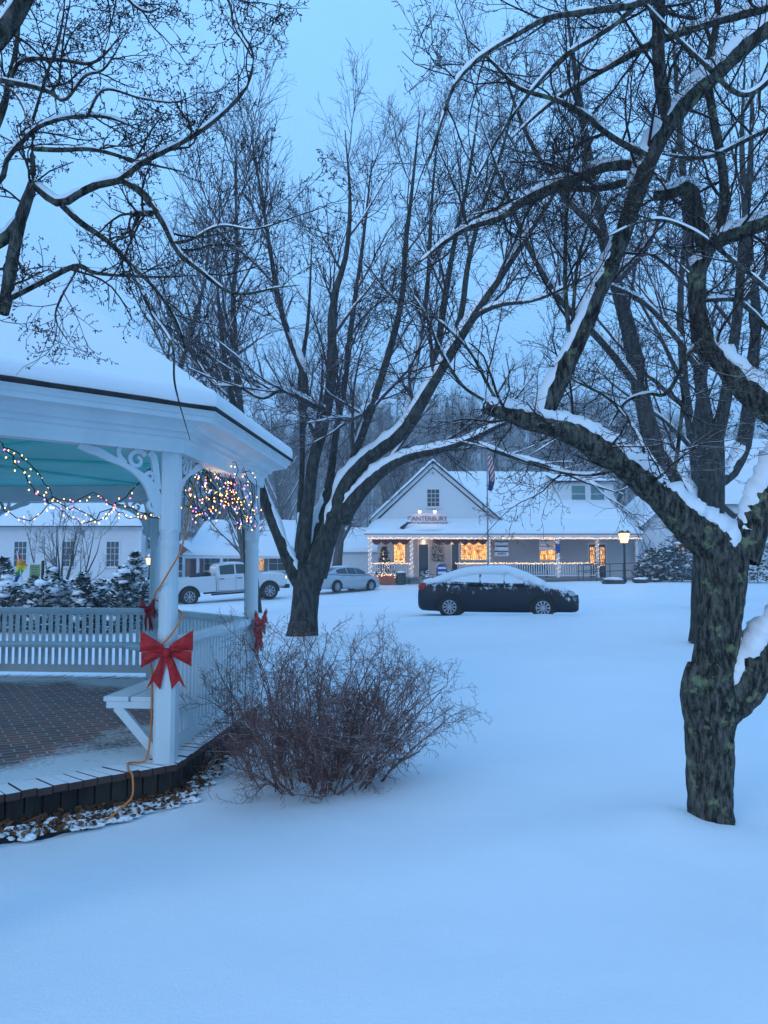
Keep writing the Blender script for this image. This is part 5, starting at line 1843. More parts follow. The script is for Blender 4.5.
q.bb(x - .10, x - .08, YF - .12, YF - .062, z - .1, z + .1)
t = q.build('blue_sign', M['blue'])
tag(t, 'small blue sign fixed to a lit porch post of the store', 'sign')

# bench on the porch
t = thing('porch_bench', 'dark low bench against the grey porch wall under the long board', 'bench', (sx_(528, YW), YW - .5, FZ))
x0, x1 = sx_(517, YW), sx_(546, YW)
q = MB(); q.bb(x0, x1, YW - .7, YW - .25, FZ + .42, FZ + .48); q.build('seat', M['doorblue'], t)
q = MB(); q.bb(x0, x1, YW - .25, YW - .2, FZ + .55, FZ + .92); q.build('backrest', M['doorblue'], t)
for xx in (x0 + .05, x1 - .05):
    for yy in (YW - .66, YW - .24):
        q = MB(); q.bb(xx - .03, xx + .03, yy - .03, yy + .03, FZ, FZ + .42); q.build('leg', M['doorblue'], t)

# string lights on the store
rs = random.Random(5)
warm = ('warmfar',)
M['whitewire'] = mat('white_wire', (.4, .4, .38), .6)


def lights(label, pts, nb, grp='warm string lights outlining the store porch', rb=.019, jit=.035):
    return light_string('string_lights', label, pts, nb, rs, kinds=warm, rb=rb, rw=.008, group=grp, jit=jit, smooth=False, wiremat=M['whitewire'])


def scal(x0, x1, z, y, n):
    return [(x0 + (x1 - x0) * k / n, y, z - .05 * abs(math.sin(k * math.pi / 2))) for k in range(n + 1)]


lights('warm lights along the left half of the store porch eave', scal(xe0 + .2, sx_(489), EZ - .2, YF - .36, 40), 96)
lights('warm lights along the eave between the tall boards and the dormer', scal(sx_(490), sx_(597), EZ - .2, YF - .36, 40), 96)
lights('short run of warm lights on the eave over the street lamp', scal(sx_(598), sx_(641), EZ - .2, YF - .36, 16), 36)
for px, nm_ in zip(POSTS[:5], ('left corner post of the porch', 'porch post left of the entrance door', 'porch post right of the big lit window', 'porch post that carries the blue sign', 'porch post in front of the dark double doors')):
    x = sx_(px)
    pts = [(x + .12 * math.cos(k * 1.1), YF + .02 + .13 * math.sin(k * 1.1), FZ + .15 + (EZ - .45 - FZ) * k / 46) for k in range(47)]
    lights('warm lights wound round the ' + nm_, pts, 48, 'light strings wound round the porch posts', .015, .02)
lights('warm lights lying along the left porch railing', scal(sx_(371), sx_(410), FZ + .97, YF - .03, 14), 34, 'lights along the porch railings')
lights('warm lights along the railing below the big lit window', scal(sx_(455), sx_(488), FZ + .97, YF - .03, 14), 34, 'lights along the porch railings')
lights('warm lights along the railing behind the snowy black car', scal(sx_(490), sx_(557), FZ + .97, YF - .03, 26), 70, 'lights along the porch railings')
lights('warm lights along the railing left of the handrail ramp', scal(sx_(559), sx_(597), FZ + .97, YF - .03, 14), 38, 'lights along the porch railings')
for (x0, x1, z0, z1, nm_) in ((sx_(395, YW), sx_(404, YW), wz(561), wz(539.5), 'small lit window'), (sx_(461.5, YW), sx_(486.5, YW), wz(559), wz(535), 'big lit shop window')):
    lights('warm lights framing the ' + nm_, [(x0, YW - .1, z0), (x0, YW - .1, z1), (x1, YW - .1, z1), (x1, YW - .1, z0), (x0, YW - .1, z0)], 44, 'lights framing the shop windows', .022, .03)
for px, y, z, e in ((390, 51, 3.2, 5), (425, 51, 3.2, 9), (450, 51, 3.2, 6), (475, 51.2, 3.1, 6), (520, 51.2, 3.2, 1.2), (555, 51.2, 3.2, 1.2), (600, 51.2, 3.2, 3), (384, 48.7, 1.9, 6), (470, 49.4, 2.0, 3)):
    L = bpy.data.lights.new('porch_lamp', 'POINT')
    L.energy = e
    L.color = (1, .66, .36)
    L.shadow_soft_size = .15
    o = bpy.data.objects.new('porch_lamp', L)
    COL.objects.link(o)
    o.location = (sx_(px, y), y, z)
# wall lanterns
for px, py, lab in ((423.5, 542, 'glowing wall lantern above the dark entrance door'), (453.5, 541, 'glowing wall lantern beside the narrow second door')):
    x, z = sx_(px, YW), wz(py)
    t = thing('wall_lantern', lab, 'lantern', (x, YW - .2, z), 0, 'wall lanterns under the porch')
    q = MB(); q.lathe((x, YW - .2, z - .12), [(.05, 0), (.08, .03), (.09, .22), (.02, .25)], 8); q.build('glass', M['flood'], t)
    q = MB(); q.lathe((x, YW - .2, z + .14), [(.13, 0), (.05, .1), (.015, .2)], 8); q.bb(x - .02, x + .02, YW - .2, YW - .03, z + .2, z + .23); q.build('cap', M['black'], t)

# red swag with greens below the eave
def garland(label, px0, px1, n, seed):
    r_ = random.Random(seed)
    t = thing('garland', label, 'garland', (sx_(px0), YF - .1, EZ - .4), 0, 'evergreen and red garlands under the porch eave')
    x0, x1 = sx_(px0), sx_(px1)
    q = MB()
    q.grid(lambda u, v: (x0 + (x1 - x0) * u, YF - .12 - .05 * math.sin(u * 60), EZ - .30 - v * (.16 + .20 * abs(math.sin(u * n * math.pi)))), n * 8 + 1, 4)
    q.build('ribbon', M['redcloth'], t, smooth=True)
    q = MB()
    for k in range(n * 40):
        u = r_.random()
        c = (x0 + (x1 - x0) * u, YF - .16 + r_.uniform(-.06, .05), EZ - .32 - .12 * abs(math.sin(u * n * math.pi)) + r_.uniform(-.07, .07))
        d = Vector((r_.uniform(-1, 1), r_.uniform(-1, 1), r_.uniform(-1, .6))).normalized() * .12
        q.add([c, Vector(c) + d + Vector((.02, 0, .03)), Vector(c) + d * 1.1, Vector(c) + d - Vector((.02, 0, .03))], [(0, 1, 2, 3)])
    q.build('greens', M['garland'], t)


garland('red ribbon and evergreen garland at the left corner of the porch eave', 372, 409, 4, 1)
garland('red ribbon and evergreen garland over the door and big lit window', 434, 487, 6, 2)


def evergreen(name, label, x, y, z, h, r, n, seed, shape='cone', group=None, mt='needle', cat='shrub', snowcaps=10, leaf=.10, trunkr=.03, lights_=0):
    """leaf tufts through a cone or a dome, with lumps of snow resting on them"""
    r_ = random.Random(seed)
    t = thing(name, label, cat, (x, y, z), 0, group)
    q = MB()
    lobes = [(r_.uniform(0, 6.28), r_.uniform(.15, .9), r_.uniform(.7, 1.2)) for _ in range(9)]
    for k in range(n):
        v = r_.random() ** 1.15
        a = r_.uniform(0, 6.28)
        lob = 1 + .28 * max(math.cos((a - l[0])) ** 3 * math.exp(-((v - l[1]) / .2) ** 2) for l in lobes)
        if shape == 'cone':
            rad = r * (1 - v) ** .8 * lob * (.72 + .28 * math.sin(v * 26))
        else:
            rad = r * math.sqrt(max(0, 1 - (v * 1.02 - .18) ** 2)) * lob * (1 if v < .8 else .8)
        rad *= r_.random() ** .38
        c = Vector((x + rad * math.cos(a), y + rad * math.sin(a), z + .05 * h + v * h * (.95 + .1 * lob - .1)))
        out = Vector((math.cos(a), math.sin(a), r_.uniform(-.35, .75))).normalized()
        s = out.cross(Vector((0, 0, 1))).normalized()
        l = leaf * r_.uniform(.6, 1.4)
        w_ = l * r_.uniform(.25, .45)
        nrm_ = s.cross(out)
        q.add([c, c + out * l * .5 + s * w_ + nrm_ * .1 * l, c + out * l, c + out * l * .5 - s * w_ + nrm_ * .1 * l], [(0, 1, 2, 3)])
    q.build('foliage', M[mt], t)
    q = MB()
    q.tube([(x, y, z - .1), (x, y, z + h * .85)], [trunkr, trunkr * .3], 6)
    q.build('stem', M['far_bark'], t)
    if snowcaps:
        q = MB()
        for k in range(snowcaps):
            v = r_.uniform(.15, .95)
            a = r_.uniform(0, 6.28)
            rad = (r * (1 - v) ** .8 if shape == 'cone' else r * math.sqrt(max(.02, 1 - (v - .18) ** 2))) * r_.uniform(.45, .95)
            s = r_.uniform(.10, .22) * (r / .6) ** .7 * (1 - .4 * v)
            q.ball((x + rad * math.cos(a), y + rad * math.sin(a), z + .05 * h + v * h), s, 9, 6, (1.3, 1.3, .62), .45, k + seed)
        tag(q.build('snow', M['lumpsnow'], t, smooth=True), kind='stuff')
    return t


M['needle'] = snowy('snowy_needles', (.010, .026, .022), .30, .8, (.022, .042, .036), 5, 1.3, 4, 3)
M['needle_clear'] = mat('fir_needles', (.012, .032, .018), .8, (.025, .05, .028), 3)
M['rhodo'] = snowy('snowy_broadleaf', (.018, .034, .030), .55, .6, (.035, .055, .045), 4, 1.3, 4, 3)
tt = evergreen('christmas_tree', 'small lit Christmas tree at the left end of the store porch', sx_(384, 51.2), 51.2, FZ, 2.0, .62, 700, 4, 'cone', None, 'needle_clear', 'Christmas tree', 0, .2)
for k in range(22):
    v = .05 + .85 * rs.random()
    a = rs.uniform(3.4, 6.0)
    o = bpy.data.objects.new('bulb', bulb_mesh('warmfar', .02))
    COL.objects.link(o)
    o.parent = tt
    o.location = (.6 * (1 - v) * math.cos(a), .6 * (1 - v) * math.sin(a), v * 2.0)
tt = evergreen('evergreen_spray', 'dark evergreen spray hung on the porch right of the entrance door', sx_(438, 50.5), 50.5, 1.9, 1.5, .36, 420, 6, 'dome', None, 'needle_clear', 'greenery', 0, .16)
q = MB()
q.ball((sx_(451.5, 50.9), 50.9, 2.95), .01, 4, 3)
# planter, bin, mailbox before the porch
px0, px1 = sx_(374, 49.2), sx_(395.5, 49.2)
zz0 = g1((px0 + px1) / 2, 49.2)
t = thing('planter_box', 'long terracotta planter of snowy greens, lit from above, before the porch', 'planter', ((px0 + px1) / 2, 49.2, zz0))
q = MB()
for k in range(3):
    q.bb(px0 + .02 * k, px1 - .02 * k, 48.95 + .01 * k, 49.5 - .01 * k, zz0 - .1 + .24 * k, zz0 + .13 + .24 * k)
q.build('box', M['planter'], t)
q = MB()
for k in range(260):
    c = Vector((rs.uniform(px0, px1), rs.uniform(48.95, 49.5), zz0 + .60 + rs.uniform(0, .12)))
    d = Vector((rs.uniform(-1, 1), rs.uniform(-1, 1), rs.uniform(.1, 1))).normalized() * .25
    s = d.cross(Vector((0, 0, 1))).normalized() * .05
    q.add([c, c + d * .5 + s, c + d, c + d * .5 - s], [(0, 1, 2, 3)])
q.build('greens', M['needle'], t)
q = MB()
for k in range(9):
    q.ball((px0 + (px1 - px0) * (k + .5) / 9, 49.2, zz0 + .66), .17, 8, 5, (1.1, 1.3, .5), .3, k)
q.build('snow', M['lumpsnow'], t, smooth=True)
lights('warm lights draped over the terracotta planter', [(px0 + (px1 - px0) * k / 12, 48.9 + .05 * math.sin(k), zz0 + .66 + .1 * math.sin(k * 2.1)) for k in range(13)], 22, 'lights before the porch', .02, .08)
x = sx_(401, 49.2)
zz0 = g1(x, 49.2)
t = thing('litter_bin', 'dark green litter bin beside the terracotta planter', 'bin', (x, 49.2, zz0))
q = MB(); q.lathe((x, 49.2, zz0 - .05), [(.27, 0), (.30, .3), (.31, .72), (.33, .74), (.33, .80), (.30, .82)], 14); q.build('body', M['binw'], t)
q = MB(); q.lathe((x, 49.2, zz0 + .771), [(.31, 0), (.30, .05), (.1, .12), (.01, .13)], 14); q.build('snow', M['lumpsnow'], t, smooth=True)
x = sx_(442, 48.6)
zz0 = g1(x, 48.6)
t = thing('mailbox', 'dark blue street mailbox with a cap of snow before the store porch', 'mailbox', (x, 48.6, zz0))
q = MB()
prof = [(-.32, .18), (.32, .18), (.32, .95)] + [(.32 * math.cos(a), .95 + .32 * math.sin(a)) for a in np.linspace(.15, math.pi - .15, 11)] + [(-.32, .95)]
q.prism([(x + a, 48.6, zz0 + b_) for a, b_ in prof], (0, .6, 0))
q.build('body', M['blue'], t, bevel=.01)
for sx in (-1, 1):
    for yy in (48.64, 49.14):
        q = MB(); q.bb(x + sx * .27 - .03, x + sx * .27 + .03, yy - .03, yy + .03, zz0 - .1, zz0 + .18); q.build('leg', M['blue'], t)
q = MB(); q.bb(x - .26, x + .26, 48.57, 48.599, zz0 + .62, zz0 + .78); q.bb(x - .26, x + .26, 48.57, 48.599, zz0 + .95, zz0 + 1.07); q.build('label_plate', M['sign'], t)
q = MB(); q.grid(lambda u, v: (x + .35 * math.cos(math.pi * (.12 + .76 * u)), 48.58 + .64 * v, zz0 + .97 + .37 * math.sin(math.pi * (.12 + .76 * u)) + .05 * math.sin(math.pi * u)), 14, 4); q.build('snow', M['lumpsnow'], t, smooth=True)
for (px, y, lab, s) in ((426, 49.0, 'small snowy potted evergreen beside the porch step', 5), (452, 49.2, 'low snowy shrub between the blue mailbox and the black car', 9)):
    evergreen('potted_shrub', lab, sx_(px, y), y, g1(sx_(px, y), y), .8, .38, 260, s, 'dome', None, 'needle', 'shrub', 5, .16)

# ramp handrail
t = thing('handrail', 'grey pipe handrail beside the ramp at the right end of the porch', 'handrail', (sx_(583, 48.6), 48.6, .7))
A_ = Vector((sx_(583, 48.6), 48.6, g1(sx_(583, 48.6), 48.6)))
B_ = Vector((sx_(636, 49.6), 49.6, FZ - .05))
for dz in (.55, 1.0):
    q = MB(); q.tube([A_ + Vector((0, 0, dz)), B_ + Vector((0, 0, dz))], .032, 6); q.build('rail', M['metalgrey'], t)
for k in np.linspace(0, 1, 5):
    c = A_.lerp(B_, k)
    q = MB(); q.tube([c - Vector((0, 0, .2)), c + Vector((0, 0, 1.0))], .032, 6); q.build('post', M['metalgrey'], t)
t = thing('handrail', 'short grey pipe handrail nearest the street, ending by the railing lights', 'handrail', (sx_(577, 49.3), 49.3, .7))
A_ = Vector((sx_(578, 49.3), 49.3, .75)); B_ = Vector((sx_(603, 49.7), 49.7, FZ))
for dz in (.6, 1.0):
    q = MB(); q.tube([A_ + Vector((0, 0, dz)), B_ + Vector((0, 0, dz))], .028, 6); q.build('rail', M['metalgrey'], t)
for k in (0, .5, 1):
    c = A_.lerp(B_, k)
    q = MB(); q.tube([c - Vector((0, 0, .2)), c + Vector((0, 0, 1.0))], .028, 6); q.build('post', M['metalgrey'], t)

# flag pole with a limp flag
fy = 49.3
fx, fz = sx_(488, fy), g1(sx_(488, fy), fy)
t = thing('flagpole', 'tall pale flagpole before the store, between the sign and the hanging boards', 'flagpole', (fx, fy, fz))
ft = sz_(451, fy)
q = MB(); q.tube([(fx, fy, fz - .2), (fx, fy, ft)], [.06, .035], 8); q.build('pole', M['trimgrey'], t, smooth=True)
q = MB(); q.ball((fx, fy, ft + .06), .08, 8, 6); q.build('finial', M['trimgrey'], t, smooth=True)
M['fred'] = mat('flag_red', (.40, .02, .03), .8)
M['fwhite'] = mat('flag_white', (.70, .70, .70), .8)
M['fshade'] = mat('flag_shadow_navy', (.02, .03, .16), .8)
q = MB()
ftz = sz_(454, fy)
NU, NV = 20, 40
Vv = []
for j in range(NV + 1):
    for i in range(NU + 1):
        u, v = i / NU, j / NV
        wd_ = .46 * (.55 + .45 * math.sin(v * 2.6 + .3))
        xx = fx + .06 + wd_ * u * (1 - .15 * v) - .03 * math.sin(v * 7)
        yy = fy + .10 * math.sin(u * 15 + v * 2) * (.4 + .6 * u)
        Vv.append((xx, yy, ftz - v * 2.35 * (1 - .08 * u) - .25 * u))
for j in range(NV):
    for i in range(NU):
        u, v = i / NU, j / NV
        d = (v * 2.4 + u * .9)
        q.mi = 2 if (v > .70 or (u < .22 and v > .45)) else (0 if int(d * 5.2) % 2 == 0 else 1)  # navy lower end paints the shadow on the hanging cloth into its colour
        q.m.append(q.mi)
        a = j * (NU + 1) + i
        q.f.append((a, a + 1, a + NU + 2, a + NU + 1))
q.v = Vv
fl = q.build('hanging_flag', [M['fred'], M['fwhite'], M['fshade']], smooth=True)
tag(fl, 'limp red and white striped flag with shadowed lower end painted navy on the store flagpole', 'flag')


# street lamps
def lamp_post(label, x, y, zh, scale=1.0, glow=12):
    z = g1(x, y)
    t = thing('street_lamp', label, 'street lamp', (x, y, z), 0, 'lantern street lamps')
    q = MB()
    q.lathe((x, y, z - .1), [(.10, 0), (.10, .3), (.06, .36), (.055, zh - z - .15), (.09, zh - z - .1), (.10, zh - z - .02)], 10)
    q.build('pole', M['black'], t)
    s = scale
    q = MB()
    q.lathe((x, y, zh - .1), [(-.12 * s, 0), (-.19 * s, .42 * s), (-.06 * s, .43 * s)], 4)
    q.build('lantern', M['lamp'], t)
    q = MB()
    q.lathe((x, y, zh - .1 + .435 * s), [(-.23 * s, 0), (-.2 * s, .05 * s), (-.06 * s, .2 * s), (.02 * s, .24 * s), (.02 * s, .34 * s)], 4)
    cap = q.build('cap', M['black'], t)
    q = MB()
    q.lathe((x, y, zh - .1 + .49 * s), [(.20 * s, 0), (.17 * s, .08 * s), (.06 * s, .2 * s), (.01, .22 * s)], 10)
    q.build('snow', M['lumpsnow'], cap, smooth=True)
    L = bpy.data.lights.new('street_glow', 'POINT')
    L.energy = glow
    L.color = (1, .66, .34)
    L.shadow_soft_size = .2
    o = bpy.data.objects.new('street_glow', L)
    COL.objects.link(o)
    o.location = (x, y - .35, zh + .1)


lamp_post('glowing lantern street lamp on a black pole at the end of the porch', P(624.5, 560, 43)[0], 43, P(624, 541, 43)[2], 1.25, 14)
lamp_post('distant glowing street lamp left of the front gazebo post, by the white house', P(149.5, 560, 47)[0], 47, P(149, 563, 47)[2], .95, 6)

# dark stones by the lamp
rs = random.Random(3)
for k, (px, y, s, lab) in enumerate(((613, 41.5, .42, 'larger dark snow-topped stone left of the street lamp foot'), (641, 42.0, .3, 'smaller dark snow-topped stone right of the street lamp foot'), (655, 42.5, .16, 'tiny dark stone beside the snowy shrubs'))):
    x = P(px, 560, y)[0]
    z = g1(x, y)
    t = thing('stone', lab, 'stone', (x, y, z), 0, 'dark stones in the snow by the lamp')
    q = MB(); q.ball((x, y, z + .08), s, 12, 7, (1.5, .8, .42), .5, k); q.build('rock', mat('wet_stone_%d' % k, (.035, .035, .038), .8, (.07, .07, .07), 4), t, smooth=True)
    q = MB(); q.ball((x, y + .03, z + .22 * s / .55 + .10), s * .86, 12, 7, (1.5, .85, .28), .4, k); q.build('snow', M['lumpsnow'], t, smooth=True)

# snowy broadleaf shrubs right of the store and hedge by the gazebo
for (px, y, h, r, sd, lab) in ((657, 44.5, 1.9, 1.05, 1, 'snow-laden rhododendron, first of the shrubs right of the street lamp'), (671, 45.5, 2.0, 1.1, 2, 'rounded snow-laden shrub touching the left edge of the shade tree'), (682, 46.5, 2.8, 1.3, 3, 'tallest snow-laden shrub against the white end wing'), (757, 44, 2.4, 1.5, 4, 'snow-laden shrub seen at the right picture edge behind the limbs'), (645, 47, 1.2, .6, 5, 'small snowy shrub under the porch end behind the street lamp')):
    x = P(px, 560, y)[0]
    evergreen('snowy_shrub', lab, x, y, g1(x, y) - .05, h, r, 1500, sd + 40, 'dome', 'snowy shrubs right of the store', 'rhodo', 'shrub', 12, .24)
HEDGE = [(4, 556, 'cone', .7, 'pointed snowy evergreen at the left end of the hedge'), (19, 587, 'dome', .62, 'rounded snow-buried evergreen below the rainbow flag'), (31, 583, 'cone', .6, 'small pointed evergreen in front of the green board'), (44, 577, 'dome', .62, 'dark rounded evergreen with scattered snow, fourth along the hedge'), (53, 568, 'cone', .55, 'slender snowy evergreen under the small vase-shaped tree'), (68, 580, 'dome', .7, 'low snow-covered mound of evergreen under the vase-shaped tree'), (84, 573, 'cone', .6, 'loose snowy evergreen right of the vase-shaped tree'), (97, 588, 'dome', .6, 'very low snow-capped evergreen near the hedge gap'), (110, 580, 'dome', .6, 'dark evergreen with snow lumps left of the tallest hedge spire'), (124, 566, 'cone', .6, 'evergreen with dark hollow beside the tallest hedge spire'), (135, 552, 'cone', .72, 'tallest hedge evergreen with a snowy spire by the front post'), (143, 580, 'dome', .62, 'white snow-buried evergreen touching the front gazebo post')]
for k, (px, py, sh, r, lab) in enumerate(HEDGE):
    y = 20.5 + (k % 3) * .7
    x, _, zt = P(px, py, y)
    z = g1(x, y)
    evergreen('hedge_evergreen', lab, x, y, z, (zt - z) * .98, r, 1100, 60 + k, sh, 'snowy evergreens in the hedge behind the gazebo', 'needle', 'shrub', 26 if sh == 'dome' else 13, .15)

# ---------------- white house at the left
hy = 56.0
hx = lambda px: P(px, 560, hy)[0]
hz = lambda py: P(70, py, hy)[2]
house = thing('white_house', 'long white house with dark windows and snowy roof behind the gazebo', 'house', (hx(50), hy, .5))
q = MB()
q.bb(hx(-60), hx(140.5), hy, hy + 9, .2, hz(527))
q.build('wall', M['clap_white'], house)
q = MB()
q.bb(hx(-60) - .05, hx(140.5) + .05, hy - .04, hy - .003, hz(530), hz(526))
q.bb(hx(138.5), hx(140.5) + .04, hy - .035, hy - .002, .3, hz(530))
q.bb(hx(-60), hx(138.5), hy - .035, hy - .002, .3, hz(579.5))
q.build('trim', M['white2'], house)
q = MB()
q.bb(hx(-60), hx(140.6), hy - .02, hy, .2, hz(581))
for px in (20.3, 68, 112.6):
    window(house, hx(px), hz(554), hy, 12.2 / 13.75, 24.5 / 13.75, 3, 4, 'glass')
q = MB()
slab(q, (hx(-62), hy - .45, hz(527)), (hx(142.5), hy - .45, hz(527)), (hx(142.5), hy + 5, hz(527) + 3.9), (hx(-62), hy + 5, hz(527) + 3.9), .07)
slab(q, (hx(-62), hy + 5, hz(527) + 3.9), (hx(142.5), hy + 5, hz(527) + 3.9), (hx(142.5), hy + 10, hz(527)), (hx(-62), hy + 10, hz(527)), .07)
rf = q.build('roof', M['shingle'], house)
q = MB()
roof_snow(q, (hx(-63), hy - .5, hz(527) + .06), (hx(143), hy - .5, hz(527) + .06), (hx(143), hy + 5, hz(527) + 3.96), (hx(-63), hy + 5, hz(527) + 3.96), .28, 40, 12, 21)
q.build('snow_blanket', M['roofsnow'], rf, smooth=True)
q = MB()
q.prism([(hx(140.5) - .01, hy + .2, hz(527)), (hx(140.5) - .01, hy + 8.9, hz(527)), (hx(140.5) - .01, hy + 5, hz(527) + 3.6)], (-.2, 0, 0))
q.build('gable', M['clap_white'], house)
cxx = P(103.5, 495, hy + 4.4)[0]
q = MB()
q.bb(cxx - .5, cxx + .5, hy + 3.9, hy + 4.9, 6, P(103, 489, hy + 4.4)[2])
q.build('chimney', M['darkwood'], rf)
q = MB()
q.bb(hx(140.6), hx(152), hy + 1.5, hy + 6, .2, hz(548))
q.build('side_wing', M['clap_white'], house)
q = MB()
roof_snow(q, (hx(153), hy + 1.2, hz(548)), (hx(153), hy + 6.2, hz(548)), (hx(140.6), hy + 6.2, hz(536)), (hx(140.6), hy + 1.2, hz(536)), .25, 10, 10, 3)
q.build('wing_snow', M['roofsnow'], house, smooth=True)

# ---------------- brick house behind the truck
by = 62.0
bxm = lambda px: P(px, 560, by)[0]
bz = lambda py: P(230, py, by)[2]
bh = thing('brick_house', 'low brick house with white porch columns and snowy roof behind the pickup', 'house', (bxm(230), by, .8))
q = MB()
q.bb(bxm(188), bxm(262), by + 1.5, by + 8, .3, bz(553))
q.build('wall', M['brick'], bh)
q = MB()
q.bb(bxm(262), bxm(292), by + 1.0, by + 8, .3, bz(556))
q.build('wall', M['sage'], bh)
q = MB()
gxl, gxr = bxm(168), bxm(190)
q.prism([(gxl, by, .3), (gxr, by, .3), (gxr, by, bz(552)), ((gxl + gxr) / 2, by, bz(543)), (gxl, by, bz(552))], (0, 7, 0))
q.build('gable', M['brick'], bh)
q = MB()
roof_snow(q, (bxm(183), by - .3, bz(555)), (bxm(293), by - .3, bz(556.5)), (bxm(293), by + 7, bz(556) + 3.0), (bxm(183), by + 7, bz(555) + 3.0), .3, 30, 10, 9)
for a_, s in ((gxl - .3, 1), (gxr + .3, -1)):
    roof_snow(q, (a_, by - .3, bz(553)), (a_, by + 7, bz(553)), ((gxl + gxr) / 2, by + 7, bz(542.5)), ((gxl + gxr) / 2, by - .3, bz(542.5)), .25, 8, 8, 2)
q.build('roof_snow', M['roofsnow'], bh, smooth=True)
q = MB()
q.bb(bxm(183), bxm(292), by - .25, by - .1, bz(558.5), bz(555.4))
q.build('porch_beam', M['white2'], bh)
for px in (184.5, 198.6, 222, 258, 288):
    q = MB(); q.bb(bxm(px) - .11, bxm(px) + .11, by - .26, by - .06, .5, bz(558.6)); q.build('column', M['white2'], bh)
for px, w_, gl in ((206, .9, 'glass'), (218, .9, 'glass'), (260, .6, 'lit2'), (276, 1.4, 'glass'), (178, .8, 'glass')):
    window(bh, bxm(px), bz(563.5), by + (1.5 if 190 < px < 261 else (.995 if px > 261 else -.005)), w_, 1.1, 2, 2, gl)
# low grey-blue shed between maple and store
sy = 66.0
t = thing('garden_shed', 'long pale blue shed with snowy roof behind the silver sedan', 'shed', (P(365, 560, sy)[0], sy, .8))
x0, x1 = P(322, 560, sy)[0], P(392, 560, sy)[0]
z1 = P(350, 552, sy)[2]
q = MB(); q.bb(x0, x1, sy, sy + 6, .2, z1); q.build('wall', M['clap_blue'], t)
q = MB(); roof_snow(q, (x0 - .3, sy - .3, z1), (x1 + .3, sy - .3, z1), (x1 + .3, sy + 4, z1 + 2.0), (x0 - .3, sy + 4, z1 + 2.0), .3, 20, 10, 6); q.build('roof_snow', M['roofsnow'], t, smooth=True)
# white house behind the right trees
wy = 72.0
t = thing('white_house', 'pale house with a big snowy roof glimpsed through the right-hand tree trunks', 'house', (P(720, 560, wy)[0], wy, .9))
x0, x1 = P(664, 560, wy)[0], P(830, 560, wy)[0]
z1, z2 = P(700, 505, wy)[2], P(700, 432, wy)[2]
q = MB(); q.bb(x0, x1, wy, wy + 9, .3, z1); q.build('wall', M['clap_white'], t)
q = MB(); slab(q, (x0 - .4, wy - .4, z1), (x1, wy - .4, z1), (x1, wy + 6, z2), (x0 - .4, wy + 6, z2), .06); rf = q.build('roof', M['shingle'], t)
q = MB(); roof_snow(q, (x0 - .45, wy - .45, z1 + .05), (x1, wy - .45, z1 + .05), (x1, wy + 6, z2 + .06), (x0 - .45, wy + 6, z2 + .06), .3, 24, 12, 31); q.build('snow_blanket', M['roofsnow'], rf, smooth=True)
for px in (690, 735): window(t, P(px, 560, wy)[0], z1 - 1.6, wy, 1.0, 1.6, 2, 2, 'glass')

# ---------------- rainbow flag, green board, dark post by the hedge
ry = 24.0
fx, _, fz = P(17, 551, ry)
bx_, _, bz_ = P(30, 590, ry)
t = thing('flag_staff', 'thin slanting staff holding the rainbow flag by the hedge', 'flag staff', (bx_, ry, g1(bx_, ry)))
q = MB(); q.tube([(bx_, ry, g1(bx_, ry)), (fx, ry, fz)], .022, 6); q.build('pole', M['sign'], t)
RC = [(.45, .02, .02), (.65, .22, .02), (.62, .52, .03), (.03, .30, .06), (.02, .08, .40), (.14, .02, .22)]
RM = [mat('rainbow_stripe_%d' % i, c, .7) for i, c in enumerate(RC)]
q = MB()
NU, NV = 12, 18
vv = []
for j in range(NV + 1):
    for i in range(NU + 1):
        u, v = i / NU, j / NV
        base = Vector((fx, ry, fz)).lerp(Vector(P(27, 565, ry)), .02 + u)
        low = Vector(P(14.5 + 4 * u, 583 - 2 * u, ry))
        pp = base.lerp(low, v)
        vv.append((pp.x, ry - .03 + .05 * math.sin(u * 8 + v * 3), pp.z))
for j in range(NV):
    for i in range(NU):
        q.m.append(min(5, int((j / NV * .75 + i / NU * .32) * 5.8)))
        a = j * (NU + 1) + i
        q.f.append((a, a + 1, a + NU + 2, a + NU + 1))
q.v = vv
fl = q.build('rainbow_flag', RM, smooth=True)
tag(fl, 'drooping rainbow flag on a slanting staff above the hedge', 'flag')
t = thing('notice_board', 'green notice board on white posts behind the hedge, right of the rainbow flag', 'notice board', (P(35.5, 575, ry)[0], ry, g1(P(35.5, 575, ry)[0], ry)))
x0, _, z1 = P(30.5, 564.5, ry)
x1, _, z0 = P(40.3, 581, ry)
q = MB(); q.bb(x0, x1, ry - .02, ry + .02, z0, z1); q.build('panel', mat('green_board', (.16, .26, .10), .6, (.22, .30, .14), 5), t)
for x in (x0 - .035, x1 + .035):
    q = MB(); q.bb(x - .03, x + .03, ry - .03, ry + .03, g1(x, ry) - .1, z1 + .05); q.build('post', M['sign'], t)
q = MB(); q.bb(x0, x1, ry - .025, ry + .025, z1, z1 + .04); q.build('top_bar', M['sign'], t)
q = MB()
for k in range(5): q.bb(x0 + .05, x1 - .05 - .04 * (k % 3), ry - .024, ry - .021, z1 - .09 - k * .08, z1 - .07 - k * .08)
q.build('print', M['ink'], t)
x, _, z = P(43, 562, ry)
q = MB(); q.bb(x - .035, x + .035, ry - .035, ry + .035, g1(x, ry) - .1, z)
q.lathe((x, ry, z), [(.045, 0), (.045, .03), (.01, .05)], 8)
t = q.build('wooden_post', M['darkwood'])
tag(t, 'thin dark wooden post right of the green notice board', 'post')

# ---------------- wooded hill in the distance
hv = []
HX = np.linspace(-260, 260, 105)
HY = np.linspace(105, 300, 40)
hgx, hgy = np.meshgrid(HX, HY)


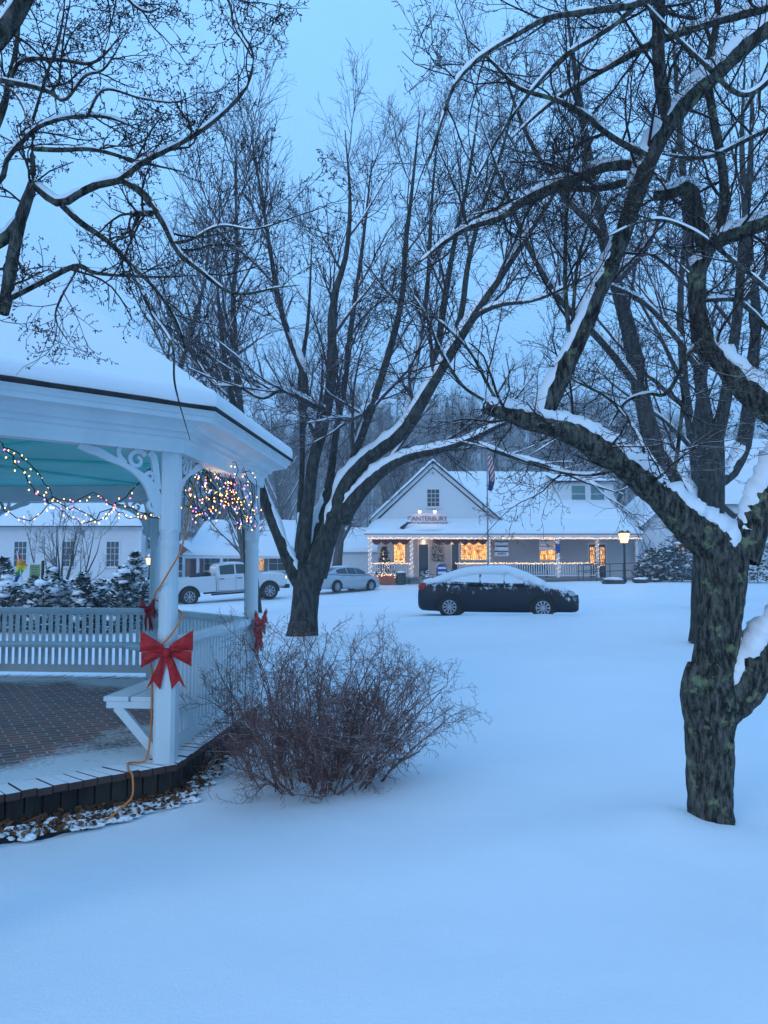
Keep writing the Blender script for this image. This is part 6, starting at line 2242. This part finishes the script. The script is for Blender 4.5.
def hill_h(x, y):
    crest = 22 + 11 * np.exp(-((x - 30) / 70) ** 2) + 5 * np.exp(-((x + 90) / 50) ** 2) + 2.0 * np.sin(x * .05) + 1.2 * np.sin(x * .13 + 1)
    return 2.0 + (crest - 2) * ss(108, 205, y) * (1 - .35 * ss(215, 300, y))


hz_ = hill_h(hgx, hgy)
idx = np.arange(hgx.size).reshape(hgx.shape)
Q = np.stack([idx[:-1, :-1], idx[:-1, 1:], idx[1:, 1:], idx[1:, :-1]], -1).reshape(-1, 4)
ho = quad_mesh('hill', np.stack([hgx.ravel(), hgy.ravel(), hz_.ravel()], 1), Q, mat('snowy_forest_floor', (.62, .64, .66), .9, (.25, .25, .25), .12, 6))
tag(ho, kind='structure')
rng = np.random.default_rng(9)
nt_ = 2600
tx = rng.uniform(-170, 190, nt_)
ty = 112 + 96 * rng.random(nt_) ** .8
tz = hill_h(tx, ty) - .3
T = Tubes()
th_ = rng.uniform(8, 14, nt_)
D0 = np.stack([rng.normal(0, .05, nt_), rng.normal(0, .05, nt_), np.ones(nt_)], 1)
P0, R0 = paths(np.stack([tx, ty, tz], 1), D0, th_, rng.uniform(.13, .24, nt_), np.full(nt_, .04), 5, .03, .02, rng)
T.add(P0, R0, 4, np.full(R0.shape, .25), 0)
S, D, r, t_, par = spawn(P0, R0, 12, .25, 1, 25, 60, rng, .3, (.4, .6))
P1, R1 = paths(S, D, 3.6 * rng.uniform(.6, 1.2, len(S)) * (1 - .5 * t_), r, r * .3, 4, .1, .08, rng)
T.add(P1, R1, 3, np.full(R1.shape, .5), 0)
S, D, r, t_, par = spawn(P1, R1, 3, .25, 1, 25, 60, rng, .2, (.5, .7))
P1, R1 = paths(S, D, 1.7 * rng.uniform(.6, 1.2, len(S)), np.maximum(r, .035), np.maximum(r * .4, .025), 3, .1, .06, rng)
T.add(P1, R1, 3, np.full(R1.shape, .45), 0)
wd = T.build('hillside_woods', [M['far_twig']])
tag(wd, 'dense bare woods covering the hill behind the store, blue with distance', 'woods', kind='stuff')
q = MB()
rs = random.Random(7)
for k in range(420):
    x, y = rs.uniform(-170, 190), rs.uniform(114, 206)
    z = float(hill_h(np.array(x), np.array(y))) - .3
    h = rs.uniform(8, 15)
    for l in range(7):
        zb = z + h * (.12 + .125 * l)
        rr = h * .17 * (1 - l / 7.3)
        a0 = rs.random() * 6
        n = 9
        V = [(x + rr * (1 if i % 2 else .62) * math.cos(a0 + i * 6.283 / n), y + rr * (1 if i % 2 else .62) * math.sin(a0 + i * 6.283 / n), zb - (.05 * h if i % 2 else 0)) for i in range(n)] + [(x, y, zb + h * .2)]
        q.add(V, [(i, (i + 1) % n, n) for i in range(n)])
wd = q.build('hillside_conifers', M['needle'])
tag(wd, 'dark snowy conifers scattered through the woods on the hill', 'woods', kind='stuff')
# ------------------------------------------------------------------ vehicles (built facing +x, wheels on z = 0)
def paint(name, c, rough=.25, metal=.3, c2=None):
    m = mat(name, c, rough, c2, 3.0, 4, metal=metal)
    m.node_tree.nodes['Principled BSDF'].inputs['Coat Weight'].default_value = .5
    return m


def spattered(name, c, thr=.575, hi=.6):
    """dark paint flecked with clinging snow, thicker towards the bottom edge of the windows"""
    m, nt, b, N, Lk = nodes_of(name)
    tc = N('ShaderNodeTexCoord')
    mp = N('ShaderNodeMapping')
    mp.inputs['Scale'].default_value = (1, 1, .55)
    Lk(tc.outputs['Object'], mp.inputs[0])
    n = N('ShaderNodeTexNoise')
    n.inputs['Scale'].default_value = 7
    n.inputs['Detail'].default_value = 9
    n.inputs['Roughness'].default_value = .75
    Lk(mp.outputs[0], n.inputs['Vector'])
    sx = N('ShaderNodeSeparateXYZ')
    Lk(tc.outputs['Object'], sx.inputs[0])
    v = math_node(N, Lk, 'ADD', n.outputs[0], math_node(N, Lk, 'MULTIPLY', math_node(N, Lk, 'SUBTRACT', sx.outputs[2], .78), .42))
    v = math_node(N, Lk, 'ADD', v, math_node(N, Lk, 'MULTIPLY', math_node(N, Lk, 'MAXIMUM', math_node(N, Lk, 'SUBTRACT', sx.outputs[0], 1.0), 0.0), .10))
    v = math_node(N, Lk, 'MULTIPLY', math_node(N, Lk, 'SUBTRACT', v, thr), 14.0, True)
    v = math_node(N, Lk, 'MULTIPLY', v, .85)
    mx = N('ShaderNodeMix')
    mx.data_type = 'RGBA'
    Lk(v, mx.inputs[0])
    mx.inputs[6].default_value = (*c, 1)
    mx.inputs[7].default_value = (*SNOWC, 1)
    Lk(mx.outputs[2], b.inputs['Base Color'])
    b.inputs['Roughness'].default_value = .45
    b.inputs['Specular IOR Level'].default_value = .34
    return m


M['carblack'] = spattered('black_car_paint', (.006, .009, .018))
M['frost'] = snowy('snow_caked_glass', (.05, .07, .09), -.25, .5, (.09, .11, .13), 5, 1.5, 3.0)
M['carsilver'] = paint('silver_car_paint', (.42, .45, .48), .3, .5)
M['carwhite'] = paint('white_truck_paint', (.60, .62, .64), .3, .0)
M['rim'] = mat('alloy_rim', (.45, .47, .50), .35, metal=.6)
M['chrome'] = mat('chrome_trim', (.45, .46, .47), .2, metal=.9)
M['tail'] = mat('tail_lamp', (.35, .01, .01), .3)
M['tail_on'] = mat('tail_lamp_lit', (.4, .02, .01), .3, emit=(1, .10, .04), es=2.5)
M['head_on'] = mat('head_lamp_lit', (.6, .5, .4), .3, emit=(1, .68, .36), es=1.6)
M['head'] = mat('head_lamp', (.45, .47, .5), .15)
M['carglass'] = mat('car_window_glass', (.015, .02, .025), .06, spec=.8)
M['plate'] = mat('licence_plate', (.10, .32, .36), .5)
M['archblack'] = mat('wheel_arch_black', (.008, .008, .009), .8)


def wheel(par, x, y, r, w, side, spokes=10, rimm='rim'):
    """wheel with tyre and spoked rim; side = +1 left (+y) or -1"""
    q = MB()
    n = 28
    prof = [(r * .62, -w / 2), (r * .93, -w / 2), (r, -w * .36), (r, w * .36), (r * .93, w / 2), (r * .62, w / 2)]
    V, F = [], []
    for a_, d in prof:
        for j in range(n):
            t = 6.2832 * j / n
            V.append((x + a_ * math.cos(t), y + d, r + a_ * math.sin(t)))
    m = len(prof)
    F = [(i * n + j, i * n + (j + 1) % n, ((i + 1) % m) * n + (j + 1) % n, ((i + 1) % m) * n + j) for i in range(m) for j in range(n)]
    q.add(V, F)
    wh = q.build('wheel', M['rubber'], par, world=False, smooth=False)
    q = MB()
    yo = y + side * w * .42
    ring = []
    for rr_ in (r * .66, r * .56):
        for j in range(n):
            t = 6.2832 * j / n
            ring.append((x + rr_ * math.cos(t), yo + side * .012, r + rr_ * math.sin(t)))
    q.add(ring, [(j, (j + 1) % n, n + (j + 1) % n, n + j) for j in range(n)])
    for k in range(spokes):
        t = 6.2832 * k / spokes
        d = Vector((math.cos(t), 0, math.sin(t)))
        s = Vector((-math.sin(t), 0, math.cos(t)))
        c = Vector((x, yo + side * .006, r))
        q.prism([c + d * r * .10 - s * r * .035, c + d * r * .10 + s * r * .035, c + d * r * .58 + s * r * .07, c + d * r * .58 - s * r * .07], (0, side * .014, 0))
    cap = [(x + r * .13 * math.cos(6.2832 * j / 12), yo + side * .022, r + r * .13 * math.sin(6.2832 * j / 12)) for j in range(12)]
    q.prism(cap, (0, side * -.02, 0))
    q.build('rim', M[rimm], wh, world=False)
    q = MB()
    disc = [(x + r * .63 * math.cos(6.2832 * j / 20), yo - side * .03, r + r * .63 * math.sin(6.2832 * j / 20)) for j in range(20)]
    q.prism(disc, (0, side * .01, 0))
    q.build('hub_disc', M['archblack'], wh, world=False)
    return wh


def loft(q, stations, closed=True):
    n = len(stations[0])
    V = [p_ for s in stations for p_ in s]
    F = [(i * n + j, i * n + (j + 1) % n, (i + 1) * n + (j + 1) % n, (i + 1) * n + j) for i in range(len(stations) - 1) for j in range(n)]
    F.append(tuple(range(n))[::-1])
    F.append(tuple(range((len(stations) - 1) * n, len(stations) * n)))
    q.add(V, F)


def smooth_rows(rows, n):
    rows = np.asarray(rows, float)
    return resample(rows, n)


def sedan(label, loc, rz, paintm, snow=0, taillit=False, group=None, wheelm='rim', spokes=10, coupe=False):
    t = thing('parked_car', label, 'car', loc, rz, group)
    # x, bottom z, top z, half width
    rows = [(-2.30, .42, .66, .56), (-2.28, .30, .86, .68), (-2.2, .22, 1.00, .76), (-1.95, .20, 1.06, .83), (-1.4, .19, 1.03, .87), (-.7, .18, .98, .885), (0, .18, .96, .89), (.7, .18, .97, .885), (1.15, .19, .98, .88), (1.6, .20, .92, .86), (1.95, .20, .83, .81), (2.2, .20, .70, .70), (2.30, .26, .56, .58)]
    rr = smooth_rows(rows, 36)
    st = []
    for x, zb, zt, w_ in rr:
        h = zt - zb
        half = [(0, zb), (.80 * w_, zb), (.96 * w_, zb + .10 * h), (w_, zb + .42 * h), (.985 * w_, zb + .68 * h), (.93 * w_, zb + .90 * h), (.80 * w_, zb + .985 * h), (.4 * w_, zt + .012)]
        ring = [(x, y, z) for y, z in half] + [(x, 0, zt + .018)] + [(x, -y, z) for y, z in half[:0:-1]]
        st.append(ring)
    q = MB()
    loft(q, st)
    body = q.build('body', M[paintm], t, world=False, smooth=True)
    # greenhouse
    G0 = [(-1.92, 1.05, 1.05), (-1.55, 1.20, 1.05), (-1.05, 1.36, 1.02), (-.5, 1.435, 1.0), (0, 1.45, .98), (.4, 1.41, .98), (.85, 1.24, .985), (1.35, .995, .985)]
    gr = smooth_rows(G0, 26)

    def gst(x, zr, zb, off=0.0):
        k = max(0, min(1, (zr - zb) / .45))
        wb, wr = .80 + off, .80 - .23 * k + off * .8
        zr += off
        half = [(wb, zb - .04), (wb * .995, zb), (wr, zr - .045 * k), (wr * .86, zr - .008 * k), (wr * .45, zr + .004)]
        return [(x, y, z) for y, z in half] + [(x, 0, zr + .006)] + [(x, -y, z) for y, z in half[::-1]]
    q = MB()
    loft(q, [gst(*r_) for r_ in gr])
    q.build('cabin', M[paintm], t, world=False, smooth=True)

    def side_pt(x, f, s, off=.006):
        i = np.interp(x, gr[:, 0], np.arange(len(gr)))
        zr, zb = np.interp(i, np.arange(len(gr)), gr[:, 1]), np.interp(i, np.arange(len(gr)), gr[:, 2])
        k = max(0, min(1, (zr - zb) / .45))
        wb, wr = .80, .80 - .23 * k
        z = zb + .015 + (zr - .055 - zb) * f
        y = wb + (wr - wb) * max(0, (z - zb)) / max(zr - .045 * k - zb, .01)
        return (x, s * (y + off), z)
    for s in (1, -1):
        for xs_ in ([(-1.28, -.48)], [(-.42, .22)], [(.26, .93)]):
            (a_, b_) = xs_[0]
            q = MB()
            n = 9
            lo = [side_pt(a_ + (b_ - a_) * k / n, .04, s) for k in range(n + 1)]
            hi = [side_pt(a_ + (b_ - a_) * k / n, .90, s) for k in range(n + 1)]
            for k in range(n):
                q.add([lo[k], lo[k + 1], hi[k + 1], hi[k]], [(0, 1, 2, 3) if s < 0 else (3, 2, 1, 0)])
            q.build('side_window', M['frost' if snow else 'carglass'], t, world=False)
    for nm, xa, xb in (('windscreen', .46, 1.26), ('rear_window', -1.82, -1.02)):
        q = MB()
        n = 8
        for k in range(n):
            quad = []
            for x in (xa + (xb - xa) * k / n, xa + (xb - xa) * (k + 1) / n):
                zr = float(np.interp(x, gr[:, 0], gr[:, 1]))
                w_ = .50 + .16 * (abs(x - xa) / abs(xb - xa) if nm == 'windscreen' else 1 - abs(x - xa) / abs(xb - xa))
                quad.append([(x, -w_, zr + .008), (x, 0, zr + .014), (x, w_, zr + .008)])
            q.add(quad[0] + quad[1], [(0, 3, 4, 1), (1, 4, 5, 2)])
        q.build(nm, M['frost' if snow else 'carglass'], t, world=False)
    for x in (-1.32, 1.32):
        for s in (1, -1):
            wv = float(np.interp(x, rr[:, 0], rr[:, 3]))
            q = MB()
            pts = [(x + .385 * math.cos(a), s * (wv - .02), .33 + .385 * math.sin(a)) for a in np.linspace(-.35, math.pi + .35, 22)]
            q.prism(pts, (0, s * .032, 0))
            q.build('wheel_arch', M['archblack'], t, world=False)
            wheel(t, x, s * (wv - .075), .325, .21, s, spokes, wheelm)
    for s in (1, -1):
        q = MB(); q.ball((.86, s * .97, 1.03), .10, 10, 6, (.7, 1.2, .75)); q.bb(.82, .90, s * .80, s * .93, .99, 1.02)
        q.build('wing_mirror', M[paintm], t, world=False, smooth=True)
        q = MB(); q.ball((-2.12, s * .70, .90), .16, 10, 6, (.95, .6, .75)); q.build('tail_light', M['tail_on' if taillit else 'tail'], t, world=False, smooth=True)
        q = MB(); q.ball((2.03, s * .64, .70), .17, 10, 6, (1.1, .62, .45)); q.build('headlight', M['head'], t, world=False, smooth=True)
        for x in (-.15, .62 - 1.45):
            q = MB(); q.bb(x - .09, x + .09, s * .885, s * .905, .86, .885); q.build('door_handle', M[paintm if snow else 'chrome'], t, world=False)
    q = MB(); q.bb(2.275, 2.315, -.26, .26, .44, .56); q.build('licence_plate', M['plate'], t, world=False)
    q = MB(); q.bb(2.22, 2.30, -.42, .42, .58, .66); q.bb(2.20, 2.30, -.5, .5, .28, .40); q.build('grille', M['archblack'], t, world=False)
    if snow:
        q = MB()
        st = []
        for i, (x, zr, zb) in enumerate(gr):
            nz = .035 * mnoise.noise(Vector((x * 3, 1, 0)))
            k = max(0, min(1, (zr - zb) / .45))
            off = snow * (.9 + .2 * mnoise.noise(Vector((x * 2, 4, 0))))
            wb, wr = .835, .80 - .23 * k + .06
            lowl = max(zb - .03, zr - .17 + .10 * mnoise.noise(Vector((x * 4, 7, 0))))
            lowr = max(zb - .03, zr - .17 + .10 * mnoise.noise(Vector((x * 4, 17, 0))))
            half = [(wr + .015 + (.06 if x < -1.3 or x > 1.0 else .02), 0), (wr + .045, .06), (wr + .01, -1), (wr * .84, -2), (wr * .4, -3)]
            L = []
            for y, c in half:
                z = {0: lowl, .06: (lowl if y > 0 else lowr) * .5 + zr * .5, -1: zr - .02 * k + off * .5, -2: zr + off * .9, -3: zr + off + nz}[c]
                L.append((x, y, z))
            Rr = []
            for y, c in half[::-1]:
                z = {0: lowr, .06: (lowl if y > 0 else lowr) * .5 + zr * .5, -1: zr - .02 * k + off * .5, -2: zr + off * .9, -3: zr + off + nz}[c]
                Rr.append((x, -y, z))
            st.append(L + [(x, 0, zr + off + nz)] + Rr)
        loft(q, st)
        # bonnet and boot

        def cover(x0, x1, n, sd):
            stt = []
            for x in np.linspace(x0, x1, n):
                zt, w_ = float(np.interp(x, rr[:, 0], rr[:, 2])), float(np.interp(x, rr[:, 0], rr[:, 3]))
                e = min(1, min(x - x0 + .02, x1 - x + .02) / .12)
                wq = w_ * (.90 + .07 * mnoise.noise(Vector((x * 4, sd, 0)))) * (.55 + .45 * e)
                hh = (snow * .8 + .02 * mnoise.noise(Vector((x * 5, sd, 3)))) * e + .005
                stt.append([(x, wq, zt - .10), (x, wq * .98, zt + hh * .3), (x, wq * .8, zt + hh * .9), (x, 0, zt + .02 + hh), (x, -wq * .8, zt + hh * .9), (x, -wq * .98, zt + hh * .3), (x, -wq, zt - .10)])
            loft(q, stt)
        cover(1.1, 2.02, 16, 2)
        cover(-2.22, -1.7, 10, 5)
        for s in (1, -1): q.ball((.86, s * .97, 1.11), .10, 8, 5, (.8, 1.2, .45))
        q.build('snow_cover', M['lumpsnow'], t, world=False, smooth=True)
    else:
        q = MB()
        loft(q, [[(x, y * .9, z + .02) for (_, y, z) in gst(x, zr, zb)[3:-3]] + [(x, y * .9, z - .03) for (_, y, z) in gst(x, zr, zb)[3:-3]][::-1] for x, zr, zb in gr if -.75 < x < .45])
        q.build('roof_snow', M['lumpsnow'], t, world=False, smooth=True)
    return t


cx, cy = P(498, 590, 22.9)[0], 22.9
sedan('black sedan buried in snow in front of the store porch', (cx, cy, g1(cx, cy + .5) - .02), R(-13), 'carblack', .075, wheelm='rim', spokes=10)
cx, cy = P(344, 575, 44)[0], 44.2
sedan('silver sedan with a glowing tail light beside the maple trunk', (cx, cy, g1(cx, cy) + .0), R(46), 'carsilver', 0, True)


# ---------------- white crew-cab pickup
def pickup(label, loc, rz):
    t = thing('pickup_truck', label, 'pickup truck', loc, rz)
    L = 2.98

    def section(x, w_, zb, zt, sh=.06):
        half = [(0, zb), (w_ * .92, zb), (w_, zb + .10), (w_, zt - sh * 2), (w_ * .97, zt - sh * .6), (w_ * .90, zt)]
        return [(x, y, z) for y, z in half] + [(x, -y, z) for y, z in half[:0:-1]]
    q = MB()
    loft(q, [section(x, w_, zb, zt) for x, w_, zb, zt in ((-.62, .99, .55, 1.33), (.0, 1.0, .52, 1.33), (1.2, 1.0, .52, 1.34), (1.35, 1.0, .52, 1.36), (1.9, 1.0, .55, 1.36), (2.5, .98, .58, 1.33), (2.85, .95, .60, 1.27), (2.98, .90, .62, 1.12))])
    q.build('body', M['carwhite'], t, world=False, smooth=False, bevel=.03)
    q = MB()                                     # load bed with an open top
    for s in (1, -1):
        q.bb(-2.92, -.65, s * .99, s * .90, .60, 1.36)
    q.bb(-2.95, -2.88, -.90, .90, .62, 1.36)
    q.bb(-.72, -.65, -.90, .90, .62, 1.36)
    q.bb(-2.88, -.72, -.90, .90, .62, .80)
    q.build('bed', M['carwhite'], t, world=False, bevel=.02)
    # cab
    G0 = [(-.60, 1.34, 1.33), (-.55, 1.80, 1.33), (-.42, 1.93, 1.33), (.1, 1.97, 1.33), (.65, 1.96, 1.33), (.9, 1.90, 1.33), (1.2, 1.68, 1.34), (1.62, 1.38, 1.35)]
    q = MB()
    st = []
    for x, zr, zb in G0:
        k = (zr - zb) / .62
        wb, wr = .97, .97 - .17 * k
        half = [(wb, zb - .05), (wb, zb), (wr, zr - .05 * k), (wr * .9, zr)]
        st.append([(x, y, z) for y, z in half] + [(x, -y, z) for y, z in half[::-1]])
    loft(q, st)
    q.build('cab', M['carwhite'], t, world=False, smooth=False, bevel=.02)

    def sp(x, f, s):
        zr = float(np.interp(x, [g[0] for g in G0], [g[1] for g in G0]))
        z = 1.40 + (zr - .10 - 1.40) * f
        k = (zr - 1.33) / .62
        y = .97 - .17 * k * (z - 1.33) / max(zr - 1.33, .01)
        return (x, s * (y + .012), z)
    for s in (1, -1):
        for a_, b_ in ((-.42, .30), (.38, 1.22)):
            q = MB()
            n = 6
            for k in range(n):
                x0, x1 = a_ + (b_ - a_) * k / n, a_ + (b_ - a_) * (k + 1) / n
                q.add([sp(x0, 0, s), sp(x1, 0, s), sp(x1, 1, s), sp(x0, 1, s)], [(0, 1, 2, 3) if s < 0 else (3, 2, 1, 0)])
            q.build('side_window', M['carglass'], t, world=False)
        for x in (-.55, .34, 1.28):
            q = MB(); q.bb(x - .006, x + .006, s * 1.0, s * 1.004, .66, 1.30); q.build('door_seam', M['archblack'], t, world=False)
        for x in (-.35, .52):
            q = MB(); q.bb(x - .11, x + .11, s * 1.0, s * 1.03, 1.17, 1.21); q.build('door_handle', M['archblack'], t, world=False)
        q = MB(); q.bb(1.05, 1.22, s * 1.02, s * 1.25, 1.38, 1.62); q.build('wing_mirror', M['archblack'], t, world=False, bevel=.02)
        q = MB(); q.bb(-.9, 1.2, s * .93, s * 1.05, .42, .50); q.build('running_board', M['archblack'], t, world=False)
        q = MB(); q.bb(2.80, 2.96, s * .62, s * .93, .98, 1.12); q.build('headlight', M['head_on'], t, world=False, bevel=.02)
        q = MB(); q.bb(-2.965, -2.93, s * .78, s * .97, .95, 1.30); q.build('tail_light', M['tail'], t, world=False)
        for x in (-1.95, 2.02):
            q = MB()
            pts = [(x + .52 * math.cos(a), s * .985, .44 + .52 * math.sin(a)) for a in np.linspace(-.1, math.pi + .1, 22)]
            q.prism(pts, (0, s * .03, 0))
            q.build('wheel_arch', M['archblack'], t, world=False)
            wheel(t, x, s * .93, .43, .28, s, 8, 'rim')
    q = MB()
    n = 5
    pr = [(.92, 1.895, .76), (1.60, 1.40, .90)]
    q.add([(.94, -.74, 1.89), (1.58, -.86, 1.415), (1.58, .86, 1.415), (.94, .74, 1.89)], [(0, 1, 2, 3)])
    q.build('windscreen', M['carglass'], t, world=False)
    q = MB(); q.bb(2.93, 3.02, -.62, .62, .78, 1.16); q.build('grille', M['archblack'], t, world=False)
    q = MB(); q.bb(2.85, 3.10, -.95, .95, .50, .70); q.build('bumper', M['archblack'], t, world=False, bevel=.03)
    q = MB(); q.bb(-3.12, -2.90, -.95, .95, .52, .68); q.build('bumper', M['chrome'], t, world=False, bevel=.03)
    q = MB()
    q.ball((-1.2, .1, 1.30), .42, 10, 6, (1.3, 1.5, .55), .3, 2)
    q.bb(-1.0, -.8, -.6, .7, 1.0, 1.52)
    q.build('bed_load', M['archblack'], t, world=False)
    q = MB()
    q.grid(lambda u, v: (-.35 + 1.15 * u, (v - .5) * 1.4, 1.955 + .035 * math.sin(math.pi * u) * math.sin(math.pi * v) + .01), 10, 8)
    q.build('snow', M['lumpsnow'], t, world=False, smooth=True)
    q = MB()
    q.grid(lambda u, v: (1.75 + 1.1 * u, (v - .5) * 1.6, 1.345 + .05 * math.sin(math.pi * min(1, u * 1.02)) * math.sin(math.pi * v) - .05 * u), 10, 8)
    q.build('snow', M['lumpsnow'], t, world=False, smooth=True)
    return t


cx, cy = P(226, 580, 39)[0], 39.0
pk = pickup('white crew-cab pickup truck parked on the snowy road behind the gazebo', (cx, cy, g1(cx, cy) - .04), R(24))
pk.rotation_euler = (0, -R(3.5), R(24))
# ------------------------------------------------------------------ cold snowy air
m = bpy.data.materials.new('winter_haze')
m.use_nodes = True
nt = m.node_tree
nt.nodes.clear()
out = nt.nodes.new('ShaderNodeOutputMaterial')
pv = nt.nodes.new('ShaderNodeVolumePrincipled')
pv.inputs['Color'].default_value = (.93, .95, 1.0, 1)
pv.inputs['Density'].default_value = .0031
pv.inputs['Anisotropy'].default_value = .2
nt.links.new(pv.outputs[0], out.inputs['Volume'])
q = MB()
q.bb(-270, 270, -70, 335, -4, 56)
hz = q.build('haze', m)
tag(hz, 'thin cold blue haze of falling snow', 'haze', kind='stuff')
